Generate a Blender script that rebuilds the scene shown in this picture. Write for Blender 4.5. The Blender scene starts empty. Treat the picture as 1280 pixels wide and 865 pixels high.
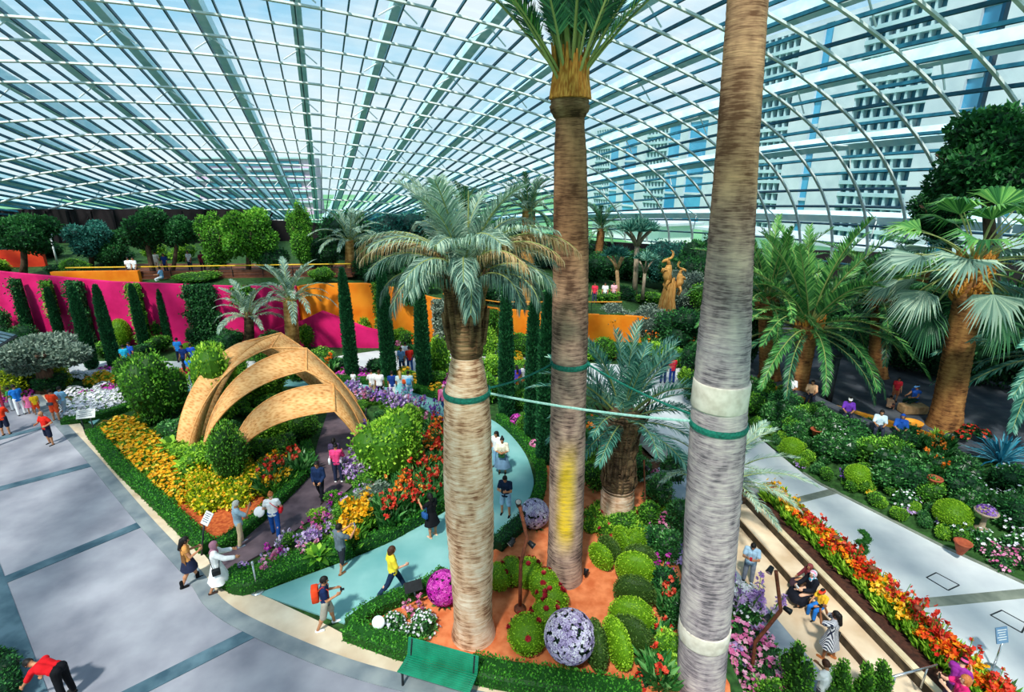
import bpy, math, random
import numpy as np
from mathutils import Vector, Matrix, Quaternion

scene = bpy.context.scene
COL = scene.collection
PI = math.pi
# ------------------------------------------------------------------ survey of the place: the photo's view rays meet the ground here
FPX, PITCH, EYE = 650.0, math.radians(18.0), 11.5
CT, ST = math.cos(PITCH), math.sin(PITCH)

def ray(px, py):
    x = (px - 640) / FPX
    y = -(py - 432.5) / FPX
    return Vector((x, CT + y * ST, -ST + y * CT))

def G(px, py, z=0.0):
    """where the sight line through (px, py) meets height z"""
    d = ray(px, py)
    t = (z - EYE) / d.z
    return Vector((d.x * t, d.y * t, z))

def AT(px, py, Y):
    """the point of the sight line at distance Y"""
    d = ray(px, py)
    t = Y / d.y
    return Vector((d.x * t, Y, EYE + d.z * t))

def depth(p):
    return p[1] * CT - (p[2] - EYE) * ST

def m_per_px(p):
    return depth(p) / FPX

def HX(h):
    h = h.lstrip('#')
    c = [int(h[i:i + 2], 16) / 255 for i in (0, 2, 4)]
    return tuple(v / 12.92 if v <= .04045 else ((v + .055) / 1.055) ** 2.4 for v in c) + (1.0,)

# ------------------------------------------------------------------ materials
MATS = {}

def _new(name):
    m = bpy.data.materials.new(name)
    m.use_nodes = True
    nt = m.node_tree
    b = nt.nodes['Principled BSDF']
    MATS[name] = m
    return m, nt, b

def mat(name, c1, c2=None, scale=4.0, rough=.75, metal=0.0, bump=0.0, spec=.3, detail=4.0, stretch=(1, 1, 1), lo=.35, hi=.65, coord='Object'):
    m, nt, b = _new(name)
    b.inputs['Roughness'].default_value = rough
    b.inputs['Metallic'].default_value = metal
    b.inputs['Specular IOR Level'].default_value = spec
    tc = nt.nodes.new('ShaderNodeTexCoord')
    mp = nt.nodes.new('ShaderNodeMapping')
    mp.inputs['Scale'].default_value = stretch
    nz = nt.nodes.new('ShaderNodeTexNoise')
    nz.inputs['Scale'].default_value = scale
    nz.inputs['Detail'].default_value = detail
    cr = nt.nodes.new('ShaderNodeValToRGB')
    cr.color_ramp.elements[0].position = lo
    cr.color_ramp.elements[1].position = hi
    cr.color_ramp.elements[0].color = HX(c1)
    cr.color_ramp.elements[1].color = HX(c2 or c1)
    nt.links.new(tc.outputs[coord], mp.inputs['Vector'])
    nt.links.new(mp.outputs['Vector'], nz.inputs['Vector'])
    nt.links.new(nz.outputs['Fac'], cr.inputs['Fac'])
    nt.links.new(cr.outputs['Color'], b.inputs['Base Color'])
    if bump:
        bp = nt.nodes.new('ShaderNodeBump')
        bp.inputs['Strength'].default_value = bump
        bp.inputs['Distance'].default_value = .03
        nt.links.new(nz.outputs['Fac'], bp.inputs['Height'])
        nt.links.new(bp.outputs['Normal'], b.inputs['Normal'])
    return m

def leafmat(name, cols, trans=.25, rough=.55, spec=.25, vary=.12, gain=1.0):
    """cols: colours from the lowest to the highest 'tone' of the mesh"""
    m, nt, b = _new(name)
    at = nt.nodes.new('ShaderNodeAttribute')
    at.attribute_name = 'tone'
    oi = nt.nodes.new('ShaderNodeObjectInfo')
    ma = nt.nodes.new('ShaderNodeMath')
    ma.operation = 'MULTIPLY_ADD'
    ma.inputs[1].default_value = vary
    ad = nt.nodes.new('ShaderNodeMath')
    ad.operation = 'SUBTRACT'
    ad.inputs[1].default_value = vary * .5
    nt.links.new(oi.outputs['Random'], ma.inputs[0])
    nt.links.new(at.outputs['Fac'], ma.inputs[2])
    nt.links.new(ma.outputs[0], ad.inputs[0])
    cr = nt.nodes.new('ShaderNodeValToRGB')
    el = cr.color_ramp.elements
    while len(el) < len(cols):
        el.new(.5)
    for i, c in enumerate(cols):
        el[i].position = i / max(1, len(cols) - 1)
        el[i].color = tuple(min(1.0, v * gain) for v in HX(c)[:3]) + (1.0,)
    nt.links.new(ad.outputs[0], cr.inputs['Fac'])
    nt.links.new(cr.outputs['Color'], b.inputs['Base Color'])
    b.inputs['Roughness'].default_value = rough
    b.inputs['Specular IOR Level'].default_value = spec
    if trans:
        tr = nt.nodes.new('ShaderNodeBsdfTranslucent')
        nt.links.new(cr.outputs['Color'], tr.inputs['Color'])
        mx = nt.nodes.new('ShaderNodeMixShader')
        mx.inputs['Fac'].default_value = trans
        out = nt.nodes['Material Output']
        nt.links.new(b.outputs[0], mx.inputs[1])
        nt.links.new(tr.outputs[0], mx.inputs[2])
        nt.links.new(mx.outputs[0], out.inputs['Surface'])
    return m

def trunkmat(name, cd, cm, cl, rings=9.0, painted_light=None, painted_light_box=None, distort=3.0, top=None, top_z=None):
    m, nt, b = _new(name)
    b.inputs['Roughness'].default_value = .85
    b.inputs['Specular IOR Level'].default_value = .15
    tc = nt.nodes.new('ShaderNodeTexCoord')
    wv = nt.nodes.new('ShaderNodeTexWave')
    wv.wave_type = 'BANDS'
    wv.bands_direction = 'Z'
    wv.inputs['Scale'].default_value = rings / 6.283 * 2
    wv.inputs['Distortion'].default_value = distort
    wv.inputs['Detail'].default_value = 3
    wv.inputs['Detail Scale'].default_value = 2.2
    nz = nt.nodes.new('ShaderNodeTexNoise')
    nz.inputs['Scale'].default_value = 2.2
    nz.inputs['Detail'].default_value = 6
    mp = nt.nodes.new('ShaderNodeMapping')
    mp.inputs['Scale'].default_value = (1.2, 1.2, .6)
    n2 = nt.nodes.new('ShaderNodeTexNoise')
    n2.inputs['Scale'].default_value = 9
    n2.inputs['Detail'].default_value = 5
    m2 = nt.nodes.new('ShaderNodeMapping')
    m2.inputs['Scale'].default_value = (.55, .55, 5.5)
    L = nt.links.new
    L(tc.outputs['Object'], wv.inputs['Vector'])
    L(tc.outputs['Object'], mp.inputs['Vector'])
    L(mp.outputs[0], nz.inputs['Vector'])
    L(tc.outputs['Object'], m2.inputs['Vector'])
    L(m2.outputs[0], n2.inputs['Vector'])
    a = nt.nodes.new('ShaderNodeMath'); a.operation = 'MULTIPLY_ADD'
    a.inputs[1].default_value = .1
    L(wv.outputs['Fac'], a.inputs[0]); L(nz.outputs['Fac'], a.inputs[2])
    a2 = nt.nodes.new('ShaderNodeMath'); a2.operation = 'MULTIPLY_ADD'
    a2.inputs[1].default_value = .85
    L(n2.outputs['Fac'], a2.inputs[0]); L(a.outputs[0], a2.inputs[2])
    a3 = nt.nodes.new('ShaderNodeMath'); a3.operation = 'MULTIPLY'; a3.inputs[1].default_value = .6; L(a2.outputs[0], a3.inputs[0]); a2 = a3
    cr = nt.nodes.new('ShaderNodeValToRGB')
    el = cr.color_ramp.elements
    el[0].position = .46; el[0].color = HX(cd)
    el[1].position = .76; el[1].color = HX(cl)
    e = el.new(.57); e.color = HX(cm)
    L(a2.outputs[0], cr.inputs['Fac'])
    col = cr.outputs['Color']
    sp = nt.nodes.new('ShaderNodeSeparateXYZ')
    L(tc.outputs['Object'], sp.inputs[0])
    if top:
        rt = nt.nodes.new('ShaderNodeMapRange'); rt.inputs[1].default_value = top_z[0]; rt.inputs[2].default_value = top_z[1]; rt.inputs[4].default_value = .85
        L(sp.outputs['Z'], rt.inputs[0])
        ct_ = nt.nodes.new('ShaderNodeValToRGB'); q = ct_.color_ramp.elements
        for i_, (p_, c_) in enumerate(zip((.47, .74), (top[0], top[1]))): q[i_].position = p_; q[i_].color = HX(c_)
        L(a2.outputs[0], ct_.inputs['Fac'])
        mt = nt.nodes.new('ShaderNodeMix'); mt.data_type = 'RGBA'
        L(rt.outputs[0], mt.inputs[0]); L(col, mt.inputs[6]); L(ct_.outputs[0], mt.inputs[7]); col = mt.outputs[2]
    if painted_light:  # patch of coloured light painted into the bark colour, noise-broken
        z0, z1, a0 = painted_light_box
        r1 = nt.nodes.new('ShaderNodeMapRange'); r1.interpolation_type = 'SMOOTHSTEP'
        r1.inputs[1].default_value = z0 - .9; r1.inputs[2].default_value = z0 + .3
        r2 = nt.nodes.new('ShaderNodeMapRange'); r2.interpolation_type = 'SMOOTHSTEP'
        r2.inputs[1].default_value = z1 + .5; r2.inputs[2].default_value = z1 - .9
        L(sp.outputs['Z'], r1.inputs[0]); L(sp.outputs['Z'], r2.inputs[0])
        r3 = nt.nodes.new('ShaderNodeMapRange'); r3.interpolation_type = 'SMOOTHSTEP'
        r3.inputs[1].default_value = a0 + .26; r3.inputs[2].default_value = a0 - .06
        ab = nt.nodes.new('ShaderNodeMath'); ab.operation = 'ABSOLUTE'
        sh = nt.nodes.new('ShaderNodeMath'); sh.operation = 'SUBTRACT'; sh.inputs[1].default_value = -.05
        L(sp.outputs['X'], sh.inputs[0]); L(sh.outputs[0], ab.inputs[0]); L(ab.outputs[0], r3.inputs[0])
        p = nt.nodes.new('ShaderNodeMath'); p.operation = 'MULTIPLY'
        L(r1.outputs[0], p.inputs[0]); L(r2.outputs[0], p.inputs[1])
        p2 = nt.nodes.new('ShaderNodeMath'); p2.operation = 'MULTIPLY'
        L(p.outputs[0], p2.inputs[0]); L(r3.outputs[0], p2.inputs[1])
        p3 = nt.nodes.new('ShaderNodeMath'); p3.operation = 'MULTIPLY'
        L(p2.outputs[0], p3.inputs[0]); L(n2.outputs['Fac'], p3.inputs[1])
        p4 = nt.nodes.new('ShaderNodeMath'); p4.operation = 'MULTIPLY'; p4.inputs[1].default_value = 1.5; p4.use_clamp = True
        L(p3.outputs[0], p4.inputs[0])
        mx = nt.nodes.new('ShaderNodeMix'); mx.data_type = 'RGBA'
        L(p4.outputs[0], mx.inputs[0]); L(col, mx.inputs[6]); mx.inputs[7].default_value = HX(painted_light)
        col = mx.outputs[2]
    L(col, b.inputs['Base Color'])
    bp = nt.nodes.new('ShaderNodeBump')
    bp.inputs['Strength'].default_value = .5
    bp.inputs['Distance'].default_value = .02
    L(a2.outputs[0], bp.inputs['Height'])
    L(bp.outputs['Normal'], b.inputs['Normal'])
    return m

# ------------------------------------------------------------------ mesh builder
def unit(v):
    v = np.asarray(v, float)
    return v / np.maximum(np.linalg.norm(v, axis=-1, keepdims=True), 1e-9)

class MB:
    def __init__(s):
        s.v, s.t, s.f, s.m, s.n = [], [], [], [], 0

    def add(s, v, faces, tone=.5, m=0):
        v = np.asarray(v, float).reshape(-1, 3)
        s.v.append(v)
        s.t.append(np.broadcast_to(np.asarray(tone, float), (len(v),)))
        for f in faces:
            f = np.atleast_2d(np.asarray(f, int))
            s.f.append(f + s.n)
            s.m.append(np.full(len(f), m))
        s.n += len(v)
        return s

    def mesh(s, name, mats, smooth=False):
        me = bpy.data.meshes.new(name)
        V = np.concatenate(s.v); T = np.concatenate(s.t)
        me.vertices.add(len(V))
        me.vertices.foreach_set('co', V.astype(np.float32).ravel())
        li = np.concatenate([f.ravel() for f in s.f]).astype(np.int32)
        tot = np.concatenate([np.full(len(f), f.shape[1]) for f in s.f])
        me.loops.add(len(li))
        me.loops.foreach_set('vertex_index', li)
        me.polygons.add(len(tot))
        me.polygons.foreach_set('loop_start', np.r_[0, np.cumsum(tot)[:-1]].astype(np.int32))
        me.polygons.foreach_set('material_index', np.concatenate(s.m).astype(np.int32))
        me.polygons.foreach_set('use_smooth', np.full(len(tot), bool(smooth)))
        me.update(calc_edges=True)
        a = me.attributes.new('tone', 'FLOAT', 'POINT')
        a.data.foreach_set('value', T.astype(np.float32))
        for k in (mats if isinstance(mats, (list, tuple)) else [mats]):
            me.materials.append(k if not isinstance(k, str) else MATS[k])
        return me

def grid_faces(nu, nv, wrap=False):
    i, j = np.meshgrid(np.arange(nu - 1), np.arange(nv if wrap else nv - 1), indexing='ij')
    j2 = (j + 1) % nv
    return np.stack([i * nv + j, i * nv + j2, (i + 1) * nv + j2, (i + 1) * nv + j], -1).reshape(-1, 4)

def box(mb, c, s, rz=0.0, tone=.5, m=0, M=None):
    h = np.array(s) / 2
    v = np.array([[x, y, z] for x in (-1, 1) for y in (-1, 1) for z in (-1, 1)]) * h
    if M is not None:
        v = v @ np.array(M.to_3x3()).T
    elif rz:
        cz, sz = math.cos(rz), math.sin(rz)
        v = v @ np.array([[cz, sz, 0], [-sz, cz, 0], [0, 0, 1]])
    mb.add(v + np.array(c), [[[0, 1, 3, 2], [4, 6, 7, 5], [0, 4, 5, 1], [2, 3, 7, 6], [0, 2, 6, 4], [1, 5, 7, 3]]], tone, m)

def tube(mb, pts, rad, n=8, tone=.5, m=0, cap=True, flat=1.0):
    P = np.asarray([list(p) for p in pts], float)
    k = len(P)
    rad = np.broadcast_to(np.asarray(rad, float), (k,))
    T = np.gradient(P, axis=0)
    T = unit(T)
    a = np.array([0, 0, 1.0]) if abs(T[0][2]) < .9 else np.array([1.0, 0, 0])
    A = []
    a = unit(np.cross(np.cross(T[0], a), T[0]))
    for i in range(k):
        a = unit(a - T[i] * np.dot(a, T[i]))
        A.append(a)
    A = np.array(A)
    B = np.cross(T, A)
    th = np.linspace(0, 2 * PI, n, endpoint=False)
    V = P[:, None] + rad[:, None, None] * (np.cos(th)[None, :, None] * A[:, None] * flat + np.sin(th)[None, :, None] * B[:, None])
    fs = [grid_faces(k, n, True)]
    if cap:
        fs += [[list(range(n))[::-1]], [list(range((k - 1) * n, k * n))]]
    if np.ndim(tone):
        tone = np.repeat(np.asarray(tone), n)
    mb.add(V.reshape(-1, 3), fs, tone, m)

def lathe(mb, prof, n=24, c=(0, 0, 0), tone=.5, m=0, off=None, cap=True):
    prof = np.asarray(prof, float)
    th = np.linspace(0, 2 * PI, n, endpoint=False)
    V = np.stack([prof[:, :1] * np.cos(th), prof[:, :1] * np.sin(th), np.repeat(prof[:, 1:2], n, 1)], -1)
    if off is not None:
        V += np.asarray(off, float)[:, None, :]
    V = V + np.array(c)
    k = len(prof)
    fs = [grid_faces(k, n, True)]
    if cap:
        fs += [[list(range(n))[::-1]], [list(range((k - 1) * n, k * n))]]
    mb.add(V.reshape(-1, 3), fs, np.repeat(tone, n) if np.ndim(tone) else tone, m)

def ell(mb, c, r, nu=10, nv=14, tone=.5, m=0, M=None, jit=0.0, rng=None):
    r = np.broadcast_to(np.asarray(r, float), (3,))
    ph = np.linspace(0, PI, nu)
    th = np.linspace(0, 2 * PI, nv, endpoint=False)
    V = np.stack([np.sin(ph)[:, None] * np.cos(th), np.sin(ph)[:, None] * np.sin(th), np.repeat(np.cos(ph)[:, None], nv, 1)], -1).reshape(-1, 3)
    if jit:
        V = V * (1 + rng.uniform(-jit, jit, (len(V), 1)))
    V = V * r
    if M is not None:
        V = V @ np.array(M.to_3x3()).T
    mb.add(V + np.array(c), [grid_faces(nu, nv, True)[:, ::-1]], tone, m)

def blades(mb, P, D, N, L, W, tone, m=0):
    """one four-cornered leaf per row"""
    P, D, N = np.asarray(P, float), unit(D), np.asarray(N, float)
    n = len(P)
    S = unit(np.cross(D, N))
    L = np.broadcast_to(L, (n,))[:, None]; W = np.broadcast_to(W, (n,))[:, None] * .5
    up = np.cross(S, D) * L * .08
    V = np.stack([P, P + D * L * .45 + S * W + up, P + D * L, P + D * L * .45 - S * W + up], 1)
    mb.add(V.reshape(-1, 3), [np.arange(n * 4).reshape(n, 4)], np.repeat(np.broadcast_to(tone, (n,)), 4), m)

def rdir(rng, n):
    return unit(rng.normal(size=(n, 3)))

def foliage(mb, blobs, n, L, W, rng, up=.25, inner=.82, lo=0.0, hi=1.0, m=0, core=True, out=.8, core_tone=.08, corek=.86):
    C = np.array([b[0] for b in blobs], float)
    Rr = np.array([np.broadcast_to(b[1], (3,)) for b in blobs], float)
    w = (Rr[:, 0] * Rr[:, 1] + Rr[:, 1] * Rr[:, 2] + Rr[:, 0] * Rr[:, 2])
    k = rng.choice(len(C), n, p=w / w.sum())
    d = rdir(rng, n)
    P = C[k] + Rr[k] * d * rng.uniform(inner, 1.06, (n, 1))
    D = unit(d * out + rdir(rng, n) * .8 + np.array([0, 0, up]))
    N = unit(rdir(rng, n) + d * .6)
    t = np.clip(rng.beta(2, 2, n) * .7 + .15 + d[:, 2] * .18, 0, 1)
    blades(mb, P, D, N, L * rng.uniform(.7, 1.25, n), W * rng.uniform(.7, 1.25, n), lo + (hi - lo) * t, m)
    if core:
        for c, r in zip(C, Rr):
            ell(mb, c, r * corek, 7, 10, core_tone, m, jit=.06, rng=rng)

def blooms(mb, P, N, size, rng, petals=5, tone=.5, m=0, cup=.35, mid=None):
    P = np.asarray(P, float); N = unit(N); n = len(P)
    T = unit(np.cross(N, rdir(rng, n))); B = np.cross(N, T)
    size = np.broadcast_to(size, (n,))
    tone = np.broadcast_to(tone, (n,))
    for k in range(petals):
        a = 2 * PI * k / petals
        D = T * math.cos(a) + B * math.sin(a) + N * cup
        blades(mb, P, D, N, size * .55, size * .5, np.clip(tone + rng.uniform(-.12, .12, n), 0, 1), m)

# ------------------------------------------------------------------ objects
def _tag(o, label=None, cat=None, group=None, kind=None):
    if label: o['label'] = label
    if cat: o['category'] = cat
    if group: o['group'] = group
    if kind: o['kind'] = kind
    return o

def link(name, data, parent=None, M=None):
    o = bpy.data.objects.new(name, data)
    COL.objects.link(o)
    if parent is not None:
        o.parent = parent
    if M is not None:
        o.matrix_basis = M
    return o

def place(name, data, loc=(0, 0, 0), rz=0.0, sc=1.0, label=None, cat=None, group=None, kind=None, parts=(), M=None):
    """a thing: its own mesh (or an Empty) and its parts [(name, mesh, matrix, [sub-parts])]; copies share mesh data"""
    s = (sc, sc, sc) if not isinstance(sc, (tuple, list)) else sc
    if M is None:
        M = Matrix.LocRotScale(Vector(loc), Quaternion((0, 0, 1), rz), Vector(s))
    o = link(name, data, None, M)
    _tag(o, label, cat, group, kind)
    for p in parts:
        c = link(p[0], p[1], o, p[2] if len(p) > 2 and p[2] is not None else Matrix())
        if len(p) > 4 and p[4]: c['label'] = p[4]
        for q in (p[3] if len(p) > 3 and p[3] else ()):
            link(q[0], q[1], c, q[2] if len(q) > 2 and q[2] is not None else Matrix())
    return o

def struct(name, mb, mats, smooth=False, parent=None, loc=(0, 0, 0)):
    o = link(name, mb.mesh(name, mats, smooth), parent, Matrix.Translation(loc))
    if parent is None: o['kind'] = 'structure'
    return o

def slab(name, pts, mats, thick=.06, zt=None):
    """paved polygon with thickness; pts are 3-D ground points"""
    P = np.array([list(p) for p in pts], float)
    a = sum(P[i, 0] * P[(i + 1) % len(P), 1] - P[(i + 1) % len(P), 0] * P[i, 1] for i in range(len(P)))
    if a < 0: P = P[::-1]
    if zt is not None: P[:, 2] = zt
    n = len(P)
    Q = P.copy(); Q[:, 2] -= thick
    mb = MB()
    mb.add(np.r_[P, Q], [[list(range(n))], [[i, i + n, (i + 1) % n + n, (i + 1) % n] for i in range(n)]])
    return struct(name, mb, mats)

def ribbon(name, pts, width, mats, z, thick=.03, closed=False):
    P = np.array([list(p)[:2] for p in pts], float)
    T = unit(np.gradient(P, axis=0))
    N = np.c_[-T[:, 1], T[:, 0]] * width / 2
    a = np.c_[P + N, np.full(len(P), z)]; b = np.c_[P - N, np.full(len(P), z)]
    n = len(P)
    mb = MB()
    lo = np.array([0, 0, thick])
    V = np.r_[a, b, a - lo, b - lo]
    i = np.arange(n - 1)
    f = lambda p, q: np.stack([p + i, p + i + 1, q + i + 1, q + i], 1)
    mb.add(V, [f(n, 0), f(0, 2 * n), f(3 * n, n)])
    return struct(name, mb, mats)

def smooth_line(pts, k=6):
    P = np.array([list(p) for p in pts], float)
    out = []
    n = len(P)
    for i in range(n - 1):
        p0, p1, p2, p3 = P[max(i - 1, 0)], P[i], P[i + 1], P[min(i + 2, n - 1)]
        for t in np.linspace(0, 1, k, endpoint=False):
            out.append(.5 * ((2 * p1) + (-p0 + p2) * t + (2 * p0 - 5 * p1 + 4 * p2 - p3) * t * t + (-p0 + 3 * p1 - 3 * p2 + p3) * t ** 3))
    out.append(P[-1])
    return np.array(out)

def in_poly(x, y, P):
    c = False
    n = len(P)
    for i in range(n):
        x1, y1 = P[i][0], P[i][1]; x2, y2 = P[(i + 1) % n][0], P[(i + 1) % n][1]
        if (y1 > y) != (y2 > y) and x < (x2 - x1) * (y - y1) / (y2 - y1) + x1:
            c = not c
    return c

def scatter(poly, step, rng, jit=.45):
    xs = [p[0] for p in poly]; ys = [p[1] for p in poly]
    out = []
    y = min(ys); r = 0
    while y < max(ys):
        x = min(xs) + (step / 2 if r % 2 else 0)
        while x < max(xs):
            a, b = x + rng.uniform(-jit, jit) * step, y + rng.uniform(-jit, jit) * step
            if in_poly(a, b, poly): out.append((a, b))
            x += step
        y += step * .87; r += 1
    return out
# ================================================================== materials
mat('grey_paving', '#797a86', '#aaa9b2', .55, .8, bump=.06, detail=12, lo=.32, hi=.68)
mat('dark_band', '#34505f', '#5b7683', 1.6, .8, detail=6)
mat('border_band', '#6d7880', '#939a9c', 1.3, .8, detail=6)
mat('sand_stone', '#c9ae90', '#eddcc2', 1.1, .8, detail=8, lo=.3, hi=.7)
mat('teal_path', '#66a5a4', '#93c4c1', .6, .7, detail=10, lo=.3, hi=.7)
mat('purple_path', '#4c3f47', '#6f5d64', 1.6, .85, detail=8)
mat('soil', '#33241a', '#553d2a', 6, .95, bump=.5)
mat('bark_mulch', '#a1401c', '#cf6a35', 9, .95, bump=.5, detail=8)
mat('orange_soil', '#cd6638', '#ea8a58', 3.2, .95, bump=.5, detail=9)
mat('ground_cover', '#1d3a16', '#37602a', 5, .95, bump=.6, detail=8)
mat('pale_plaza', '#b9bdc2', '#dcdedd', .7, .8, detail=8, lo=.3, hi=.7)
mat('plaza_band', '#6d7468', '#8e9384', 2.2, .85, detail=8)
mat('walk_grey', '#7d8a99', '#a3adb6', 1.2, .8, detail=8)
mat('ledge_stone', '#d6b795', '#f2dcbf', 1.0, .8, detail=8)
mat('riser_stone', '#3c3328', '#5f5140', 3, .9)
mat('kerb_stone', '#c9b48f', '#e9d7b4', 2, .85)
mat('brown_soil', '#3a221b', '#573327', 9, .95, bump=.6, detail=8)
mat('dark_paving', '#3d4450', '#5d6169', 1.2, .85, detail=7)
mat('pink_wall', '#c8085c', '#e81c74', .8, .7, detail=6)
mat('orange_wall', '#ef7a06', '#ff9a22', .8, .7, detail=6)
mat('red_wall', '#d8301a', '#f04a22', 1.2, .7)
mat('dark_wall', '#0b090b', '#1e161b', .35, .8, detail=5, stretch=(1, 1, .3))
mat('deck_wood', '#5a3224', '#7a4a34', 2, .8)
mat('yellow_rail', '#e8b21c', '#f6c83a', 3, .5)
mat('orange_edge', '#e08a1e', '#f3a93c', 3, .6)
mat('steel_white', '#d7dfdf', '#eef3f2', 2, .5)
mat('rib_steel', '#0f4a5e', '#1f6478', 2, .45)
mat('arch_steel', '#b9e4ee', '#d8f2f6', 1, .5)
mat('stainless', '#b9bec2', '#dfe2e4', 4, .25, metal=.9)
mat('bench_green', '#06704f', '#0f8c68', 3, .4, spec=.5)
mat('dark_iron', '#20262a', '#343c40', 5, .5, metal=.4)
mat('rust_steel', '#5e3323', '#8a4c34', 8, .7)
mat('rope_green', '#0d5a4c', '#1c7d68', 20, .6)
mat('pale_rope', '#7fb0a4', '#a4cdc2', 20, .6)
mat('black_plastic', '#0d0f12', '#1b1e22', 8, .4)
mat('white_plastic', '#dfe4ea', '#f4f6f8', 4, .4)
mat('sign_blue', '#5f86a8', '#7699b8', 3, .4)
mat('sign_white', '#d9d9d4', '#eeeeea', 3, .5)
mat('sign_ink', '#3d4b63', '#4a5874', 3, .6)
mat('driftwood', '#b67a35', '#e0aa62', 4, .8, bump=.4, stretch=(3, 3, .7), detail=7)
mat('tan_wood', '#b98a5a', '#dbb182', 5, .8)
mat('hotel_wall', '#b4c2cb', '#c8d3d9', .2, .7)
mat('hotel_glass', '#2a86b4', '#58acd0', .08, .15, spec=.6)
mat('hotel_slab', '#9dbcc4', '#b8d0d5', .2, .6)
mat('hotel_dark', '#2f6d86', '#4d8ba0', .1, .4)
mat('pink_facade', '#b79ab8', '#d3b8cf', .1, .6)
mat('outer_lawn', '#4f8f57', '#7fb28a', .05, .9)
mat('marquee_white', '#e8f2f2', '#f5fafa', .2, .6)
leafmat('leaf_dark', ['#0b2415', '#164022', '#2a6030', '#47853f'], gain=1.5)
leafmat('leaf_mid', ['#16330f', '#356420', '#5c9a2e', '#9cc64a'], gain=1.4)
leafmat('leaf_light', ['#25480f', '#4f8420', '#86b432', '#b9d84f'], gain=1.4)
leafmat('leaf_yellow', ['#3c5410', '#7f9a16', '#c2c91e', '#e9e04a'], gain=1.2)
leafmat('leaf_olive', ['#26352c', '#566a5c', '#869686', '#b4bfae'], gain=1.3)
leafmat('leaf_teal', ['#0c2a26', '#1d5148', '#347568', '#5c9a84'], gain=1.4)
leafmat('leaf_hedge', ['#0f2d10', '#21551a', '#3a7d24', '#5da034'], gain=1.6)
leafmat('leaf_cypress', ['#081c12', '#123822', '#1f5230', '#387242'], gain=2.1)
leafmat('leaf_topiary', ['#3c6310', '#6b9a18', '#94c028', '#b9da45'], trans=.2, gain=1.1)
leafmat('leaf_topiary_dark', ['#1c3310', '#36541c', '#51702c', '#728c40'], trans=.15, gain=1.1)
leafmat('leaf_glossy', ['#0f2c12', '#1f4f22', '#3b7a38', '#7fb06a'], rough=.35, spec=.5, gain=1.5)
leafmat('frond_grey', ['#26403a', '#55776a', '#8aa694', '#b6c7ae'], trans=.2, rough=.45, gain=1.25)
leafmat('frond_dead', ['#7a5a34', '#a98656', '#cdb182', '#e2cfa8'], trans=.2)
leafmat('frond_green', ['#10301a', '#255a2c', '#4a8640', '#86b35c'], trans=.2, rough=.4, spec=.4, gain=1.4)
leafmat('frond_dark', ['#0d2a20', '#1d4a34', '#38704a', '#6b9c6a'], trans=.2, rough=.4, spec=.4, gain=1.35)
leafmat('frond_teal', ['#123a34', '#2c665a', '#568f7c', '#9cc4ac'], trans=.2, rough=.4, gain=1.3)
leafmat('frond_rib', ['#7c8a4a', '#a8ae6a'], trans=0)
leafmat('blade_blue', ['#0e4658', '#1f7390', '#3f9ab4', '#7cc4d2'], trans=.15, rough=.4)
leafmat('petal_yellow', ['#d98b06', '#f4b012', '#ffc928', '#ffdf66'])
leafmat('petal_white', ['#cfcfe0', '#e8e6f0', '#f6f4fa', '#ffffff'])
leafmat('petal_magenta', ['#8a0f7c', '#bf1fa6', '#dd3cc0', '#f27ad8'])
leafmat('petal_purple', ['#4b2a86', '#7748ad', '#a072c8', '#c9a4e0'])
leafmat('petal_lilac', ['#8a62ae', '#b48cd0', '#d4b4e4', '#f0e2f6'])
leafmat('petal_lavender_white', ['#7c6a9a', '#c0aed8', '#e6dcf2', '#ffffff'])
leafmat('petal_pink', ['#b8447e', '#dd74a8', '#f0a0c4', '#fbd0e0'])
leafmat('petal_red', ['#9c1210', '#cc241c', '#e84a30', '#f47a5c'])
leafmat('petal_orange', ['#d04a08', '#ee6e10', '#f8922a', '#ffb95c'])
leafmat('petal_hot', ['#e01f20', '#f0501c', '#f9861c', '#fdc21e'])
leafmat('petal_crimson', ['#7a1024', '#a01c2c', '#bc2c34', '#d04a48'])
leafmat('core_dark', ['#0a1a0c', '#16301a'], trans=0)
trunkmat('trunk_tan', '#8a5c42', '#d8ac8a', '#f6e0c8', 6.5)
trunkmat('trunk_fibre', '#3c2a1c', '#6e5238', '#9a7c5a', 3.0)
trunkmat('trunk_mid', '#4c3c38', '#987c70', '#cfb09a', 7.5, painted_light='#f0c818', painted_light_box=(1.9, 4.6, .10), top=('#5a3a24', '#b07c4e'), top_z=(6.5, 10))  # the yellow patch is light painted into this trunk's colour
trunkmat('trunk_grey', '#625a60', '#a39498', '#d2c4be', 7.0, top=('#6e4628', '#cf9a68'), top_z=(8.5, 11.5))
trunkmat('trunk_brown', '#4a2f1c', '#8a5c36', '#b98850', 5.0)
trunkmat('trunk_far', '#6a482c', '#a8793f', '#d8ae72', 3.0)
trunkmat('trunk_shaggy', '#2a2018', '#5a4634', '#8f7454', 3.0)
mat('tree_bark', '#3b2c22', '#6a5140', 4, .9, bump=.5, stretch=(2, 2, .5))
mat('pale_bark', '#8c7a66', '#b7a48c', 4, .9, bump=.4, stretch=(2, 2, .5))
mat('band_pale', '#cfc3b2', '#e9dfd0', 6, .85, detail=7)
mat('leafbase_orange', '#a85f1e', '#e0a14a', 7, .85, bump=.6, stretch=(3, 3, .6))

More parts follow.
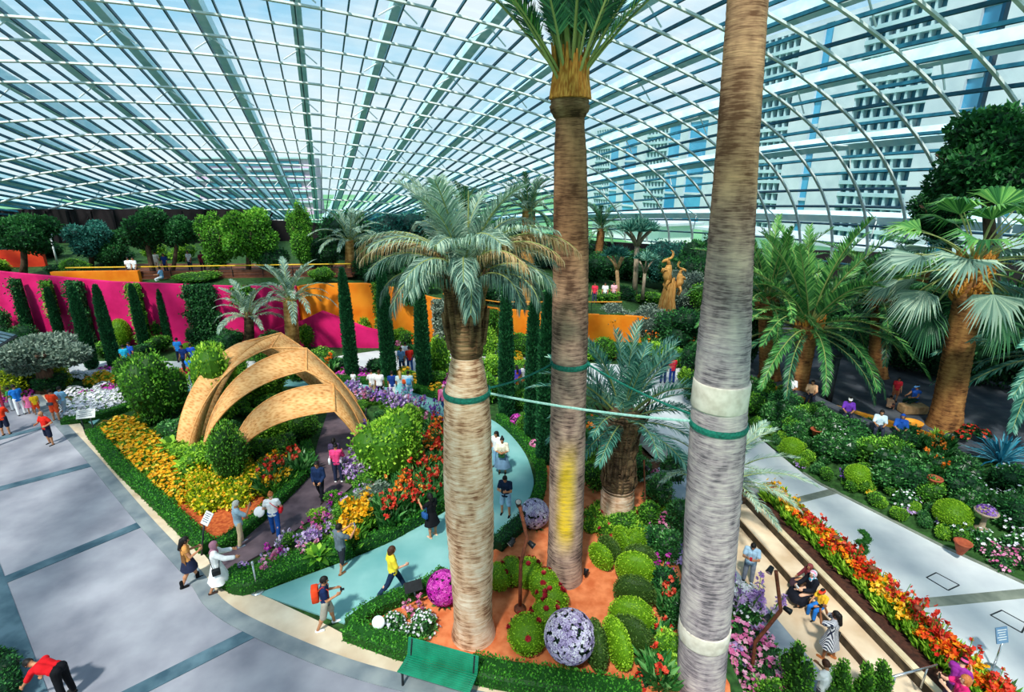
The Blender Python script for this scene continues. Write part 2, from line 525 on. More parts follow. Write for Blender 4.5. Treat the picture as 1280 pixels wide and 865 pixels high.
def woven():
    m, nt, b = _new('woven_wood')
    b.inputs['Roughness'].default_value = .7
    tc = nt.nodes.new('ShaderNodeTexCoord')
    vo = nt.nodes.new('ShaderNodeTexVoronoi'); vo.inputs['Scale'].default_value = 9
    mp = nt.nodes.new('ShaderNodeMapping'); mp.inputs['Rotation'].default_value = (.4, .5, .7); mp.inputs['Scale'].default_value = (.55, 1.6, 1)
    nz = nt.nodes.new('ShaderNodeTexNoise'); nz.inputs['Scale'].default_value = 2.5; nz.inputs['Detail'].default_value = 6
    cr = nt.nodes.new('ShaderNodeValToRGB')
    e = cr.color_ramp.elements
    e[0].position = .16; e[0].color = HX('#7d4a20'); e[1].position = .42; e[1].color = HX('#d8924e')
    x = e.new(.75); x.color = HX('#ecb676')
    L = nt.links.new
    L(tc.outputs['Object'], mp.inputs[0]); L(mp.outputs[0], vo.inputs['Vector']); L(tc.outputs['Object'], nz.inputs['Vector'])
    a = nt.nodes.new('ShaderNodeMath'); a.operation = 'MULTIPLY_ADD'; a.inputs[1].default_value = .7
    s = nt.nodes.new('ShaderNodeMath'); s.operation = 'MULTIPLY'; s.inputs[1].default_value = .5
    L(nz.outputs['Fac'], s.inputs[0]); L(vo.outputs['Distance'], a.inputs[0]); L(s.outputs[0], a.inputs[2])
    L(a.outputs[0], cr.inputs[0]); L(cr.outputs[0], b.inputs['Base Color'])
    bp = nt.nodes.new('ShaderNodeBump'); bp.inputs['Strength'].default_value = .4; bp.inputs['Distance'].default_value = .03
    L(a.outputs[0], bp.inputs['Height']); L(bp.outputs[0], b.inputs['Normal'])
woven()
mat('woven_edge', '#cf8a46', '#e6ae70', 6, .7)

def glass():
    m, nt, b = _new('dome_glass')
    nt.nodes.remove(b)
    tr = nt.nodes.new('ShaderNodeBsdfTransparent'); tr.inputs[0].default_value = (.93, .985, .99, 1)
    gl = nt.nodes.new('ShaderNodeBsdfGlossy'); gl.inputs['Roughness'].default_value = .06
    tc = nt.nodes.new('ShaderNodeTexCoord')
    nz = nt.nodes.new('ShaderNodeTexNoise'); nz.inputs['Scale'].default_value = .5
    mr = nt.nodes.new('ShaderNodeMapRange'); mr.inputs[3].default_value = .02; mr.inputs[4].default_value = .07
    mx = nt.nodes.new('ShaderNodeMixShader')
    L = nt.links.new
    L(tc.outputs['Object'], nz.inputs[0]); L(nz.outputs['Fac'], mr.inputs[0]); L(mr.outputs[0], mx.inputs[0])
    L(tr.outputs[0], mx.inputs[1]); L(gl.outputs[0], mx.inputs[2])
    L(mx.outputs[0], nt.nodes['Material Output'].inputs['Surface'])
glass()

# ================================================================== the glass shell
AZ = math.radians(20.1)
DV = np.array([-math.sin(AZ), math.cos(AZ)]); RV = np.array([math.cos(AZ), math.sin(AZ)])
Z_BASE, V_CREST, A_LEFT, A_RIGHT, EXPO, K_U, Z_TOP = 3.0, -18.0, 46.0, 46.0, 2.25, .0042, 25.0

def shell_fu(u): return np.sqrt(np.clip(1 - ((u - 20) / 72) ** 2, .02, 1))

def shell_profile(step, start):
    ph = np.linspace(0, PI / 2, 300); e = 2 / EXPO
    v = np.r_[V_CREST + (A_RIGHT - V_CREST) * np.cos(ph) ** e, (V_CREST - A_LEFT * np.sin(ph))[1:]]
    z = np.r_[np.sin(ph) ** e, np.cos(ph)[1:]]
    Ls = np.r_[0, np.cumsum(np.hypot(np.diff(v), 20 * np.diff(z)))]
    s = np.arange(start, Ls[-1], step)
    return np.interp(s, Ls, v), np.interp(s, Ls, z)

def build_shell():
    v, zf = shell_profile(1.75, .9)
    us = np.r_[np.arange(-20.4, 90.5, 3.1), 91.0]
    nU, nV = len(us), len(v)
    P = np.zeros((nU, nV, 3))
    for i, u in enumerate(us):
        vv = v * shell_fu(u)
        zz = Z_BASE + (Z_TOP - K_U * (u - 20) ** 2 - Z_BASE) * zf
        P[i, :, 0] = u * DV[0] + vv * RV[0]; P[i, :, 1] = u * DV[1] + vv * RV[1]; P[i, :, 2] = zz
    du = np.gradient(P, axis=0); dv = np.gradient(P, axis=1)
    Nn = unit(np.cross(dv, du))
    c = np.array([20 * DV[0], 20 * DV[1], 4.0])
    Nn *= np.sign(np.sum(Nn * (P - c), -1, keepdims=True))
    mb = MB(); mb.add(P.reshape(-1, 3), [grid_faces(nU, nV)])
    root = struct('ceiling', mb, 'dome_glass', smooth=True)

    def bar(name, pts, nrm, w, d, off, m, kids=None):
        T = unit(np.gradient(pts, axis=0)); S = unit(np.cross(T, nrm))
        c0 = pts + nrm * off
        A = [c0 + S * w / 2 + nrm * d / 2, c0 - S * w / 2 + nrm * d / 2, c0 - S * w / 2 - nrm * d / 2, c0 + S * w / 2 - nrm * d / 2]
        V = np.stack(A, 1).reshape(-1, 3)
        k = len(pts)
        b = MB(); b.add(V, [grid_faces(k, 4, True), [[3, 2, 1, 0]], [[4 * k - 4, 4 * k - 3, 4 * k - 2, 4 * k - 1]]])
        return link(name, b.mesh(name, m), root)
    for i in range(nU):
        bar('purlin', P[i], Nn[i], .2, .14, -.30, 'steel_white')
    for j in range(nV):
        bar('rib', P[:, j], Nn[:, j], .10, .24, -.10, 'rib_steel')
        if j % 4 == 2:
            a = bar('outer_arch', P[:, j], Nn[:, j], .7, .95, 1.4, 'arch_steel')
            sb = MB()
            for i in range(2, nU - 2, 3):
                top = P[i, j] + Nn[i, j] * 1.0
                for k in (-1, 1):
                    q = P[i, min(max(j + k, 0), nV - 1)]
                    tube(sb, [top, P[i, j] + (q - P[i, j]) * .8], .06, 5)
            s_ = link('strut', sb.mesh('strut', 'steel_white'), a)
    return root
build_shell()

# ------------------------------------------------------------------ outside the glass
mb = MB(); box(mb, (40, 120, -3.3), (700, 700, .4)); struct('ground', mb, 'outer_lawn')

def uvz(u, v, z): return Vector((u * DV[0] + v * RV[0], u * DV[1] + v * RV[1], z))

def hotel(u0, u1, v, z1, seq, label, rows=2.5, setback=0):
    """a tower whose face runs along the glass: bays of balcony lattice, white panel and blue glass"""
    ang = math.atan2(DV[1], DV[0])
    o = link('hotel_tower', None, None, Matrix.Translation(uvz((u0 + u1) / 2, v, -3.1)) @ Matrix.Rotation(ang, 4, 'Z'))
    _tag(o, label, 'building', 'hotel blocks outside the glass')
    L = u1 - u0; H = z1 + 3.1
    b = MB(); box(b, (0, -6, H / 2), (L, 11.2, H)); link('block', b.mesh('block', 'hotel_dark'), o)
    b = MB(); box(b, (0, -5.6, H + .5), (L + 1, 13, 1.0)); link('roof', b.mesh('roof', 'hotel_wall'), o)
    x = -L / 2; i = 0
    while x < L / 2 - 1:
        kind, w = seq[i % len(seq)]; i += 1
        w = min(w, L / 2 - x)
        c = x + w / 2
        b = MB()
        if kind == 'lattice':
            z = 1.0
            while z < H - .5:
                box(b, (c, .5, z), (w, 1.6, .8)); z += rows
            m_ = max(1, int(w / 1.9))
            for k in range(m_ + 1):
                box(b, (x + k * w / m_, .4, H / 2), (.45, 1.3, H))
            link('balcony_grid', b.mesh('balcony_grid', 'hotel_slab'), o)
        elif kind == 'white':
            box(b, (c, .5, H / 2), (w, 1.6, H)); link('blank_wall', b.mesh('blank_wall', 'hotel_wall'), o)
        else:
            box(b, (c, .1, H / 2), (w, .9, H)); link('window_strip', b.mesh('window_strip', 'hotel_glass'), o)
            b = MB(); z = 4.0
            while z < H - 1:
                box(b, (c, .7, z), (w, .4, .7)); z += rows * 2.2
            link('spandrel', b.mesh('spandrel', 'hotel_wall'), o)
        x += w
    return o
SEQ = [('lattice', 17), ('white', 7), ('glass', 2.2), ('white', 9)]
hotel(-40, 62, 108, 58, SEQ, 'white balconied hotel tower outside the glass, right of the grey palm trunk')
hotel(66, 118, 112, 44, [('glass', 2.5), ('white', 6), ('lattice', 15), ('white', 8)], 'lower balconied hotel block outside the glass behind the grey palm trunk')
hotel(122, 215, 116, 30, [('lattice', 12), ('white', 6), ('glass', 9), ('white', 4), ('glass', 7)], 'blue glazed block outside the glass between the two tall palm trunks')
def pink_block():
    o = link('pavilion_block', None, None, Matrix.Translation((-104, 220, -3.1)))
    _tag(o, 'low pink and blue banded building outside the far end of the glass roof', 'building')
    b = MB(); box(b, (0, 6, 11), (46, 12, 22)); link('block', b.mesh('block', 'pink_facade'), o)
    for k in range(5):
        b = MB(); box(b, (1.5 * (k % 2), -.2, 3 + 4.2 * k), (38, .6, 1.9)); link('window_strip', b.mesh('window_strip', 'hotel_dark'), o)
        b = MB(); box(b, (0, -.6, 5 + 4.2 * k), (46, 1.4, .6)); link('balcony', b.mesh('balcony', 'hotel_slab'), o)
pink_block()
for k, (u, v, w) in enumerate([(70, 78, 36), (112, 74, 30), (20, 80, 26)]):
    b = MB(); box(b, (0, 0, 2.2), (w, 9, 4.4)); o = place('canopy_building', b.mesh('canopy', 'marquee_white'), uvz(u, v, -3.1), math.atan2(DV[1], DV[0]),
        label=['white single storey canopy outside behind the dragon trees', 'farthest white canopy outside the glass', 'white canopy outside behind the fan palm'][k], cat='building', group='white canopies outside')
    b = MB(); box(b, (0, 0, 4.8), (w + 3, 12, .5)); link('roof', b.mesh('roof', 'hotel_wall'), o)
    b = MB(); box(b, (0, -4.6, 2.2), (w - 2, .3, 1.6)); link('window_strip', b.mesh('ws', 'hotel_glass'), o)

# ================================================================== the ground, level by level
def floor_poly(name, pts, m, z, thick):
    return slab(name, [(p[0], p[1], z) for p in pts], m, thick)
EDGE = [(5.45, 3.0), (5.45, 9.1), (5.5, 11.6), (6.06, 13.53), (6.06, 16.0), (5.74, 18.7), (5.7, 20.66), (5.2, 25.9), (4.95, 28.46)]
floor_poly('floor', [(-95, 1.5)] + [(5.45, 1.5)] + EDGE[1:] + [(40, 28.46), (48, 62), (-95, 62)], 'ground_cover', -.03, 2.2)
floor_poly('floor', [(5.3, 1.5), (46, 1.5), (46, 28.6), (5.0, 28.6)], 'soil', -1.76, .6)
# left plaza with its bands
bd = [G(*p) for p in [(75, 530), (116, 575), (178, 649), (242, 719), (269, 756), (319, 787), (430, 834), (560, 868)]]
bd = [(-26.5, 26.6)] + [tuple(p)[:2] for p in bd] + [(1.5, 8.4), (6, 7.4)]
bi = [tuple(G(*p))[:2] for p in [(100, 530), (134, 575), (183, 625), (235, 672), (272, 714), (299, 743), (322, 743), (403, 780), (437, 797), (505, 822)]] + [(0, 9.1), (2.6, 8.75), (5.45, 8.5)]
bi = [(-25.6, 26.9)] + bi
bds = smooth_line(bd, 5)
slab('plaza_paving', [(p[0], p[1], .03) for p in bds] + [(6, 1.6, .03), (-60, 1.6, .03), (-60, 26.6, .03)], 'grey_paving', .05)
slab('border_paving', [(p[0], p[1], .045) for p in smooth_line(bi, 4)] + [(5.45, 7.6, .045)] + [(p[0], p[1], .045) for p in bds[::-1]], 'sand_stone', .05)
ribbon('border_band', bds, .42, 'border_band', .056)
for a, b_ in [((0, 612), (117, 581)), ((0, 729), (180, 655)), ((168, 867), (322, 789)), ((0, 549), (58, 534))]:
    A, B = G(*a), G(*b_); d = (A - B).normalized()
    ribbon('cross_band', [A + d * 14, A, B], .40, 'dark_band', .05)
A, B = G(0, 756), G(37, 865); d = (B - A).normalized()
ribbon('cross_band', [A - d * 9, A, B, B + d * 4], .55, 'dark_band', .049)
# teal path
tl = [G(*p) for p in [(322, 743), (400, 714), (440, 699), (478, 683), (528, 657), (565, 635), (596, 612)]] + [Vector((-1.0, 18.2, 0)), Vector((-1.35, 19.8, 0))] + [G(*p) for p in [(592, 560), (565, 534), (551, 524), (511, 501), (470, 491), (431, 487), (395, 484)]]
tr = [G(*p) for p in [(430, 780), (480, 756), (538, 733), (568, 716), (618, 676), (646, 652), (664, 618), (666, 595), (652, 561), (619, 528), (565, 504), (518, 491), (461, 482), (400, 477)]]
tlm, trm = smooth_line(tl, 5), smooth_line(tr, 5)
slab('garden_path', [(p[0], p[1], .035) for p in tlm] + [(-16, 27.9, .035), (-21.0, 25.6, .035), (-20.4, 22.9, .035), (-23.5, 25.0, .035), (-24, 26, .035), (-17, 29.3, .035)] + [(p[0], p[1], .035) for p in trm[::-1]], 'teal_path', .05)
# purple-brown path under the woven arch
slab('tunnel_path', [(p[0], p[1], .04) for p in [(-9.75, 13.35), (-9.07, 13.93), (-8.61, 15.63), (-8.19, 17.8), (-8.33, 19.05), (-8.8, 21), (-9.4, 24), (-10.2, 27.4), (-8.2, 27.4), (-7.4, 24), (-6.6, 20.66), (-6.07, 18.09), (-6.72, 16.24), (-7.9, 13.97), (-8.63, 13.0), (-8.9, 12.6)]], 'purple_path', .05)
# orange bed
ob = [G(*p) for p in [(437, 797), (490, 765), (545, 738), (585, 712), (640, 668), (674, 605), (668, 565)]] + [Vector((1.3, 22.6, 0)), Vector((2.35, 23.0, 0)), Vector((4.3, 21, 0)), Vector((5.3, 18.1, 0)), Vector((5.2, 14, 0)), Vector((5.0, 11, 0)), Vector((5.0, 8.7, 0)), Vector((2.6, 8.85, 0)), Vector((0, 9.2, 0)), G(505, 822)]
slab('mulch_bed', [(p[0], p[1], .05) for p in smooth_line(ob, 3)], 'orange_soil', .06)
for pts in ([(215, 628), (240, 668), (262, 690), (300, 660), (372, 600), (380, 580), (330, 585), (280, 600), (235, 612)],):
    slab('mulch_bed', [tuple(G(*p))[:2] + (.02,) for p in pts], 'bark_mulch', .04)
# far paving beyond the cypresses
slab('garden_path', [tuple(G(*p))[:2] + (.03,) for p in [(392, 462), (420, 446), (470, 439), (600, 440), (690, 452), (770, 456), (885, 462), (885, 479), (800, 481), (700, 479), (640, 474), (560, 466), (470, 462)]], 'pale_plaza', .04)
slab('garden_path', [tuple(G(*p))[:2] + (.03,) for p in [(70, 470), (100, 452), (240, 452), (330, 452), (330, 462), (240, 470), (130, 474)]], 'pale_plaza', .04)
# right-hand lower terrace
def ln(x0, y0, k, y): return x0 + (y0 - y) * k
yb, yt = 1.6, 18.4
def strip(name, xa, xb, z, m, th, y0=yb, y1=yt):
    return slab(name, [(xa(y1), y1, z), (xb(y1), y1, z), (xb(y0), y0, z), (xa(y0), y0, z)], m, th)
R1 = lambda y: ln(9.03, 17.43, .138, y)
R2 = lambda y: ln(9.62, 18.4, .14, y)
K2 = lambda y: ln(9.82, 18.4, .14, y)
PE = lambda y: ln(10.63, 18.6, .139, y)
GB = lambda y: ln(8.03, 14.43, .19, y)
BE = lambda y: ln(6.2, 14.43, .14, y)
strip('lower_walk', BE, GB, -1.7, 'walk_grey', .06)
strip('lower_walk', GB, R1, -1.695, 'ledge_stone', .06)
strip('ledge', R1, R2, -1.35, 'ledge_stone', .05)
strip('ledge_riser', lambda y: R1(y) + .004, R2, -1.401, 'riser_stone', .36)
strip('kerb', R2, K2, -1.0, 'kerb_stone', .06)
strip('kerb_riser', lambda y: R2(y) + .004, K2, -1.061, 'riser_stone', .4)
strip('planting_strip', K2, PE, -1.06, 'brown_soil', .3)
# pale plaza and the ramp that climbs from it to the far garden
PR = [(13.0, 20.4), (13.26, 19.5), (15.41, 15.52), (16.67, 13.71), (20.5, 8.6), (24, 1.6)]
slab('plaza_paving', [(PE(18.6), 18.6, -1.1), (10.2, 21.0, -1.1), (12.9, 21.0, -1.1)] + [(x, y, -1.1) for x, y in PR] + [(PE(1.6), 1.6, -1.1)], 'pale_plaza', .5)
def ramp():
    lf = [(10.2, 21.0, -1.1), (8.3, 21.2, -1.0), (6.9, 22.6, -.75), (5.9, 25.0, -.35), (5.2, 28.46, 0.02)]
    rt = [(12.9, 21.0, -1.1), (12.6, 22.0, -.95), (11.9, 23.8, -.6), (11.4, 25.6, -.3), (11.0, 28.46, 0.02)]
    mb = MB(); n = len(lf)
    mb.add(np.r_[lf, rt, np.array(lf) - [0, 0, .8], np.array(rt) - [0, 0, .8]], [[[i, n + i, n + i + 1, i + 1] for i in range(n - 1)], [[i, i + 1, 2 * n + i + 1, 2 * n + i] for i in range(n - 1)]])
    struct('ramp', mb, 'pale_plaza')
ramp()
slab('garden_path', [(6.7, 21, -1.2), (8.6, 21.2, -1.2), (9.5, 18.4, -1.2), (6.6, 18.4, -1.2)], 'walk_grey', .5)
ribbon('cross_band', [G(1131, 756, -1.1), G(1290, 741, -1.1), G(1400, 733, -1.1)], .36, 'plaza_band', -1.094)
ribbon('cross_band', [G(975, 631, -1.1), G(1046, 613, -1.1)], .36, 'plaza_band', -1.094)
ribbon('kerb', [(x + .03, y) for x, y in PR], .12, 'plaza_band', -1.06, .1)
for q, z in [([(1158, 722), (1170, 716), (1199, 731.5), (1185, 738)], -1.1), ([(1238, 769), (1252, 763), (1283, 780), (1277, 791)], -1.1)]:
    P4 = [G(x, y, z) for x, y in q]; c = sum(P4, Vector()) / 4
    mb = MB()
    for i in range(4):
        a, b_ = P4[i], P4[(i + 1) % 4]
        tube(mb, [a + Vector((0, 0, .004)), b_ + Vector((0, 0, .004))], .022, 4)
    fr = MB(); fr.add([tuple(c + (p - c) * .93 + Vector((0, 0, .006))) for p in P4], [[[0, 1, 2, 3]]])
    o = place('drain_cover', mb.mesh('drain_cover', 'dark_iron'), label='iron framed access cover in the pale plaza, ' + ('near the planted strip' if q[0][0] < 1200 else 'beside the sign post'), cat='drain cover', group='plaza access covers')
    link('infill', fr.mesh('infill', 'pale_plaza'), o)
# hedge bank and upper right terrace
TE = [(12.2, 30.4), (12.37, 30.25), (13.41, 26.98), (14.9, 24.49), (17.78, 21.23), (18.6, 19.9), (21.3, 17.2), (26, 13), (33, 5)]
ZT = .5
floor_poly('terrace', TE + [(50, 5), (50, 50), (10, 50), (9.5, 40)], 'dark_paving', ZT, 2.3)
def bank():
    lo = [(11.4, 28.4, 0), (12.0, 24.5, -.6), (13.0, 20.5, -1.12), (14.4, 17.4, -1.12), (15.41, 15.55, -1.12), (16.75, 13.7, -1.12), (20.5, 8.6, -1.12), (24, 1.6, -1.12)]
    hi = [(12.3, 30.2, ZT - .05), (13.35, 27, ZT - .05), (14.3, 25.3, ZT - .05), (16.2, 22.9, ZT - .05), (17.7, 21.2, ZT - .05), (21.2, 17.1, ZT - .05), (26, 12.9, ZT - .05), (33, 4.9, ZT - .05)]
    mb = MB(); n = len(lo)
    mb.add(np.r_[lo, hi], [[[i, i + 1, n + i + 1, n + i] for i in range(n - 1)]])
    struct('bank_ground', mb, 'ground_cover')
    return np.array(lo), np.array(hi)
BANK_LO, BANK_HI = bank()
ribbon('terrace_edge', [(p[0] + .06, p[1] + .05) for p in TE[1:6]], .24, 'orange_edge', ZT + .3, .3)
# upper terraces at the back
def zt(x):
    if x < -15: return 4.1
    if x < -1: return 4.1 - (x + 15) / 14 * 2.1
    if x < 8: return 2.0
    return max(.52, 2.0 - (x - 8) / 6 * 1.5)
FRONT = [(-95, 41.0), (-38.95, 37.9), (-28.1, 35.9), (-19.7, 35.9), (-15, 36.6), (-8.2, 36.6), (-1, 36.6), (3, 36.6), (8, 36.6), (14, 35.6)]
def back_terrace():
    xs = [p[0] for p in FRONT]; mb = MB(); n = len(FRONT)
    f = [(x, y, zt(x)) for x, y in FRONT]; b_ = [(x, 66, zt(x)) for x, _ in FRONT]
    mb.add(np.r_[f, b_], [[[i, i + 1, n + i + 1, n + i] for i in range(n - 1)]])
    struct('terrace', mb, 'ground_cover')
back_terrace()

def wall_run(name, pts, m, thick=.35):
    """pts: (x, y, z_bottom, z_top)"""
    P = np.array(pts, float); n = len(P)
    T = unit(np.gradient(P[:, :2], axis=0)); N = np.c_[T[:, 1], -T[:, 0]] * thick
    V = []
    for i in range(n):
        x, y, a, b_ = P[i]
        V += [(x, y, a), (x, y, b_), (x - N[i, 0], y - N[i, 1], a), (x - N[i, 0], y - N[i, 1], b_)]
    mb = MB()
    f = []
    for i in range(n - 1):
        k = 4 * i
        f += [[k, k + 4, k + 5, k + 1], [k + 1, k + 5, k + 7, k + 3], [k + 6, k + 2, k + 3, k + 7]]
    f += [[0, 1, 3, 2], [4 * n - 4, 4 * n - 2, 4 * n - 1, 4 * n - 3]]
    mb.add(V, [f])
    return struct(name, mb, m)
wall_run('wall_pink', [(-95, 40.9, -.05, 5.2), (-38.95, 37.8, -.05, 5.05), (-28.1, 35.8, -.05, 4.55), (-19.7, 35.75, -.05, 4.25), (-15.3, 36.2, -.05, 4.15)], 'pink_wall')
wall_run('wall_orange', [(-15.6, 36.5, -.05, 4.05), (-14.2, 36.5, -.05, 4.25), (-10.5, 36.5, -.05, 4.3), (-8.2, 36.5, -.05, 3.95), (-5.5, 36.5, -.05, 3.2), (-1, 36.5, -.05, 2.45), (3, 36.5, -.05, 2.1), (8, 36.5, -.05, 1.95), (14, 35.5, -.05, 1.75)], 'orange_wall')
wall_run('wall_ramp', [(-17.0, 35.4, -.05, 1.2), (-15.2, 35.4, -.05, 1.7), (-13.4, 35.2, -.05, 2.55), (-12.2, 35.1, -.05, 2.1), (-10.2, 35.0, -.05, 1.35), (-9.4, 35.0, -.05, 1.2)], 'pink_wall', .5)
wall_run('wall_back', [(-110, 62, 3.9, 7.95), (-70, 62, 3.9, 7.95), (-29.5, 62, 3.9, 7.95)], 'dark_wall', .6)
mb = MB()
for k in range(26):
    box(mb, (-95 + 2.6 * k, 61.2, 5.9), (.25, .25, 3.9), m=0)
    if k % 2: tube(mb, [(-95 + 2.6 * k, 61.3, 4.2), (-95 + 2.6 * (k + 1), 61.3, 7.6)], .1, 5)
struct('wall_back_frame', mb, 'dark_wall')
wall_run('wall_dark_end', [(-29.5, 64, 1, 6.6), (-8, 64, 1, 5.2), (20, 63, .4, 3.6), (60, 54, .4, 3.4)], 'dark_wall', .6)
# red parapets, deck and its yellow rail on the left terrace
wall_run('wall_red', [(-62, 43.5, 4.0, 5.55), (-45.5, 44.2, 4.0, 5.6), (-40.6, 45.2, 4.0, 5.5)], 'red_wall')
wall_run('wall_red', [(-33.5, 37.5, 4.0, 4.95), (-27.5, 38.0, 4.0, 4.95)], 'orange_wall')
slab('deck', [(-33.5, 38.6, 4.14), (-12.5, 40.5, 4.14), (-12.5, 46.5, 4.14), (-33.5, 46.5, 4.14)], 'deck_wood', .1)
# ================================================================== people
for nm, c in (('skin_light', ('#d9a184', '#e8b89c')), ('skin_tan', ('#b57a56', '#c98f6a')), ('skin_brown', ('#8a5638', '#a06a48'))):
    mat(nm, c[0], c[1], 8, .55)
for nm, c in (('black', ('#0c0a0a', '#1c1716')), ('brown', ('#3a2216', '#573524')), ('auburn', ('#a5582a', '#c97c46')), ('grey', ('#b9b4ac', '#dcd8d0')), ('blond', ('#c98e4a', '#e0b070'))):
    mat('hair_' + nm, c[0], c[1], 20, .6, stretch=(3, 3, .5))
mat('eye_dark', '#120c0a', '#1e1512', 5, .3)
mat('lip', '#a8554c', '#b8665a', 5, .5)
def cloth(hexc):
    n = 'cloth_' + hexc.strip('#')
    if n not in MATS:
        r, g, b_ = [int(hexc[i:i + 2], 16) for i in (1, 3, 5)]
        mat(n, hexc, '#%02x%02x%02x' % tuple(min(255, int(v * 1.12 + 6)) for v in (r, g, b_)), 6, .85, spec=.15, bump=.15)
    return n
def striped():
    m, nt, b = _new('cloth_striped'); b.inputs['Roughness'].default_value = .85
    tc = nt.nodes.new('ShaderNodeTexCoord'); wv = nt.nodes.new('ShaderNodeTexWave'); wv.bands_direction = 'X'; wv.inputs['Scale'].default_value = 11
    cr = nt.nodes.new('ShaderNodeValToRGB'); cr.color_ramp.interpolation = 'CONSTANT'; cr.color_ramp.elements[0].color = HX('#232c4a'); cr.color_ramp.elements[1].color = HX('#eceaf0'); cr.color_ramp.elements[1].position = .45
    nt.links.new(tc.outputs['Object'], wv.inputs[0]); nt.links.new(wv.outputs['Fac'], cr.inputs[0]); nt.links.new(cr.outputs[0], b.inputs['Base Color'])
striped()
def patterned():
    m, nt, b = _new('cloth_patterned'); b.inputs['Roughness'].default_value = .85
    tc = nt.nodes.new('ShaderNodeTexCoord'); nz = nt.nodes.new('ShaderNodeTexNoise'); nz.inputs['Scale'].default_value = 9
    cr = nt.nodes.new('ShaderNodeValToRGB'); cr.color_ramp.interpolation = 'CONSTANT'
    e = cr.color_ramp.elements; e[0].color = HX('#2f9fc0'); e[1].color = HX('#f0dfe6'); e[1].position = .45; x = e.new(.57); x.color = HX('#e08aa8')
    nt.links.new(tc.outputs['Object'], nz.inputs[0]); nt.links.new(nz.outputs['Fac'], cr.inputs[0]); nt.links.new(cr.outputs[0], b.inputs['Base Color'])
patterned()

def capsule(mb, p, q, r1, r2, n=10):
    p, q = np.array(p, float), np.array(q, float); d = q - p; L_ = np.linalg.norm(d)
    if L_ < 1e-6: d = np.array([0, 0, 1.0]); L_ = 1e-6
    d = d / max(L_, 1e-6)
    a = np.linspace(PI / 2 * .96, 0, 4)
    pts = [p - d * r1 * math.sin(x) for x in a] + [p + (q - p) * .5] + [q + d * r2 * math.sin(x) for x in a[::-1]]
    rad = [r1 * math.cos(x) for x in a] + [(r1 + r2) / 2] + [r2 * math.cos(x) for x in a[::-1]]
    tube(mb, pts, rad, n)

def skel(pose):
    """joints of a 1.68 m figure facing +Y, pelvis above the origin"""
    D = math.radians
    J = {}
    lean = D(pose.get('lean', 0)); up = np.array([0, math.sin(lean), math.cos(lean)]); fw = np.array([0, math.cos(lean), -math.sin(lean)])
    def leg(s, t, k, o):
        hip = np.array([s * .09, 0, 0]); a = D(t); o = D(o)
        th = np.array([s * math.sin(o), math.sin(a) * math.cos(o), -math.cos(a) * math.cos(o)]); b_ = a - D(k)
        sh = np.array([s * math.sin(o) * .4, math.sin(b_), -math.cos(b_)])
        kn = hip + th * .43; an = kn + sh * .40
        return hip, kn, an
    zmin = 1e9
    for nme, s in (('l', -1), ('r', 1)):
        t, k, o = pose.get(nme + 'l', (0, 4, 3))
        J['hip' + nme], J['knee' + nme], J['ank' + nme] = leg(s, t, k, o); zmin = min(zmin, J['ank' + nme][2])
    base = np.array([0, 0, -zmin + .075])
    if 'sit' in pose: base = np.array([0, 0, pose['sit'] + .12])
    for k in list(J): J[k] = J[k] + base
    J['pel'] = base.copy(); J['waist'] = base + up * .14; J['chest'] = base + up * .34; J['neck'] = base + up * .50
    hp = D(pose.get('nod', 8)) + lean * .7
    hu = np.array([0, math.sin(hp), math.cos(hp)])
    J['head'] = J['neck'] + hu * .15 + np.array([0, .015, 0]); J['hu'] = hu; J['up'] = up; J['fw'] = fw
    for nme, s in (('l', -1), ('r', 1)):
        f, o, e, inn = pose.get(nme + 'a', (5, 8, 15, 0)); a = D(f); o = D(o)
        sh = J['neck'] - up * .055 + np.array([s * .175, 0, 0])
        ua = np.array([s * math.sin(o), math.sin(a) * math.cos(o), -math.cos(a) * math.cos(o)]); b_ = a + D(e); i_ = D(inn)
        fa = np.array([-s * math.sin(i_) + s * math.sin(o) * .3, math.sin(b_) * math.cos(i_), -math.cos(b_) * math.cos(i_)]); fa = fa / np.linalg.norm(fa)
        el_ = sh + ua * .29; wr = el_ + fa * .25
        J['sho' + nme], J['elb' + nme], J['wri' + nme], J['fa' + nme] = sh, el_, wr, fa
        J['han' + nme] = wr + fa * .09
    return J

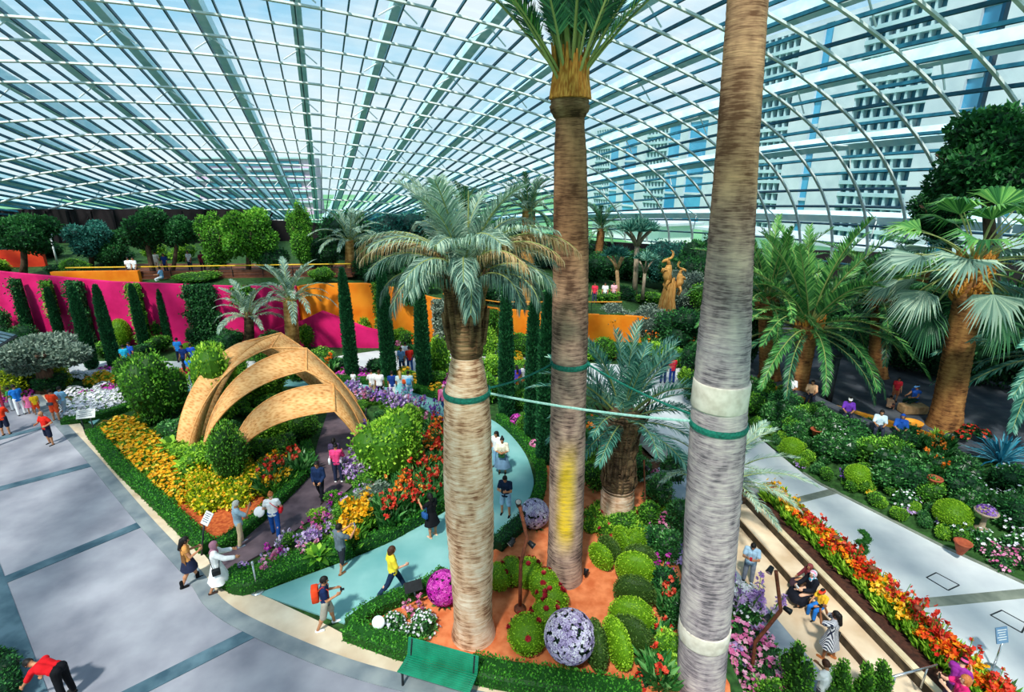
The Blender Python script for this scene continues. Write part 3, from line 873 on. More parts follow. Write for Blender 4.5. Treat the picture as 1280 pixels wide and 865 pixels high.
REM = []   # (mesh builder, voxel, receiver)
def body_mb(J, thin=1.0, curl=.5):
    mb = MB(); c = lambda p, q, a, b_: capsule(mb, p, q, a * thin, b_ * thin)
    up = J['up']; fw = J['fw']; sx = np.array([1.0, 0, 0])
    for s in (-1, 1):
        c(J['pel'] + sx * s * .065, J['waist'] + sx * s * .05, .105, .092); c(J['waist'] + sx * s * .05, J['chest'] + sx * s * .07, .092, .105)
        c(J['chest'] + sx * s * .07, J['neck'] - up * .07 + sx * s * .07, .105, .075)
    c(J['shol'], J['shor'], .062, .062); c(J['neck'] - up * .05, J['head'] - J['hu'] * .03, .058, .05)
    h = J['head']; hu = J['hu']; hf = np.array([0, hu[2], -hu[1]])
    M = Matrix(((1, 0, 0), (0, hf[1], hu[1]), (0, hf[2], hu[2])))
    ell(mb, h + hu * .015, (.076, .096, .108), 10, 14, M=M); ell(mb, h - hu * .06 + hf * .028, (.054, .062, .062), 8, 10, M=M)
    c(h + hf * .088 + hu * .012, h + hf * .112 - hu * .018, .010, .015)
    for s in (-1, 1): ell(mb, h + sx * s * .078 - hu * .005, (.012, .022, .032), 6, 8, M=M)
    for n_, s in (('l', -1), ('r', 1)):
        c(J['sho' + n_], J['elb' + n_], .054, .042); c(J['elb' + n_], J['wri' + n_], .042, .029)
        d = J['fa' + n_]; nn = np.cross(d, np.array([0, 0, 1.0])); nn = nn if np.linalg.norm(nn) > .2 else np.array([1.0, 0, 0]); nn = nn / np.linalg.norm(nn)
        lat = np.cross(nn, d); pn = nn * (-s)
        w = J['wri' + n_]
        for q in (-.022, 0, .022): c(w + d * .015 + lat * q * .8, w + d * .082 + lat * q, .019, .018)
        for i, (q, L_) in enumerate(zip((-.036, -.012, .012, .036), (.052, .066, .07, .06))):
            k = w + d * .085 + lat * q; m_ = k + (d * math.cos(curl * .5) + pn * math.sin(curl * .5)) * L_ * .55; e = m_ + (d * math.cos(curl * 1.7) + pn * math.sin(curl * 1.7)) * L_ * .55
            c(k, m_, .0125, .0115); c(m_, e, .0115, .010)
        th = w + d * .03 + lat * .03; c(th, th + unit(d * .7 + lat * .75 + pn * .35) * .035, .015, .013); c(th + unit(d * .7 + lat * .75 + pn * .35) * .035, th + unit(d * .85 + lat * .5 + pn * .5) * .065, .013, .011)
        c(J['hip' + n_], J['knee' + n_], .088, .06); c(J['knee' + n_] , J['ank' + n_], .058, .037)
        k = (J['knee' + n_] - J['ank' + n_]) * .68 + J['ank' + n_]; ell(mb, k + np.array([0, -.014, 0]), (.053, .055, .1), 8, 10)
        a = J['ank' + n_]; c(a + [0, -.03, -.035], a + [0, .13, -.045], .038, .028)
    return mb

def shirt_mb(J, sleeve=.6, hem=.0, fat=.018, long=False):
    mb = MB(); sx = np.array([1.0, 0, 0]); up = J['up']; c = lambda p, q, a, b_: capsule(mb, p, q, a + fat, b_ + fat)
    for s in (-1, 1):
        c(J['pel'] + up * (.02 - hem) + sx * s * .065, J['waist'] + sx * s * .05, .100, .092); c(J['waist'] + sx * s * .05, J['chest'] + sx * s * .07, .092, .105); c(J['chest'] + sx * s * .07, J['neck'] - up * .075 + sx * s * .07, .105, .072)
    c(J['shol'], J['shor'], .06, .06)
    for n_ in 'lr':
        if sleeve <= 1: c(J['sho' + n_], J['sho' + n_] + (J['elb' + n_] - J['sho' + n_]) * sleeve, .054, .052)
        else: c(J['sho' + n_], J['elb' + n_], .054, .044); c(J['elb' + n_], J['elb' + n_] + (J['wri' + n_] - J['elb' + n_]) * (sleeve - 1), .044, .036)
    return mb
def trouser_mb(J, to=1.9, fat=.015):
    mb = MB(); sx = np.array([1.0, 0, 0]); c = lambda p, q, a, b_: capsule(mb, p, q, a + fat, b_ + fat)
    for s in (-1, 1): c(J['pel'] + sx * s * .065, J['waist'] - J['up'] * .04 + sx * s * .05, .104, .09)
    for n_ in 'lr':
        h, k, a = J['hip' + n_], J['knee' + n_], J['ank' + n_]
        if to <= 1: c(h, h + (k - h) * to, .09, .08 if to > .5 else .088)
        else: c(h, k, .088, .062); c(k, k + (a - k) * (to - 1), .062, .05)
    return mb
def skirt_mb(J, length, flare=.1, fat=.02):
    mb = MB(); p = J['pel']; kn = (J['kneel'] + J['kneer']) / 2; an = (J['ankl'] + J['ankr']) / 2
    sp = abs(J['kneel'][1] - J['kneer'][1]) / 2 + abs(J['kneel'][0] - J['kneer'][0]) / 2
    def at(f):
        return p + (kn - p) * min(f, 1) + (an - kn) * max(0, f - 1)
    fs = np.linspace(0, length, 8); th = np.linspace(0, 2 * PI, 20, endpoint=False); V = []
    for f in [-.33] + list(fs):
        c0 = at(f) if f >= 0 else p + J['up'] * .13
        r = (.135 if f < 0 else .168 + flare * f + .2 * sp * min(f, 1)) + fat * .5; pl = 1 + .05 * np.sin(th * 7) * max(0, f)
        V.append(np.c_[c0[0] + np.cos(th) * r * pl, c0[1] + np.sin(th) * r * .82 * pl, np.full(20, c0[2])])
    mb.add(np.concatenate(V), [grid_faces(9, 20, True)])
    return mb
def hair_mb(J, style):
    mb = MB(); h, hu = J['head'], J['hu']; hf = np.array([0, hu[2], -hu[1]]); sx = np.array([1.0, 0, 0])
    nu, nv = 14, 22; ph = np.linspace(0, PI, nu); th = np.linspace(0, 2 * PI, nv, endpoint=False)
    X = np.stack([np.sin(ph)[:, None] * np.cos(th), np.sin(ph)[:, None] * np.sin(th), np.repeat(np.cos(ph)[:, None], nv, 1)], -1).reshape(-1, 3)
    f = grid_faces(nu, nv, True)[:, ::-1]; cen = X[f].mean(1)
    lim = {'short': -.25, 'bun': -.2, 'long': -.9, 'bob': -.75, 'hijab': -1.1, 'cap': .05, 'bald': -2}[style]
    keep = (cen[:, 2] > lim) & ~((cen[:, 1] > .35) & (cen[:, 2] < (.45 if style != 'hijab' else .62)) & (np.abs(cen[:, 0]) < .78))
    r = {'hijab': (.098, .122, .135), 'cap': (.09, .112, .118), 'bob': (.094, .114, .128)}.get(style, (.088, .110, .122))
    Y = X * r
    Q = h + Y[:, :1] * sx + Y[:, 1:2] * hf + Y[:, 2:] * hu + hu * .012 - hf * .006
    mb.add(Q, [f[keep]])
    if style == 'bun': ell(mb, h + hu * .13 - hf * .05, (.045, .045, .045), 7, 9)
    if style == 'long': capsule(mb, h - hf * .075 + hu * .02, J['chest'] - J['fw'] * .125 + J['up'] * .08, .078, .06)
    if style == 'bob': capsule(mb, h - hf * .05, h - hf * .05 - hu * .09, .085, .075)
    if style == 'hijab':
        capsule(mb, h - hu * .10 - hf * .01, J['neck'] - J['up'] * .06, .075, .13); capsule(mb, J['neck'] - J['up'] * .07 - sx * .1, J['neck'] - J['up'] * .07 + sx * .1, .085, .085)
    if style == 'cap':
        c0 = h + hf * .10 + hu * .04; V = []
        for s in np.linspace(-1, 1, 7): V += [c0 + sx * s * .085 - hf * (abs(s) ** 2) * .05, c0 + sx * s * .07 + hf * (.07 * (1 - .5 * s * s)) - hu * .02]
        mb.add(V, [grid_faces(7, 2)])
    return mb
def shoe_mb(J, n_, tall=False):
    mb = MB(); a = J['ank' + n_]
    capsule(mb, a + [0, -.03, -.04], a + [0, .14, -.048], .045, .036)
    if tall: capsule(mb, a + [0, 0, .14], a + [0, -.005, -.03], .06, .05)
    V = mb.v
    return mb

PPL = []
def person(loc, face, label, top='#888888', low='#333344', skin='skin_tan', hair='black', style='short', pose=None, sleeve=.6, legs=1.9, skirt=None, dress=False, shoes='#222222', sc=1.0, cap=None, far=False, hem=.06, shawl=None, group=None, topm=None, boots=False, fat=.018, thin=1.0):
    J = skel(pose or {}); M = Matrix.LocRotScale(Vector(loc), Quaternion((0, 0, 1), math.radians(face)), Vector((sc, sc, sc)))
    vx = .019 if far else .0125
    jobs = [('body', body_mb(J, thin), vx, skin)]
    lowm = low if low.startswith('cloth') else cloth(low); tm = topm or cloth(top)
    jobs.append(('shirt' if not dress else 'dress_top', shirt_mb(J, sleeve, hem, fat), vx * 1.2, tm))
    if skirt is None: jobs.append(('trousers' if legs > 1.2 else 'shorts', trouser_mb(J, legs), vx * 1.2, lowm))
    rec = dict(M=M, label=label, group=group, J=J, jobs=jobs, extra=[])
    ex = rec['extra']
    if skirt is not None: ex.append(('skirt', skirt_mb(J, skirt), tm if dress else lowm))
    if style != 'bald': ex.append(({'hijab': 'headscarf', 'cap': 'cap'}.get(style, 'hair'), hair_mb(J, style), cloth(cap) if cap and cap.startswith('#') else (cap or 'hair_' + hair)))
    if style == 'cap': ex.append(('hair', hair_mb(J, 'short'), 'hair_' + hair))
    for n_ in 'lr': ex.append(('shoe', shoe_mb(J, n_, boots), cloth(shoes)))
    if not far:
        h, hu = J['head'], J['hu']; hf = np.array([0, hu[2], -hu[1]])
        for s in (-1, 1):
            b = MB(); ell(b, h + hf * .088 + hu * .022 + np.array([s * .03, 0, 0]), (.012, .008, .007), 6, 8); ex.append(('eye', b, 'eye_dark'))
        b = MB(); ell(b, h + hf * .088 - hu * .052, (.022, .008, .007), 6, 8); ex.append(('mouth', b, 'lip'))
    if shawl:
        b = MB(); V = []
        for i, t in enumerate(np.linspace(0, 1, 6)):
            for s in np.linspace(-1, 1, 9):
                q = J['neck'] - J['up'] * (.04 + .62 * t) - J['fw'] * (.13 + .03 * t) * math.cos(s * 1.2) + np.array([s * (.17 + .03 * t), 0, 0])
                V.append(q)
        b.add(V, [grid_faces(6, 9)]); ex.append(('shawl', b, cloth(shawl)))
    PPL.append(rec)
    rec['w'] = lambda k, off=(0, 0, 0): M @ (Vector(J[k]) + Vector(off))
    return rec

def finish_people():
    tmp = []
    for r in PPL:
        for (nm, mb, vx, mm) in r['jobs']:
            me = mb.mesh('tmp', mm, True); o = bpy.data.objects.new('tmp', me); COL.objects.link(o)
            md = o.modifiers.new('r', 'REMESH'); md.mode = 'VOXEL'; md.voxel_size = vx; md.use_smooth_shade = True
            ms = o.modifiers.new('s', 'SMOOTH'); ms.factor = .5; ms.iterations = 2
            tmp.append((r, nm, o, mm))
    dg = bpy.context.evaluated_depsgraph_get()
    done = {}
    for r, nm, o, mm in tmp:
        me = bpy.data.meshes.new_from_object(o.evaluated_get(dg)); me.name = nm
        me.materials.clear(); me.materials.append(MATS[mm])
        done.setdefault(id(r), []).append((nm, me))
    for r, nm, o, mm in tmp:
        d = o.data; bpy.data.objects.remove(o); bpy.data.meshes.remove(d)
    for r in PPL:
        ms = done[id(r)]
        o = link('person', ms[0][1], None, r['M']); _tag(o, r['label'], 'person', r['group'])
        for nm, me in ms[1:]: link(nm, me, o)
        for nm, mb, mm in r['extra']: link(nm, mb.mesh(nm, mm, True), o)
        r['o'] = o

def rbox(mb, c, s, M=None, tone=.5):
    """a box with rounded edges"""
    s = np.array(s) / 2; rr = min(s) * .45
    ph = np.linspace(-PI / 2, PI / 2, 7); th = np.linspace(0, 2 * PI, 16, endpoint=False)
    X = np.stack([np.cos(ph)[:, None] * np.cos(th), np.cos(ph)[:, None] * np.sin(th), np.repeat(np.sin(ph)[:, None], 16, 1)], -1).reshape(-1, 3)
    V = np.sign(np.round(X, 6)) * (s - rr) * np.minimum(1, np.abs(X) * 3) + X * rr
    if M is not None: V = V @ np.array(M.to_3x3()).T
    mb.add(V + np.array(c), [grid_faces(7, 16, True)])
def gear(r, name, cat, label, c, s, mm, straps=(), strap_m=None, extra=None):
    """a bag, pack, phone or camera carried at c in the person's own frame; a thing of its own"""
    J = r['J']; M = r['M']; mb = MB(); rbox(mb, (0, 0, 0), s)
    o = place(name, mb.mesh(name, mm, True), M=M @ Matrix.Translation(Vector(c)), label=label, cat=cat)
    for sp_ in straps:
        b = MB(); tube(b, [Vector(p) - Vector(c) for p in sp_], .011, 5); link('strap', b.mesh('strap', strap_m or mm), o)
    if extra == 'lens':
        b = MB(); tube(b, [(0, s[1] * .4, 0), (0, s[1] * .5 + .06, 0)], [.03, .028], 10); link('lens', b.mesh('lens', 'black_plastic'), o)
    if extra == 'screen':
        b = MB(); box(b, (0, -s[1] * .5 - .001, 0), (s[0] * .85, .002, s[2] * .85)); link('screen', b.mesh('screen', 'sign_blue'), o)
    return o
STAND = {}
WALK = dict(ll=(22, 10, 2), rl=(-18, 22, 2), la=(-18, 8, 20, 5), ra=(20, 8, 25, 5))
PHONE = dict(la=(28, 12, 88, 28), ra=(28, 12, 92, 28), nod=24)
RAISE = dict(la=(62, 14, 70, 25), ra=(62, 14, 72, 25), nod=0)
def SIT(h=.42, t=84, k=80, **a): return dict(sit=h, ll=(t, k, 6), rl=(t - 3, k + 4, 6), la=(30, 10, 55, 20), ra=(32, 10, 50, 20), **a)
def both(h, J): return (np.array(J['hanl']) + np.array(J['hanr'])) / 2 + np.array(h)

# -- visitors on the grey plaza
a = person(G(9, 544), 25, 'person in red T-shirt and navy shorts at the left edge, seen from behind', '#e23a1c', '#1d2338', pose=dict(la=(25, 15, 80, 30), ra=(25, 15, 80, 30)), legs=.95, style='cap', cap='#232b52')
a = person(G(64, 556), 165, 'bald person in red T-shirt standing alone on the grey plaza', '#d8261c', '#1c2136', skin='skin_tan', style='bald', pose=dict(la=(-15, 38, 75, 45), ra=(15, 25, 80, 40), ll=(3, 4, 7), rl=(-3, 4, 7)), legs=.95)
a = person(G(72, 526), 5, 'person in orange-red top and shorts wearing a grey waist bag', '#e8401e', '#e2522a', pose=dict(la=(20, 12, 60, 20), ra=(20, 12, 60, 20)), legs=.85)
gear(a, 'waist_bag', 'bag', 'grey waist bag on the person in orange-red', (0, -.16, .98), (.26, .1, .14), cloth('#3d4652'), [[(.12, -.1, 1.0), (.17, .05, 1.0), (0, .15, .98), (-.17, .05, 1.0), (-.12, -.1, 1.0)]])
person(G(83, 521), 0, 'person in light blue beside the one in orange-red', '#7fb4d8', '#8a9aa8', pose=WALK, far=True)
person(G(28, 519), 60, 'person in bright blue T-shirt and white trousers at the far end of the plaza', '#1f6fc4', '#eef0f2', pose=dict(la=(30, 8, 70, 20), ra=(20, 8, 60, 20)), far=True)
person(G(18, 513), 100, 'child in green shirt at the far end of the plaza', '#3f9a5a', '#c8ccd0', sc=.78, far=True)
person(G(40, 517), 30, 'small child in pink dress at the far end of the plaza', '#e4709c', '#e4709c', sc=.68, skirt=.8, dress=True, style='bob', far=True)
person(G(48, 518), 40, 'small child in yellow shirt and red shorts at the far end of the plaza', '#f0b41e', '#e2481e', sc=.70, legs=.9, far=True)
person(G(1, 512), 60, 'person in magenta top cut by the left edge', '#e2287a', '#c43a52', style='long', far=True)
a = person(G(241, 729), -55, 'person with long dark hair, tan sleeveless top, brown shawl and black boots', '#c98a4a', '#20263e', hair='black', style='long', pose=dict(la=(14, 8, 88, 18), ra=(18, 10, 92, 18), ll=(14, 6, 3), rl=(-12, 14, 3), nod=12), sleeve=.2, skirt=.75, shoes='#121214', shawl='#6e4a2a', boots=True, sc=.98, skin='skin_tan')
gear(a, 'phone', 'phone', 'phone held by the person with brown shawl', both((0, .02, .02), a['J']), (.08, .012, .15), 'black_plastic', extra='screen')
a = person(G(277, 737), -60, 'person in long white tunic and mauve headscarf with both arms held forward', '#e6e4e4', '#dedcdc', style='hijab', cap='#8f6274', pose=dict(la=(38, 14, 45, 5), ra=(58, 16, 22, 0), ll=(12, 6, 3), rl=(-12, 14, 3)), sleeve=1.9, skirt=1.25, dress=True, shoes='#3a2c28', fat=.03)
gear(a, 'shoulder_bag', 'bag', 'black shoulder bag on the person in white tunic', (.24, -.02, .82), (.12, .22, .2), 'black_plastic', [[(.24, -.08, .9), (.12, -.14, 1.25), (-.12, -.02, 1.42)], [(.24, .06, .9), (.14, .12, 1.2), (-.12, .02, 1.42)]])
a = person(G(303, 681), -50, 'grey-haired person in pale blue shirt and beige trousers raising a phone', '#8fa9b8', '#bfa888', hair='grey', pose=dict(la=(12, 8, 30, 5), ra=(48, 12, 100, 15), ll=(4, 3, 4), rl=(-4, 6, 4)), sleeve=.8, shoes='#6e7a88', fat=.026)
gear(a, 'phone', 'phone', 'phone raised by the grey-haired person', np.array(a['J']['hanr']) + [0, .03, .03], (.08, .012, .15), 'black_plastic', extra='screen')
a = person(G(346, 669), 10, 'person in white T-shirt and blue jeans with strawberry-blond hair on the brown path', '#ecebee', '#1f4f9a', hair='auburn', style='bun', skin='skin_light', pose=dict(ll=(8, 4, 3), rl=(-8, 16, 3), la=(0, 22, 60, 40), ra=(12, 16, 60, 30)), sleeve=.5)
gear(a, 'handbag', 'bag', 'bright red handbag of the person in white T-shirt', (.25, .02, .98), (.1, .24, .17), cloth('#d81f2c'), [[(.25, -.08, 1.05), (.08, -.13, 1.25), (-.14, -.02, 1.41)], [(.25, .08, 1.05), (.1, .14, 1.25), (-.14, .03, 1.41)]])
person(G(402, 625), 178, 'person in navy jacket and black trousers walking out from under the arch', '#16284a', '#14161e', skin='skin_tan', pose=dict(ll=(16, 6, 2), rl=(-12, 14, 2), la=(5, 10, 40, 25), ra=(5, 10, 40, 25)), sleeve=1.85)
a = person(G(424, 602), 5, 'person in pink top and dark jeans under the arch, seen from behind', '#e0407a', '#242a44', style='bun', pose=dict(la=(5, 10, 20, 5), ra=(25, 12, 80, 20)), sleeve=.9, shoes='#e8e4e4')
gear(a, 'handbag', 'bag', 'white handbag of the person in pink under the arch', (-.26, 0, .95), (.09, .22, .24), 'white_plastic', [[(-.26, -.07, 1.05), (-.2, 0, 1.38), (-.26, .07, 1.05)]])
person(G(421, 590), 10, 'child with dark hair just ahead of the person in pink', '#4a3c58', '#2c2c36', sc=.92, style='bob', far=True)
a = person(G(429, 713), -40, 'person in grey T-shirt and dark shorts photographing the orchids', '#5a6670', '#262a32', skin='skin_tan', pose=dict(la=(55, 12, 60, 22), ra=(55, 12, 64, 22), ll=(8, 4, 5), rl=(-8, 8, 5)), legs=1.25, fat=.028, shoes='#7a5236')
gear(a, 'phone', 'phone', 'phone held out by the person in grey T-shirt', both((0, .03, .03), a['J']), (.08, .012, .15), 'black_plastic', extra='screen')
a = person(G(411, 784), -72, 'person in navy T-shirt and grey shorts with a red backpack on the teal path', '#17264e', '#9a9488', skin='skin_tan', pose=dict(la=(12, 8, 88, 16), ra=(12, 8, 92, 16), ll=(14, 8, 3), rl=(-12, 14, 3), nod=10), legs=.98, shoes='#e4e6ea')
gear(a, 'backpack', 'backpack', 'red backpack worn by the person in navy T-shirt', (0, -.22, 1.18), (.30, .19, .42), cloth('#d8401e'), [[(s, -.15, 1.32), (s, -.02, 1.44), (s, .12, 1.3), (s, .1, 1.1), (s, -.14, 1.02)] for s in (-.12, .12)])
gear(a, 'camera', 'camera', 'small black camera held by the person with red backpack', both((0, .04, .01), a['J']), (.12, .05, .08), 'black_plastic', extra='lens')
a = person(G(493, 741), -65, 'person in yellow top and dark trousers striding along the teal path', '#f2d43c', '#182a48', hair='brown', style='bob', skin='skin_light', pose=dict(ll=(26, 6, 2), rl=(-26, 20, 2), la=(-14, 10, 25, 5), ra=(16, 10, 70, 15)), sleeve=.8, fat=.028, shoes='#1c2c40')
a = person(G(541, 671), 50, 'person in short black dress with dark hair beside the red flowers', '#111217', '#111217', hair='black', style='bob', skin='skin_tan', pose=dict(la=(40, 8, 80, 15), ra=(10, 12, 40, 5)), skirt=.85, dress=True, shoes='#c8a890')
gear(a, 'handbag', 'bag', 'blue handbag of the person in black dress', (-.27, .02, .98), (.1, .24, .2), cloth('#24508a'), [[(-.27, -.07, 1.05), (-.2, 0, 1.38), (-.27, .07, 1.05)]])
a = person(G(632, 644), 165, 'person in navy shirt and pale denim shorts looking down on the teal path', '#12223a', '#8fb0cc', skin='skin_tan', pose=dict(PHONE, ll=(4, 4, 6), rl=(-2, 4, 6)), legs=.95, shoes='#14161c')
gear(a, 'phone', 'phone', 'phone held by the person in navy shirt', both((0, .02, .03), a['J']), (.08, .012, .15), 'black_plastic', extra='screen')
a = person(G(628, 592), 175, 'person in cream top and long grey-blue skirt on the teal path', '#ece0c8', '#6a88a4', style='bun', pose=dict(la=(15, 14, 85, 40), ra=(15, 14, 85, 40)), skirt=1.35, sleeve=.9)
gear(a, 'handbag', 'bag', 'dark green bag held in front by the person in cream top', (0, .24, 1.0), (.26, .1, .24), cloth('#2a5a34'), [[(-.07, .24, 1.1), (0, .22, 1.22), (.07, .24, 1.1)]])
person(G(621, 584), 150, 'person in white top and pale blue trousers close behind the one in cream', '#e8ecf0', '#8ab4d4', style='long', far=True)
a = person(G(556, 518), 172, 'person in pink cardigan and blue jeans alone on the far teal path', '#d86a9a', '#2f66ac', style='hijab', cap='#d89ab0', pose=WALK, sleeve=1.9, far=True)
gear(a, 'backpack', 'backpack', 'hot pink bag of the person in pink cardigan', (.24, -.06, 1.15), (.16, .16, .34), cloth('#e0346a'))
g_ = None
person(G(467, 498), 30, 'person in white T-shirt and khaki shorts, leftmost of the group on the teal path', '#f0f0ee', '#b0966e', pose=PHONE, legs=.98, far=True)
person(G(476, 499), 0, 'person in white shirt and black trousers in the group on the teal path', '#f2f0ec', '#1a1a1e', far=True, hair='brown', fat=.026)
person(G(492, 500), 8, 'person in navy T-shirt and white shorts in the group on the teal path', '#1c3a80', '#eceef0', legs=.98, far=True)
a = person(G(502, 500), 15, 'blond person in pale dress with orange bag in the group on the teal path', '#c4dcdc', '#7cc0c4', hair='blond', style='long', skirt=1.2, far=True)
gear(a, 'shoulder_bag', 'bag', 'orange shoulder bag in the group on the teal path', (.2, -.12, 1.1), (.22, .12, .24), cloth('#ee5a26'))
a = person(G(512, 500), 0, 'person in pale blue shirt and light jeans, rightmost of the group on the teal path', '#cfe2f0', '#8cb8d8', far=True, fat=.028)
gear(a, 'backpack', 'backpack', 'light blue pack of the rightmost person of the group', (.06, -.2, 1.15), (.26, .16, .34), cloth('#5aa8dc'))
person(G(443, 486), 0, 'small child in white at the far hedge of the teal path', '#eef0f2', '#c8d4dc', sc=.62, far=True)
person(G(513, 465), 20, 'person in red T-shirt on the far paving behind the group', '#d82c24', '#20448a', far=True)
person(G(503, 466), 170, 'person in light blue T-shirt on the far paving behind the group', '#78a8dc', '#28426a', far=True)
person(G(508, 459), 0, 'person in white on the far paving behind the group', '#f0f2f4', '#c4ccd4', far=True)
person(G(646, 492), 20, 'person in violet dress between the tall trunks', '#4a3aa0', '#4a3aa0', skirt=.9, dress=True, style='long', far=True)
person(G(656, 490), 170, 'person in white top beside the one in violet', '#f0ece8', '#c07a5a', far=True)
person(G(828, 479), 0, 'person in dark jacket on the far white paving', '#1e2240', '#2c3a66', far=True)
person(G(839, 479), 10, 'person in red T-shirt on the far white paving beside the dark jacket', '#e02a3c', '#28408a', far=True)
# -- lower walk on the right
a = person(G(934, 728, -1.7), 150, 'person in pale blue shirt and grey trousers standing on the lower walk', '#9ab8d0', '#7d8494', skin='skin_tan', pose=dict(PHONE), fat=.024)
gear(a, 'phone', 'phone', 'red phone held by the person in pale blue shirt', both((0, .02, .03), a['J']), (.08, .014, .15), cloth('#c82830'))
def on_ledge(py, back=.16):
    y = G(1000, py, -1.35).y
    return y
def ledge_loc(px, py):
    p = G(px, py, -1.35); return Vector((R1(p.y) + .10, p.y, -1.7))
a = person(ledge_loc(1004, 742), 96, 'seated person in black robe and blue-pink patterned headscarf on the stone ledge', '#14161f', '#14161f', style='hijab', cap='cloth_patterned', pose=SIT(.36), sleeve=1.9, skirt=1.5, dress=True, skin='skin_light', fat=.03)
gear(a, 'phone', 'phone', 'pale phone in the lap of the person in black robe', both((0, .02, .02), a['J']), (.15, .02, .09), 'white_plastic')
person(ledge_loc(1017, 727) + Vector((.28, 0, .0)), 100, 'child in dark red behind the person in black robe', '#6a2a30', '#3c2a34', style='hijab', cap='#7a3a3c', pose=SIT(.36), sc=.85, sleeve=1.8, skirt=1.3)
person(ledge_loc(1022, 757), 110, 'child in red cap, yellow and navy top and blue jeans on the stone ledge', '#e0ac2c', '#1f66b4', style='cap', cap='#e03a22', pose=SIT(.36, nod=18), sc=.82, sleeve=.6)
a = person(G(1033, 822, -1.7), 42, 'person in navy and white striped dress taking a picture on the lower walk', skin='skin_brown', hair='black', style='long', topm='cloth_striped', pose=dict(la=(66, 12, 92, 20), ra=(66, 12, 96, 20), ll=(6, 4, 4), rl=(-6, 8, 4), nod=0), skirt=.95, dress=True, sleeve=.7, shoes='#b06a3a', fat=.03)
gear(a, 'camera', 'camera', 'black camera raised by the person in striped dress', both((0, .03, .03), a['J']), (.13, .06, .09), 'black_plastic', extra='lens')
gear(a, 'handbag', 'bag', 'black bag hanging at the side of the person in striped dress', (.26, -.04, .72), (.1, .22, .24), 'black_plastic', [[(.26, -.06, .84), (.22, -.02, 1.38), (.26, .06, .84)]])
h = G(1034, 826, -.08)
a = person((h.x, h.y - .1, -1.7), 20, 'person in white T-shirt with pale yellow shoulders at the bottom edge', '#e8e8e4', '#4a4e58', hair='brown', skin='skin_tan', pose=PHONE, fat=.03, shoes='#2a2a2e')
h = G(1207, 853, .42)
a = person((h.x, h.y, -1.06), 70, 'person with curly auburn hair and magenta top in the bottom right planting', '#d0286e', '#2a2a3a', hair='auburn', style='bob', skin='skin_light', pose=RAISE)
gear(a, 'phone', 'phone', 'phone raised by the person with curly auburn hair', both((0, .02, .04), a['J']), (.08, .012, .15), 'black_plastic', extra='screen')
h = G(1197, 833, .25)
person((h.x + .1, h.y, -1.06), -60, 'person in purple top and pink hat beside the planted strip', '#8a2a8a', '#3a2a44', style='cap', cap='#e84a86', sc=.92, skin='skin_light', pose=PHONE, sleeve=.5)
# -- bottom left
a = person(G(86, 873), 88, 'person in red top and black trousers bending down at the bottom left corner', '#c4161e', '#101014', skin='skin_tan', hair='black', style='short', pose=dict(lean=78, ll=(-4, 6, 6), rl=(4, 10, 6), la=(34, 4, 6, 2), ra=(22, 4, 8, 2), nod=20), sleeve=.9, hem=-.07)
# -- right terrace
def terr(px, py, back=0.0):
    p = G(px, py, ZT); return Vector((p.x + back * .6, p.y + back * .75, ZT))
BENCHSITS = [(984, 502, 'person in white shirt with black hair, leftmost on the terrace edge', '#e8eaee', 'black', 'short', None), (1009, 508, 'person in peach shirt sitting on the terrace edge by the date palm', '#e8b088', 'black', 'short', None),
             (1055, 532, 'person in purple shirt and white cap sitting on the terrace edge', '#6a34a8', 'black', 'cap', '#e8e8ea'), (1094, 550, 'person with long black hair and pale blue top sitting on the terrace edge', '#c4d8ea', 'black', 'long', None), (1120, 556, 'person in bright blue headscarf at the right end of the terrace edge', '#2458b0', 'black', 'hijab', '#1f4fae')]
for px, py, lb, c_, hr, st, cp in BENCHSITS:
    person(terr(px, py, .5), 150, lb, c_, '#2c3040', hair=hr, style=st, cap=cp, pose=SIT(.40), far=True, sleeve=.9)
person(terr(1117, 502), 160, 'child in red shirt standing in the shade of the right terrace', '#d02a38', '#b86a4a', sc=.8, legs=.9, far=True)
person(terr(1140, 512), 100, 'person in blue cap and blue vest sitting in the shade near the fan palm', '#2f62c8', '#1e3a2e', style='cap', cap='#5a9ad8', pose=SIT(.45), far=True, sleeve=.2)
person(terr(1110, 512), -60, 'small child squatting in the shade of the right terrace', '#c89a7a', '#8a5a48', sc=.7, pose=SIT(.2), legs=.9, far=True)
# -- wooden deck and far garden
for px, py, f, lb, c_, l_ in [(165, 349, 30, 'person in white shirt and black shorts at the deck rail', '#eef0f2', '#15161c'), (172, 349, 160, 'person in pale shirt beside the one in black shorts at the deck rail', '#d8dce4', '#3a3c48'), (198, 340, 10, 'person in cream left of the deck tree', '#efe6d4', '#d8c8b0'), (209, 343, 170, 'person in navy top on the deck right of the bare trunk', '#1f3f86', '#2a2e40'),
                              (239, 339, 170, 'person in white top at the back of the deck', '#e6ecf2', '#31405c'), (255, 340, 20, 'person in dark red at the back of the deck', '#6e2036', '#2a1e2a'), (343, 339, 150, 'person in white at the right end of the deck', '#f0f0f0', '#8a8a92')]:
    person(G(px, py, 4.14), f, lb, c_, l_, far=True, sc=1.0)
person(G(203, 350, 4.14), 100, 'person in pale blue sitting on the deck floor', '#8ab8e8', '#d8dce8', pose=SIT(.12, 70, 90), far=True)
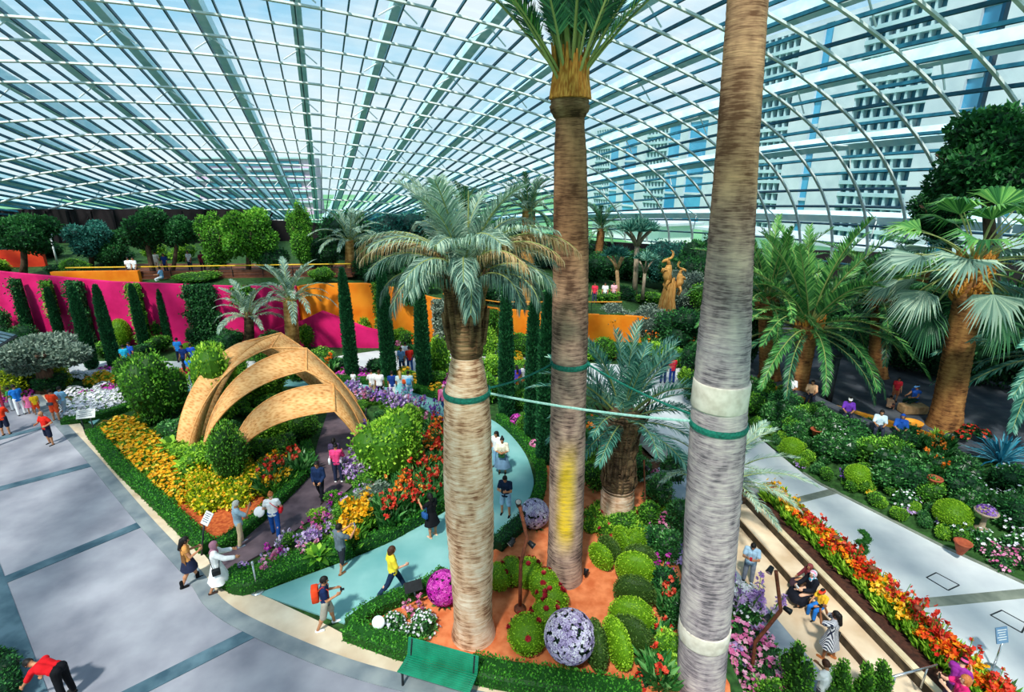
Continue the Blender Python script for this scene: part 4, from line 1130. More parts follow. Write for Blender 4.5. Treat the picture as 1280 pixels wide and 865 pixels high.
for px, py, f, lb, c_ in [(160, 463, 20, 'person in turquoise below the pink wall, left of two', '#1f9ac0'), (168, 459, 160, 'person in deep blue below the pink wall, right of two', '#1c4fb0'), (226, 453, 10, 'person in sky blue at the top of the group in blue', '#2a86d8'), (233, 463, 170, 'person in dark blue in the middle of the group in blue', '#16306e'), (243, 461, 20, 'person in royal blue at the right of the group in blue', '#2050b8'), (241, 479, 0, 'person in bright blue nearest in the group in blue', '#1f72d0')]:
    person(G(px, py), f, lb, c_, '#1e2436', far=True)
person(G(236, 489), 30, 'person in red and white nearest the arch beside the group in blue', '#d83a4c', '#e8e4e8', far=True, style='long')
for px, py, lb, c_ in [(600, 370, 'person in white on the terrace behind the crown of the thick palm', '#f0f2f4'), (744, 381, 'person in red at the rail right of the tall middle trunk', '#d83048'), (757, 381, 'person in white at the rail right of the tall middle trunk', '#eef0f2'), (768, 380, 'person in pale pink at the rail right of the tall middle trunk', '#eaa8b4')]:
    p = G(px, py, 2.0); p = G(px, py, zt(p.x)); person(p + Vector((0, .5, 0)), 160, lb, c_, '#38405a', far=True)
finish_people()
# ================================================================== camera and light
cam = bpy.data.cameras.new('camera'); co = bpy.data.objects.new('camera', cam); COL.objects.link(co)
cam.sensor_width = 36; cam.lens = 36 * FPX / 1280; cam.clip_end = 1500; cam.clip_start = .1
co.location = (0, 0, EYE); co.rotation_euler = (PI / 2 - PITCH, 0, 0)
scene.camera = co
sun = bpy.data.lights.new('sun', 'SUN'); so = bpy.data.objects.new('sun', sun); COL.objects.link(so)
sun.energy = 5.6; sun.angle = math.radians(4.5); sun.color = (1, .955, .87)
el, az = math.radians(55), math.radians(20)
dirv = Vector((math.sin(az) * math.cos(el), math.cos(az) * math.cos(el), -math.sin(el)))
so.rotation_euler = dirv.to_track_quat('-Z', 'Y').to_euler(); so.location = (-20, -40, 80)
w = bpy.data.worlds.new('sky'); scene.world = w; w.use_nodes = True
nt = w.node_tree; bg = nt.nodes['Background']
tc = nt.nodes.new('ShaderNodeTexCoord'); sp = nt.nodes.new('ShaderNodeSeparateXYZ')
mp = nt.nodes.new('ShaderNodeMapping'); mp.inputs['Scale'].default_value = (1.6, 1.6, 4.2)
nz = nt.nodes.new('ShaderNodeTexNoise'); nz.inputs['Scale'].default_value = 1.5; nz.inputs['Detail'].default_value = 7; nz.inputs['Roughness'].default_value = .58
cl = nt.nodes.new('ShaderNodeValToRGB'); cl.color_ramp.elements[0].position = .40; cl.color_ramp.elements[1].position = .62
gr = nt.nodes.new('ShaderNodeValToRGB')
e = gr.color_ramp.elements
e[0].position = 0.0; e[0].color = (.62, .84, .92, 1); e[1].position = .75; e[1].color = (.14, .42, .78, 1)
x = e.new(.22); x.color = (.36, .68, .90, 1)
mx = nt.nodes.new('ShaderNodeMix'); mx.data_type = 'RGBA'; mx.inputs[7].default_value = (.93, .98, 1.0, 1)
L = nt.links.new
L(tc.outputs['Generated'], mp.inputs[0]); L(mp.outputs[0], nz.inputs[0]); L(nz.outputs['Fac'], cl.inputs[0])
L(tc.outputs['Generated'], sp.inputs[0]); L(sp.outputs['Z'], gr.inputs[0])
cm = nt.nodes.new('ShaderNodeMath'); cm.operation = 'MULTIPLY'; cm.inputs[1].default_value = .85
L(cl.outputs[0], cm.inputs[0]); L(cm.outputs[0], mx.inputs[0]); L(gr.outputs[0], mx.inputs[6])
L(mx.outputs[2], bg.inputs[0]); bg.inputs[1].default_value = 1.08
scene.view_settings.view_transform = 'Standard'
scene.view_settings.look = 'None'
scene.view_settings.exposure = 0.0
scene.view_settings.gamma = 1.0
cy = scene.cycles
cy.max_bounces = 6; cy.diffuse_bounces = 3; cy.glossy_bounces = 2; cy.transmission_bounces = 3; cy.transparent_max_bounces = 8
cy.caustics_reflective = False; cy.caustics_refractive = False
cy.use_denoising = True
cy.use_adaptive_sampling = True; cy.adaptive_threshold = .02

# ================================================================== palms
def frond(L, elev, droop, nleaf, ll, lw, fall, m, seed, tone=(.15, .95), vee=.5, rib=True, start=.12, curl=1.3, sweep=.8):
    """a feather leaf: rachis in the XZ plane, leaflets both sides"""
    rng = np.random.default_rng(seed)
    mb = MB()
    t = np.linspace(0, 1, 15)
    ang = elev - droop * t ** curl
    dx = np.cos(ang); dz = np.sin(ang)
    x = np.r_[0, np.cumsum((dx[1:] + dx[:-1]) / 2)] / 14 * L; z = np.r_[0, np.cumsum((dz[1:] + dz[:-1]) / 2)] / 14 * L
    R_ = np.c_[x, np.zeros(15), z]
    if rib: tube(mb, R_, np.linspace(.014, .003, 15) * L ** .5 * 1.5, 4, .5, 1)
    tt = np.linspace(start, 1, nleaf)
    for sd in (-1, 1):
        P = np.c_[np.interp(tt, t, x), np.zeros(nleaf), np.interp(tt, t, z)]
        a = np.interp(tt, t, ang)
        T = np.c_[np.cos(a), np.zeros(nleaf), np.sin(a)]; U = np.c_[-np.sin(a), np.zeros(nleaf), np.cos(a)]
        sw = (sweep * (1 - tt) + 1.35 * tt * .8 - .1 + rng.normal(0, .07, nleaf))[:, None]
        D = unit(np.array([0, sd, 0]) * np.cos(sw) + T * np.sin(sw) + U * vee * (1 - fall) * (1 - .5 * tt[:, None]) + rng.normal(0, .06, (nleaf, 3)))
        l = ll * np.sin(PI * (.12 + .82 * tt)) ** .55 * rng.uniform(.85, 1.1, nleaf)
        S = unit(np.cross(D, U))
        S = unit(S + U * .25 * rng.normal(0, 1, (nleaf, 1)))
        g = np.array([0, 0, -1.0]) * fall
        p1 = P + D * l[:, None] * .5 + g * l[:, None] * .12
        p2 = P + D * l[:, None] * (1 - .35 * fall) + g * l[:, None] * .62
        wv = (lw * rng.uniform(.8, 1.2, nleaf))[:, None]
        V = np.stack([P + S * wv * .35, P - S * wv * .35, p1 - S * wv * .5, p1 + S * wv * .5, p2], 1).reshape(-1, 3)
        i = np.arange(nleaf) * 5
        tn = np.clip(rng.uniform(tone[0], tone[1], nleaf), 0, 1)
        mb.add(V, [np.stack([i, i + 1, i + 2, i + 3], 1), np.stack([i + 3, i + 2, i + 4], 1)], np.repeat(tn, 5), 0)
    return mb.mesh('frond', [m, 'frond_rib'])

def fan_leaf(L, elev, droop, R_, m, seed, nseg=26, spread=2.5, tone=(.2, .95)):
    rng = np.random.default_rng(seed)
    mb = MB()
    t = np.linspace(0, 1, 8); ang = elev - droop * t
    x = np.r_[0, np.cumsum(np.cos(ang[1:]))] / 7 * L; z = np.r_[0, np.cumsum(np.sin(ang[1:]))] / 7 * L
    tube(mb, np.c_[x, 0 * x, z], np.linspace(.035, .016, 8), 4, .6, 1)
    O = np.array([x[-1], 0, z[-1]]); a = ang[-1] - .25
    T = np.array([math.cos(a), 0, math.sin(a)]); U = np.array([-math.sin(a), 0, math.cos(a)]); Sd = np.array([0, 1.0, 0])
    f = np.linspace(-spread / 2, spread / 2, nseg)
    h = spread / nseg * .55
    D = np.cos(f)[:, None] * T + np.sin(f)[:, None] * Sd + U * (np.abs(f) * .22)[:, None]
    l = R_ * (1 - .18 * np.abs(f) / (spread / 2)) * rng.uniform(.9, 1.06, nseg)
    Dl = np.cos(f - h)[:, None] * T + np.sin(f - h)[:, None] * Sd + U * (np.abs(f) * .22)[:, None]
    Dr = np.cos(f + h)[:, None] * T + np.sin(f + h)[:, None] * Sd + U * (np.abs(f) * .22)[:, None]
    q = (l * .58)[:, None]
    p1a, p1b = O + Dl * q, O + Dr * q
    pm = O + D * q + U * .035
    p2 = O + D * (l * .92)[:, None] - np.array([0, 0, 1.0]) * (l * rng.uniform(.12, .42, nseg))[:, None]
    V = np.stack([np.repeat(O[None], nseg, 0), p1a, pm, p1b, p2], 1).reshape(-1, 3)
    i = np.arange(nseg) * 5
    mb.add(V, [np.stack([i, i + 1, i + 2], 1), np.stack([i, i + 2, i + 3], 1), np.stack([i + 1, i + 4, i + 2], 1), np.stack([i + 2, i + 4, i + 3], 1)],
           np.repeat(rng.uniform(*tone, nseg), 5), 0)
    return mb.mesh('frond', [m, 'frond_rib'])

def trunk_profile(keys, rng, ring=.16, amp=.012, n=28):
    """keys: (z, radius, dx, dy)"""
    K = np.array(keys, float)
    z = np.arange(K[0, 0], K[-1, 0], ring / 2)
    r = np.interp(z, K[:, 0], K[:, 1]); dx = np.interp(z, K[:, 0], K[:, 2]); dy = np.interp(z, K[:, 0], K[:, 3])
    r = r * (1 + amp * np.where(np.arange(len(z)) % 2, 1, -1) * rng.uniform(.3, 1.6, len(z)) + rng.normal(0, .006, len(z)))
    mb = MB()
    lathe(mb, np.c_[r, z], n, off=np.c_[dx, dy, 0 * z])
    return mb

def crown(root, P, meshes, n, rng, sc=1.0, zspread=.5, radius=.2, names='frond', only=None):
    """meshes from most upright to most drooping"""
    k = len(meshes)
    for i in range(n):
        f = i / max(1, n - 1)
        me = meshes[min(k - 1, int(f * k * .999))]
        az_ = i * 2.39996 + rng.uniform(-.25, .25)
        q = Quaternion((0, 0, 1), az_)
        tilt = Quaternion((1, 0, 0), rng.uniform(-.25, .25)) @ Quaternion((0, 1, 0), rng.uniform(-.1, .1))
        s = sc * rng.uniform(.88, 1.1)
        loc = Vector(P) + q @ Vector((radius * (.3 + .7 * f), 0, -zspread * f))
        link(names, me, root, Matrix.LocRotScale(loc, q @ tilt, Vector((s, s, s))))

rngP = np.random.default_rng(11)
def collar(root, z, r, dx=0, dy=0, m='rope_green', h=.13):
    mb = MB()
    lathe(mb, [(r - .03, z - h / 2), (r + .015, z - h / 2), (r + .03, z), (r + .015, z + h / 2), (r - .03, z + h / 2)], 28, (dx, dy, 0))
    return link('strap', mb.mesh('strap', m), root)

# ---- left thick pale palm
B1 = G(592, 793)
def palm_one():
    rng = np.random.default_rng(1)
    o = link('palm_tree', None, None, Matrix.Translation(B1))
    _tag(o, 'thick pale tan palm trunk beside the green bench, with a low grey-green drooping crown', 'palm tree')
    k = [(-.1, .62, 0, 0), (.1, .57, 0, 0), (.5, .50, 0, 0), (1.2, .50, .0, 0), (2.2, .535, .0, 0), (3.6, .585, -.01, 0), (5.0, .575, -.02, 0), (6.2, .54, 0, 0), (6.9, .50, .0, 0), (7.4, .41, .02, 0), (7.9, .31, .03, 0), (8.05, .29, .04, 0)]
    link('trunk', trunk_profile(k, rng, .13, .012).mesh('trunk', 'trunk_tan', True), o)
    k2 = [(7.8, .34, .03, 0), (8.0, .37, .03, 0), (8.4, .36, .03, 0), (8.9, .30, .03, 0), (9.4, .25, .03, 0), (9.75, .12, .03, 0)]
    mb = trunk_profile(k2, rng, .1, .03)
    for i in range(46):
        a = rng.uniform(0, 2 * PI); z0 = rng.uniform(7.9, 8.9); r0 = .36 - max(0, z0 - 8.4) * .12
        d = np.array([math.cos(a), math.sin(a), 0])
        tube(mb, [d * r0 + [.03, 0, z0], d * (r0 + .06) + [.03, 0, z0 + .35], d * (r0 + .05 + rng.uniform(0, .12)) + [.03, 0, z0 + .8]], [.06, .05, .02], 4, rng.uniform(.2, .9))
    for i in range(26):
        a = i * 2.39996; d = np.array([math.cos(a), math.sin(a), 0])
        tube(mb, [d * .28 + [.03, 0, 8.6], d * .36 + [.03, 0, 9.1], d * .62 + [.03, 0, 9.75]], [.08, .06, .03], 5, rng.uniform(.3, 1))
    link('leaf_base', mb.mesh('leaf_base', 'trunk_fibre'), o)
    me = [frond(2.2, 1.45, .9, 84, .62, .02, .35, 'frond_grey', 1, tone=(.3, 1), vee=.6),
          frond(2.35, 1.2, 1.6, 84, .66, .02, .6, 'frond_grey', 2, tone=(.2, 1)),
          frond(2.15, .95, 1.9, 84, .6, .02, .85, 'frond_grey', 3, tone=(.1, 1)),
          frond(1.75, .75, 2.1, 80, .5, .02, 1, 'frond_grey', 4, tone=(0, .8))]
    crown(o, (.03, 0, 9.55), me, 40, rng, 1.0, .25, .2)
    dm = frond(2.5, 1.0, 1.75, 66, .55, .024, 1.0, 'frond_dead', 6)
    for a, s in ((.25, 1.05), (-.25, .95), (.05, 1.1), (PI - .2, 1.1), (PI + .25, .95), (PI + .02, 1.0), (.65, .9), (-.75, .8), (PI - .7, .85)):
        c = link('dead_frond', dm, o, Matrix.LocRotScale(Vector((.03, 0, 9.5)), Quaternion((0, 0, 1), a), Vector((s, s, s))))
        c['label'] = 'straw coloured dead frond'
    sp_ = MB(); tube(sp_, [(.1, -.1, 9.5), (.14, -.1, 10.4), (.16, -.1, 11.25)], [.03, .025, .008], 5)
    link('spear_leaf', sp_.mesh('spear', 'frond_rib'), o)
    collar(o, 6.93, .5)
    return o
palm_one()

# ---- middle tall palm
B2 = G(704, 722)
def palm_two():
    rng = np.random.default_rng(2)
    o = link('palm_tree', None, None, Matrix.Translation(B2))
    _tag(o, 'tall middle palm with painted yellow light on its trunk and a crown touching the top of the picture', 'palm tree')
    k = [(-.1, .60, .02, 0), (.15, .55, .02, 0), (.7, .51, .02, 0), (2, .50, .02, 0), (4, .49, -.01, 0), (6, .47, -.04, 0), (8, .46, -.07, 0), (10, .43, -.12, 0), (12, .375, -.20, 0), (12.6, .33, -.23, 0), (12.95, .33, -.24, 0)]
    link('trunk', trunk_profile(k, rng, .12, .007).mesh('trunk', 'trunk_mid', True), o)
    mb = trunk_profile([(12.75, .34, -.25, 0), (12.95, .45, -.25, 0), (13.2, .42, -.25, 0), (13.6, .28, -.25, 0), (14.2, .15, -.25, 0)], rng, .1, .03)
    link('crown_base', mb.mesh('crown_base', 'trunk_fibre', True), o)
    mb = MB()
    for i in range(44):
        a = i * 2.39996; d = np.array([math.cos(a), math.sin(a), 0]); q = rng.uniform(-.35, .5)
        tube(mb, [d * .40 + [-.25, 0, 13.15], d * .34 + [-.25, 0, 13.5 + q * .4], d * (.34 + .2 * q) + [-.25, 0, 14.0 + q * .6]], [.085, .07, .02], 5, rng.uniform(.2, .9))
    link('leaf_base', mb.mesh('leaf_base', 'leafbase_orange'), o)
    me = [frond(4.0, 1.5, .35, 80, .60, .036, .1, 'frond_dark', 21, vee=.5, start=.25),
          frond(4.0, 1.32, .45, 80, .64, .036, .15, 'frond_dark', 22, vee=.45, start=.25),
          frond(4.0, 1.15, .6, 80, .64, .036, .2, 'frond_dark', 23, vee=.4, start=.27)]
    crown(o, (-.25, 0, 13.5), me, 34, rng, 1.0, .1, .25)
    side = frond(3.9, .92, .35, 84, .45, .03, .35, 'frond_green', 25, tone=(.2, 1), start=.34)
    for a, s in ((PI - .12, 1.0), (.1, 1.0), (PI + .5, .95), (-.45, .9)):
        link('frond', side, o, Matrix.LocRotScale(Vector((-.25, 0, 13.3)), Quaternion((0, 0, 1), a), Vector((s, s, s))))
    collar(o, 6.88, .475, -.05)
palm_two()

# ---- right tall palm
B3 = G(874, 858)
def palm_three():
    rng = np.random.default_rng(3)
    o = link('palm_tree', None, None, Matrix.Translation(B3))
    _tag(o, 'tall grey palm trunk nearest the lower walk, leaning slightly left with pale bands', 'palm tree')
    lean = lambda z: -.06 * z + .02
    k = [(-.2, .60, 0, 0), (.1, .56, 0, 0), (.8, .54, lean(.8), 0), (3, .545, lean(3), 0), (5, .54, lean(5), 0), (7, .525, lean(7), 0), (8.5, .475, lean(8.5), 0), (9.3, .43, lean(9.3), 0), (10.2, .39, lean(10.2), 0), (12, .335, lean(12), 0), (14, .30, lean(14), 0), (16.6, .27, lean(16.6), 0)]
    link('trunk', trunk_profile(k, rng, .11, .006).mesh('trunk', 'trunk_grey', True), o)
    for z, r, h in ((1.75, .548, .42), (7.55, .512, .55)):
        mb = MB(); lathe(mb, [(r + .0, z - h / 2), (r + .012, z - h / 2 + .03), (r + .012, z + h / 2 - .03), (r, z + h / 2)], 32, (lean(z), 0, 0))
        q = link('pale_band', mb.mesh('pale_band', 'band_pale', True), o); q['label'] = 'pale weathered band around the trunk'
    me = [frond(3.4, 1.45, .6, 60, .6, .04, .2, 'frond_dark', 31), frond(3.4, 1.1, .9, 60, .6, .04, .3, 'frond_dark', 32), frond(3.2, .75, 1.2, 60, .6, .04, .4, 'frond_dark', 33)]
    crown(o, (lean(16.6), 0, 17.0), me, 26, rng, 1.0, .4, .25)
    collar(o, 6.9, .53, lean(6.9))
palm_three()

# guy straps between the three trunks
def strap(a, b, label, m, sag=.08, r=.028):
    a, b = Vector(a), Vector(b)
    pts = [a.lerp(b, t) - Vector((0, 0, sag * 4 * t * (1 - t))) for t in np.linspace(0, 1, 9)]
    c = a.copy()
    mb = MB(); tube(mb, [p - c for p in pts], r, 6)
    o = place('guy_rope', mb.mesh('guy_rope', m), c, label=label, cat='rope', group='green guy ropes between the palms')
    for p in (0, -1):
        k = MB(); ell(k, tuple(pts[p] - c), (.06, .06, .08), 6, 8); link('knot', k.mesh('knot', 'rope_green'), o)
strap(B1 + Vector((.48, .12, 6.98)), B2 + Vector((-.5, -.1, 6.9)), 'dark green guy rope from the pale palm up to the tall middle palm', 'rope_green')
strap(B2 + Vector((.42, -.15, 6.9)), B3 + Vector((-.80, .12, 7.0)), 'dark green guy rope from the tall middle palm down to the grey palm', 'rope_green')
strap(B1 + Vector((.50, -.05, 6.93)), B3 + Vector((-.82, .02, 6.93)), 'long pale green guy rope from the pale palm across to the grey palm', 'pale_rope')
# ================================================================== the other palms
def palm(base, top, r0, r1, tmat, meshes, n, rng, label, sc=1.0, group=None, zs=.4, cr=.2, flare=None, extra=None, bulge=0, ring=.2):
    base, top = Vector(base), Vector(top)
    o = link('palm_tree', None, None, Matrix.Translation(base)); _tag(o, label, 'palm tree', group)
    d = top - base; H = d.z
    K = [(-.1, r0 * 1.25, 0, 0), (.15, r0 * 1.08, 0, 0)]
    for f in (.15, .35, .55, .75, .9, 1.0):
        r = r0 + (r1 - r0) * f
        K.append((H * f, r, d.x * f, d.y * f))
    if bulge:
        K = [k for k in K if k[0] < H * .8] + [(H * .82, r1, d.x * .82, d.y * .82), (H * .88, r1 + bulge * .8, d.x * .9, d.y * .9), (H * .95, r1 + bulge, d.x, d.y), (H + .1, r1 * .6, d.x, d.y)]
    K.sort(key=lambda k: k[0])
    link('trunk', trunk_profile(K, rng, ring, .03, 18).mesh('trunk', tmat, True), o)
    if flare:
        mb = MB()
        for i in range(flare[0]):
            a = rng.uniform(0, 2 * PI); u = np.array([math.cos(a), math.sin(a), 0]); z0 = H - rng.uniform(0, flare[1])
            q = np.array([d.x * z0 / H, d.y * z0 / H, z0])
            rr = r0 + (r1 - r0) * z0 / H
            tube(mb, [q + u * rr * .9, q + u * (rr + flare[2] * .6) + [0, 0, .18], q + u * (rr + flare[2]) + [0, 0, .45]], [.07, .06, .025], 4, rng.uniform(.1, .9))
        link('leaf_base', mb.mesh('leaf_base', flare[3]), o)
    crown(o, (d.x, d.y, H + .15), meshes, n, rng, sc, zs, cr)
    return o
rg = np.random.default_rng(5)
TEALF = [frond(2.9, 1.3, .55, 56, .62, .034, .1, 'frond_teal', 41, tone=(.2, 1)), frond(2.9, .95, .8, 56, .62, .034, .15, 'frond_teal', 42, tone=(.2, 1)),
         frond(2.9, .6, 1.0, 56, .6, .034, .25, 'frond_teal', 43, tone=(.1, .9)), frond(2.6, .3, 1.1, 52, .55, .034, .35, 'frond_teal', 44, tone=(0, .8))]
def palm_four():
    b = G(770, 646)
    o = link('palm_tree', None, None, Matrix.Translation(b)); _tag(o, 'short palm with dark shaggy flared trunk and blue-green fronds, between the two tall right palms', 'palm tree')
    rng = np.random.default_rng(44)
    link('trunk', trunk_profile([(-.1, .60, 0, 0), (.2, .57, 0, 0), (.6, .58, 0, 0), (1.05, .56, 0, 0), (1.3, .52, 0, 0)], rng, .16, .03).mesh('trunk', 'trunk_tan', True), o)
    mb = trunk_profile([(1.15, .55, 0, 0), (1.5, .55, 0, 0), (2.2, .46, 0, 0), (3.0, .48, 0, 0), (3.7, .62, 0, 0), (4.1, .5, 0, 0), (4.5, .2, 0, 0)], rng, .12, .04)
    for i in range(150):
        a = rng.uniform(0, 2 * PI); z0 = rng.uniform(1.3, 3.9); r0 = np.interp(z0, [1.2, 2.2, 3, 3.8], [.53, .45, .47, .62]); u = np.array([math.cos(a), math.sin(a), 0])
        tube(mb, [u * r0 + [0, 0, z0], u * (r0 + .08) + [0, 0, z0 + .2], u * (r0 + .05 + .25 * max(0, z0 - 2.6)) + [0, 0, z0 + .55]], [.08, .06, .02], 4, rng.uniform(0, 1))
    link('leaf_base', mb.mesh('leaf_base', 'trunk_shaggy'), o)
    crown(o, (0, 0, 4.2), TEALF, 34, rng, 1.0, .5, .4)
palm_four()
GREYG = [frond(2.8, 1.1, 1.0, 54, .5, .03, .2, 'frond_grey', 51, tone=(.4, 1)), frond(3.0, .8, 1.2, 54, .5, .03, .3, 'frond_grey', 52, tone=(.4, 1)), frond(3.0, .45, 1.1, 54, .5, .03, .4, 'frond_grey', 53, tone=(.3, 1))]
b = G(892, 648, -1.1)
palm(b, b + Vector((0, 0, 1.6)), .42, .4, 'trunk_shaggy', GREYG, 24, rg, 'low grey-green feather palm spreading out behind the grey palm trunk', zs=.3, cr=.3)
FARF = [frond(3.0, 1.3, .9, 38, .55, .05, .1, 'frond_dark', 61), frond(3.0, .9, 1.2, 38, .55, .05, .2, 'frond_dark', 62), frond(3.0, .45, 1.3, 38, .55, .05, .3, 'frond_dark', 63), frond(2.7, .1, 1.3, 36, .5, .05, .5, 'frond_dark', 64)]
LITF = [frond(3.0, 1.3, 1.0, 38, .55, .05, .2, 'frond_grey', 65, tone=(.2, .9)), frond(3.0, .9, 1.4, 38, .55, .05, .3, 'frond_grey', 66, tone=(.3, 1)), frond(3.0, .5, 1.5, 38, .55, .05, .5, 'frond_grey', 67, tone=(.2, 1))]
GRNF = [frond(4.6, 1.35, .6, 64, .6, .055, .05, 'frond_green', 71, tone=(.3, 1), vee=.6), frond(4.9, 1.0, 1.0, 64, .62, .055, .1, 'frond_green', 72, tone=(.2, 1), vee=.5),
        frond(4.9, .6, 1.3, 64, .62, .055, .2, 'frond_green', 73, tone=(.1, .9)), frond(4.8, .25, 1.35, 64, .6, .055, .3, 'frond_green', 74, tone=(.1, .8)), frond(4.4, -.1, 1.2, 60, .55, .055, .4, 'frond_dark', 75, tone=(0, .8))]
def vpalm(bx, by, z, tx, ty, *a, dy=0, **k):
    base = G(bx, by, z)
    return palm(base, AT(tx, ty, base.y + dy), *a, **k)
vpalm(312, 437, 0, 311, 392, .34, .30, 'trunk_shaggy', LITF, 22, rg, 'pale feather palm with dark trunk below the pink wall, left of its pair', sc=.85)
vpalm(367, 441, 0, 362, 374, .46, .42, 'trunk_far', LITF, 26, rg, 'pale feather palm with fibrous tan trunk right above the woven arch', sc=1.0)
vpalm(437, 347, 3.7, 437, 300, .38, .34, 'trunk_far', LITF, 30, rg, 'grey-green palm with tan trunk standing above the orange wall', sc=1.05)
vpalm(593, 356, 2.4, 580, 268, .45, .4, 'trunk_far', FARF, 30, rg, 'dark green palm directly behind the crown of the thick pale palm', sc=1.0)
vpalm(658, 378, 2.1, 661, 262, .60, .5, 'trunk_far', FARF + LITF[:2], 32, rg, 'palm with broad tan trunk behind the orange wall between the two tall trunks', sc=1.0)
vpalm(745, 343, 2.0, 752, 285, .42, .4, 'trunk_brown', FARF, 26, rg, 'date palm with yellowing lower fronds right of the tall middle trunk', sc=.95)
vpalm(700, 352, 2.0, 705, 300, .4, .36, 'trunk_far', FARF, 22, rg, 'small dark palm hidden behind the tall middle trunk', sc=.8)
# right terrace palms
vpalm(994, 492, .5, 1012, 402, .52, .48, 'trunk_brown', GRNF, 46, rg, 'large green date palm with pineapple-shaped trunk top on the right terrace', sc=1.14, zs=.7, cr=.35, bulge=.25, flare=(60, .9, .22, 'leafbase_orange'))
vpalm(962, 472, .5, 960, 372, .55, .5, 'trunk_brown', GRNF, 36, rg, 'date palm just right of the grey trunk, behind the large green date palm', sc=.95, zs=.6, cr=.35, bulge=.2)
vpalm(1096, 470, .5, 1102, 372, .5, .45, 'trunk_brown', [GRNF[1], GRNF[2], GRNF[3], GRNF[4]], 36, rg, 'shaded date palm between the large date palm and the fan palm', sc=.95, zs=.6, cr=.35, bulge=.2)
bR = G(1335, 545, .5)
palm(bR, AT(1330, 432, bR.y), .45, .42, 'trunk_brown', [frond(4.2, 1.0, 1.0, 64, .62, .06, .2, 'frond_teal', 81, tone=(.4, 1)), frond(4.2, .6, 1.1, 64, .62, .06, .3, 'frond_teal', 82, tone=(.3, 1)), frond(4.2, .2, 1.0, 64, .6, .06, .4, 'frond_teal', 83, tone=(.3, 1)), frond(4.0, -.2, .8, 60, .6, .06, .5, 'frond_teal', 84, tone=(.2, .9))],
     38, rg, 'silvery feather palm reaching in at the right edge', sc=1.05, zs=.7, cr=.3)
def fan_palm():
    base = G(1180, 533, .5); top = AT(1220, 322, base.y + .3)
    o = link('palm_tree', None, None, Matrix.Translation(base)); _tag(o, 'leaning fan palm with rough orange-brown trunk on the right terrace', 'palm tree')
    rng = np.random.default_rng(9); d = top - base; H = d.z
    K = [(-.1, .74, 0, 0), (.3, .66, d.x * .03, 0)] + [(H * f, .60 - .1 * f, d.x * f, d.y * f) for f in (.15, .3, .5, .7, .85, 1.0)]
    link('trunk', trunk_profile(K, rng, .2, .02, 20).mesh('trunk', 'trunk_brown', True), o)
    mb = MB()
    for i in range(130):
        a = rng.uniform(0, 2 * PI); z0 = H - rng.uniform(-.1, 1.9); u = np.array([math.cos(a), math.sin(a), 0]); q = np.array([d.x * z0 / H, d.y * z0 / H, z0])
        tube(mb, [q + u * .48, q + u * .62 + [0, 0, .12], q + u * .7 + [0, 0, .3]], [.09, .07, .03], 4, rng.uniform(0, 1))
    link('leaf_base', mb.mesh('leaf_base', 'leafbase_orange'), o)
    me = [fan_leaf(1.5, 1.3, .3, 1.25, 'frond_green', 91), fan_leaf(1.6, .95, .6, 1.3, 'frond_green', 92), fan_leaf(1.7, .55, .7, 1.3, 'frond_grey', 93, tone=(.3, 1)), fan_leaf(1.7, .15, .8, 1.25, 'frond_grey', 94, tone=(.4, 1)), fan_leaf(1.5, -.35, .7, 1.2, 'frond_dark', 95)]
    crown(o, (d.x, d.y, H + .1), me, 40, rng, 1.4, .9, .3)
fan_palm()
fb = G(1120, 455, .5)
palm(fb, fb + Vector((.3, 0, 6.2)), .4, .36, 'trunk_brown', [fan_leaf(1.5, 1.0, .5, 1.2, 'frond_dark', 96), fan_leaf(1.6, .5, .7, 1.2, 'frond_dark', 97), fan_leaf(1.6, 0, .7, 1.2, 'frond_dark', 98)], 26, rg, 'dark fan palm standing in shade behind the leaning fan palm', zs=.6, cr=.25)

# dragon trees
def dragon(bx, by, z, cx, cy, wpx, hpx, label, tm='pale_bark', lm='frond_teal', nb=7, n=420):
    base = G(bx, by, z); rng = np.random.default_rng(int(cx)); top = AT(cx, cy, base.y)
    k = m_per_px(top); R_ = wpx * k / 2; Hh = hpx * k
    o = link('dragon_tree', None, None, Matrix.Translation(base)); _tag(o, label, 'dragon tree')
    d = top - base
    mb = MB(); zb = d.z - Hh * .9
    tube(mb, [(0, 0, -.1), (d.x * .3, 0, zb * .5), (d.x * .7, 0, zb)], [R_ * .13, R_ * .1, R_ * .1], 10)
    tips = []
    for i in range(nb):
        a = 2 * PI * i / nb + .3; e = np.array([d.x + math.cos(a) * R_ * .55, math.sin(a) * R_ * .55, d.z - Hh * .25]); tips.append(e)
        m_ = np.array([d.x * .8 + math.cos(a) * R_ * .25, math.sin(a) * R_ * .25, zb + (e[2] - zb) * .55])
        tube(mb, [(d.x * .7, 0, zb - .1), m_, e], [R_ * .08, R_ * .06, R_ * .045], 6)
    tips.append(np.array([d.x, 0, d.z - Hh * .05]))
    link('trunk', mb.mesh('trunk', tm, True), o)
    fb_ = MB()
    for e in tips + [t * [.6, .6, 1] + np.array([d.x * .4, 0, Hh * .06]) for t in tips[:-1]]:
        m_ = n // 10
        D = rdir(rng, m_); D[:, 2] = np.abs(D[:, 2]) * .9 + .05
        blades(fb_, np.repeat(e[None], m_, 0), D, rdir(rng, m_), R_ * .48 * rng.uniform(.8, 1.1, m_), R_ * .06, rng.uniform(.1, 1, m_))
    link('leaf_rosette', fb_.mesh('leaf_rosette', lm), o)
dragon(793, 368, 1.9, 798, 280, 62, 30, 'umbrella-crowned dragon tree with branching pale trunk in front of the far glass', n=900)
dragon(803, 373, 1.9, 808, 318, 40, 26, 'smaller spiky dragon tree with straight tan trunk, right of the umbrella-crowned one', nb=3, n=500)
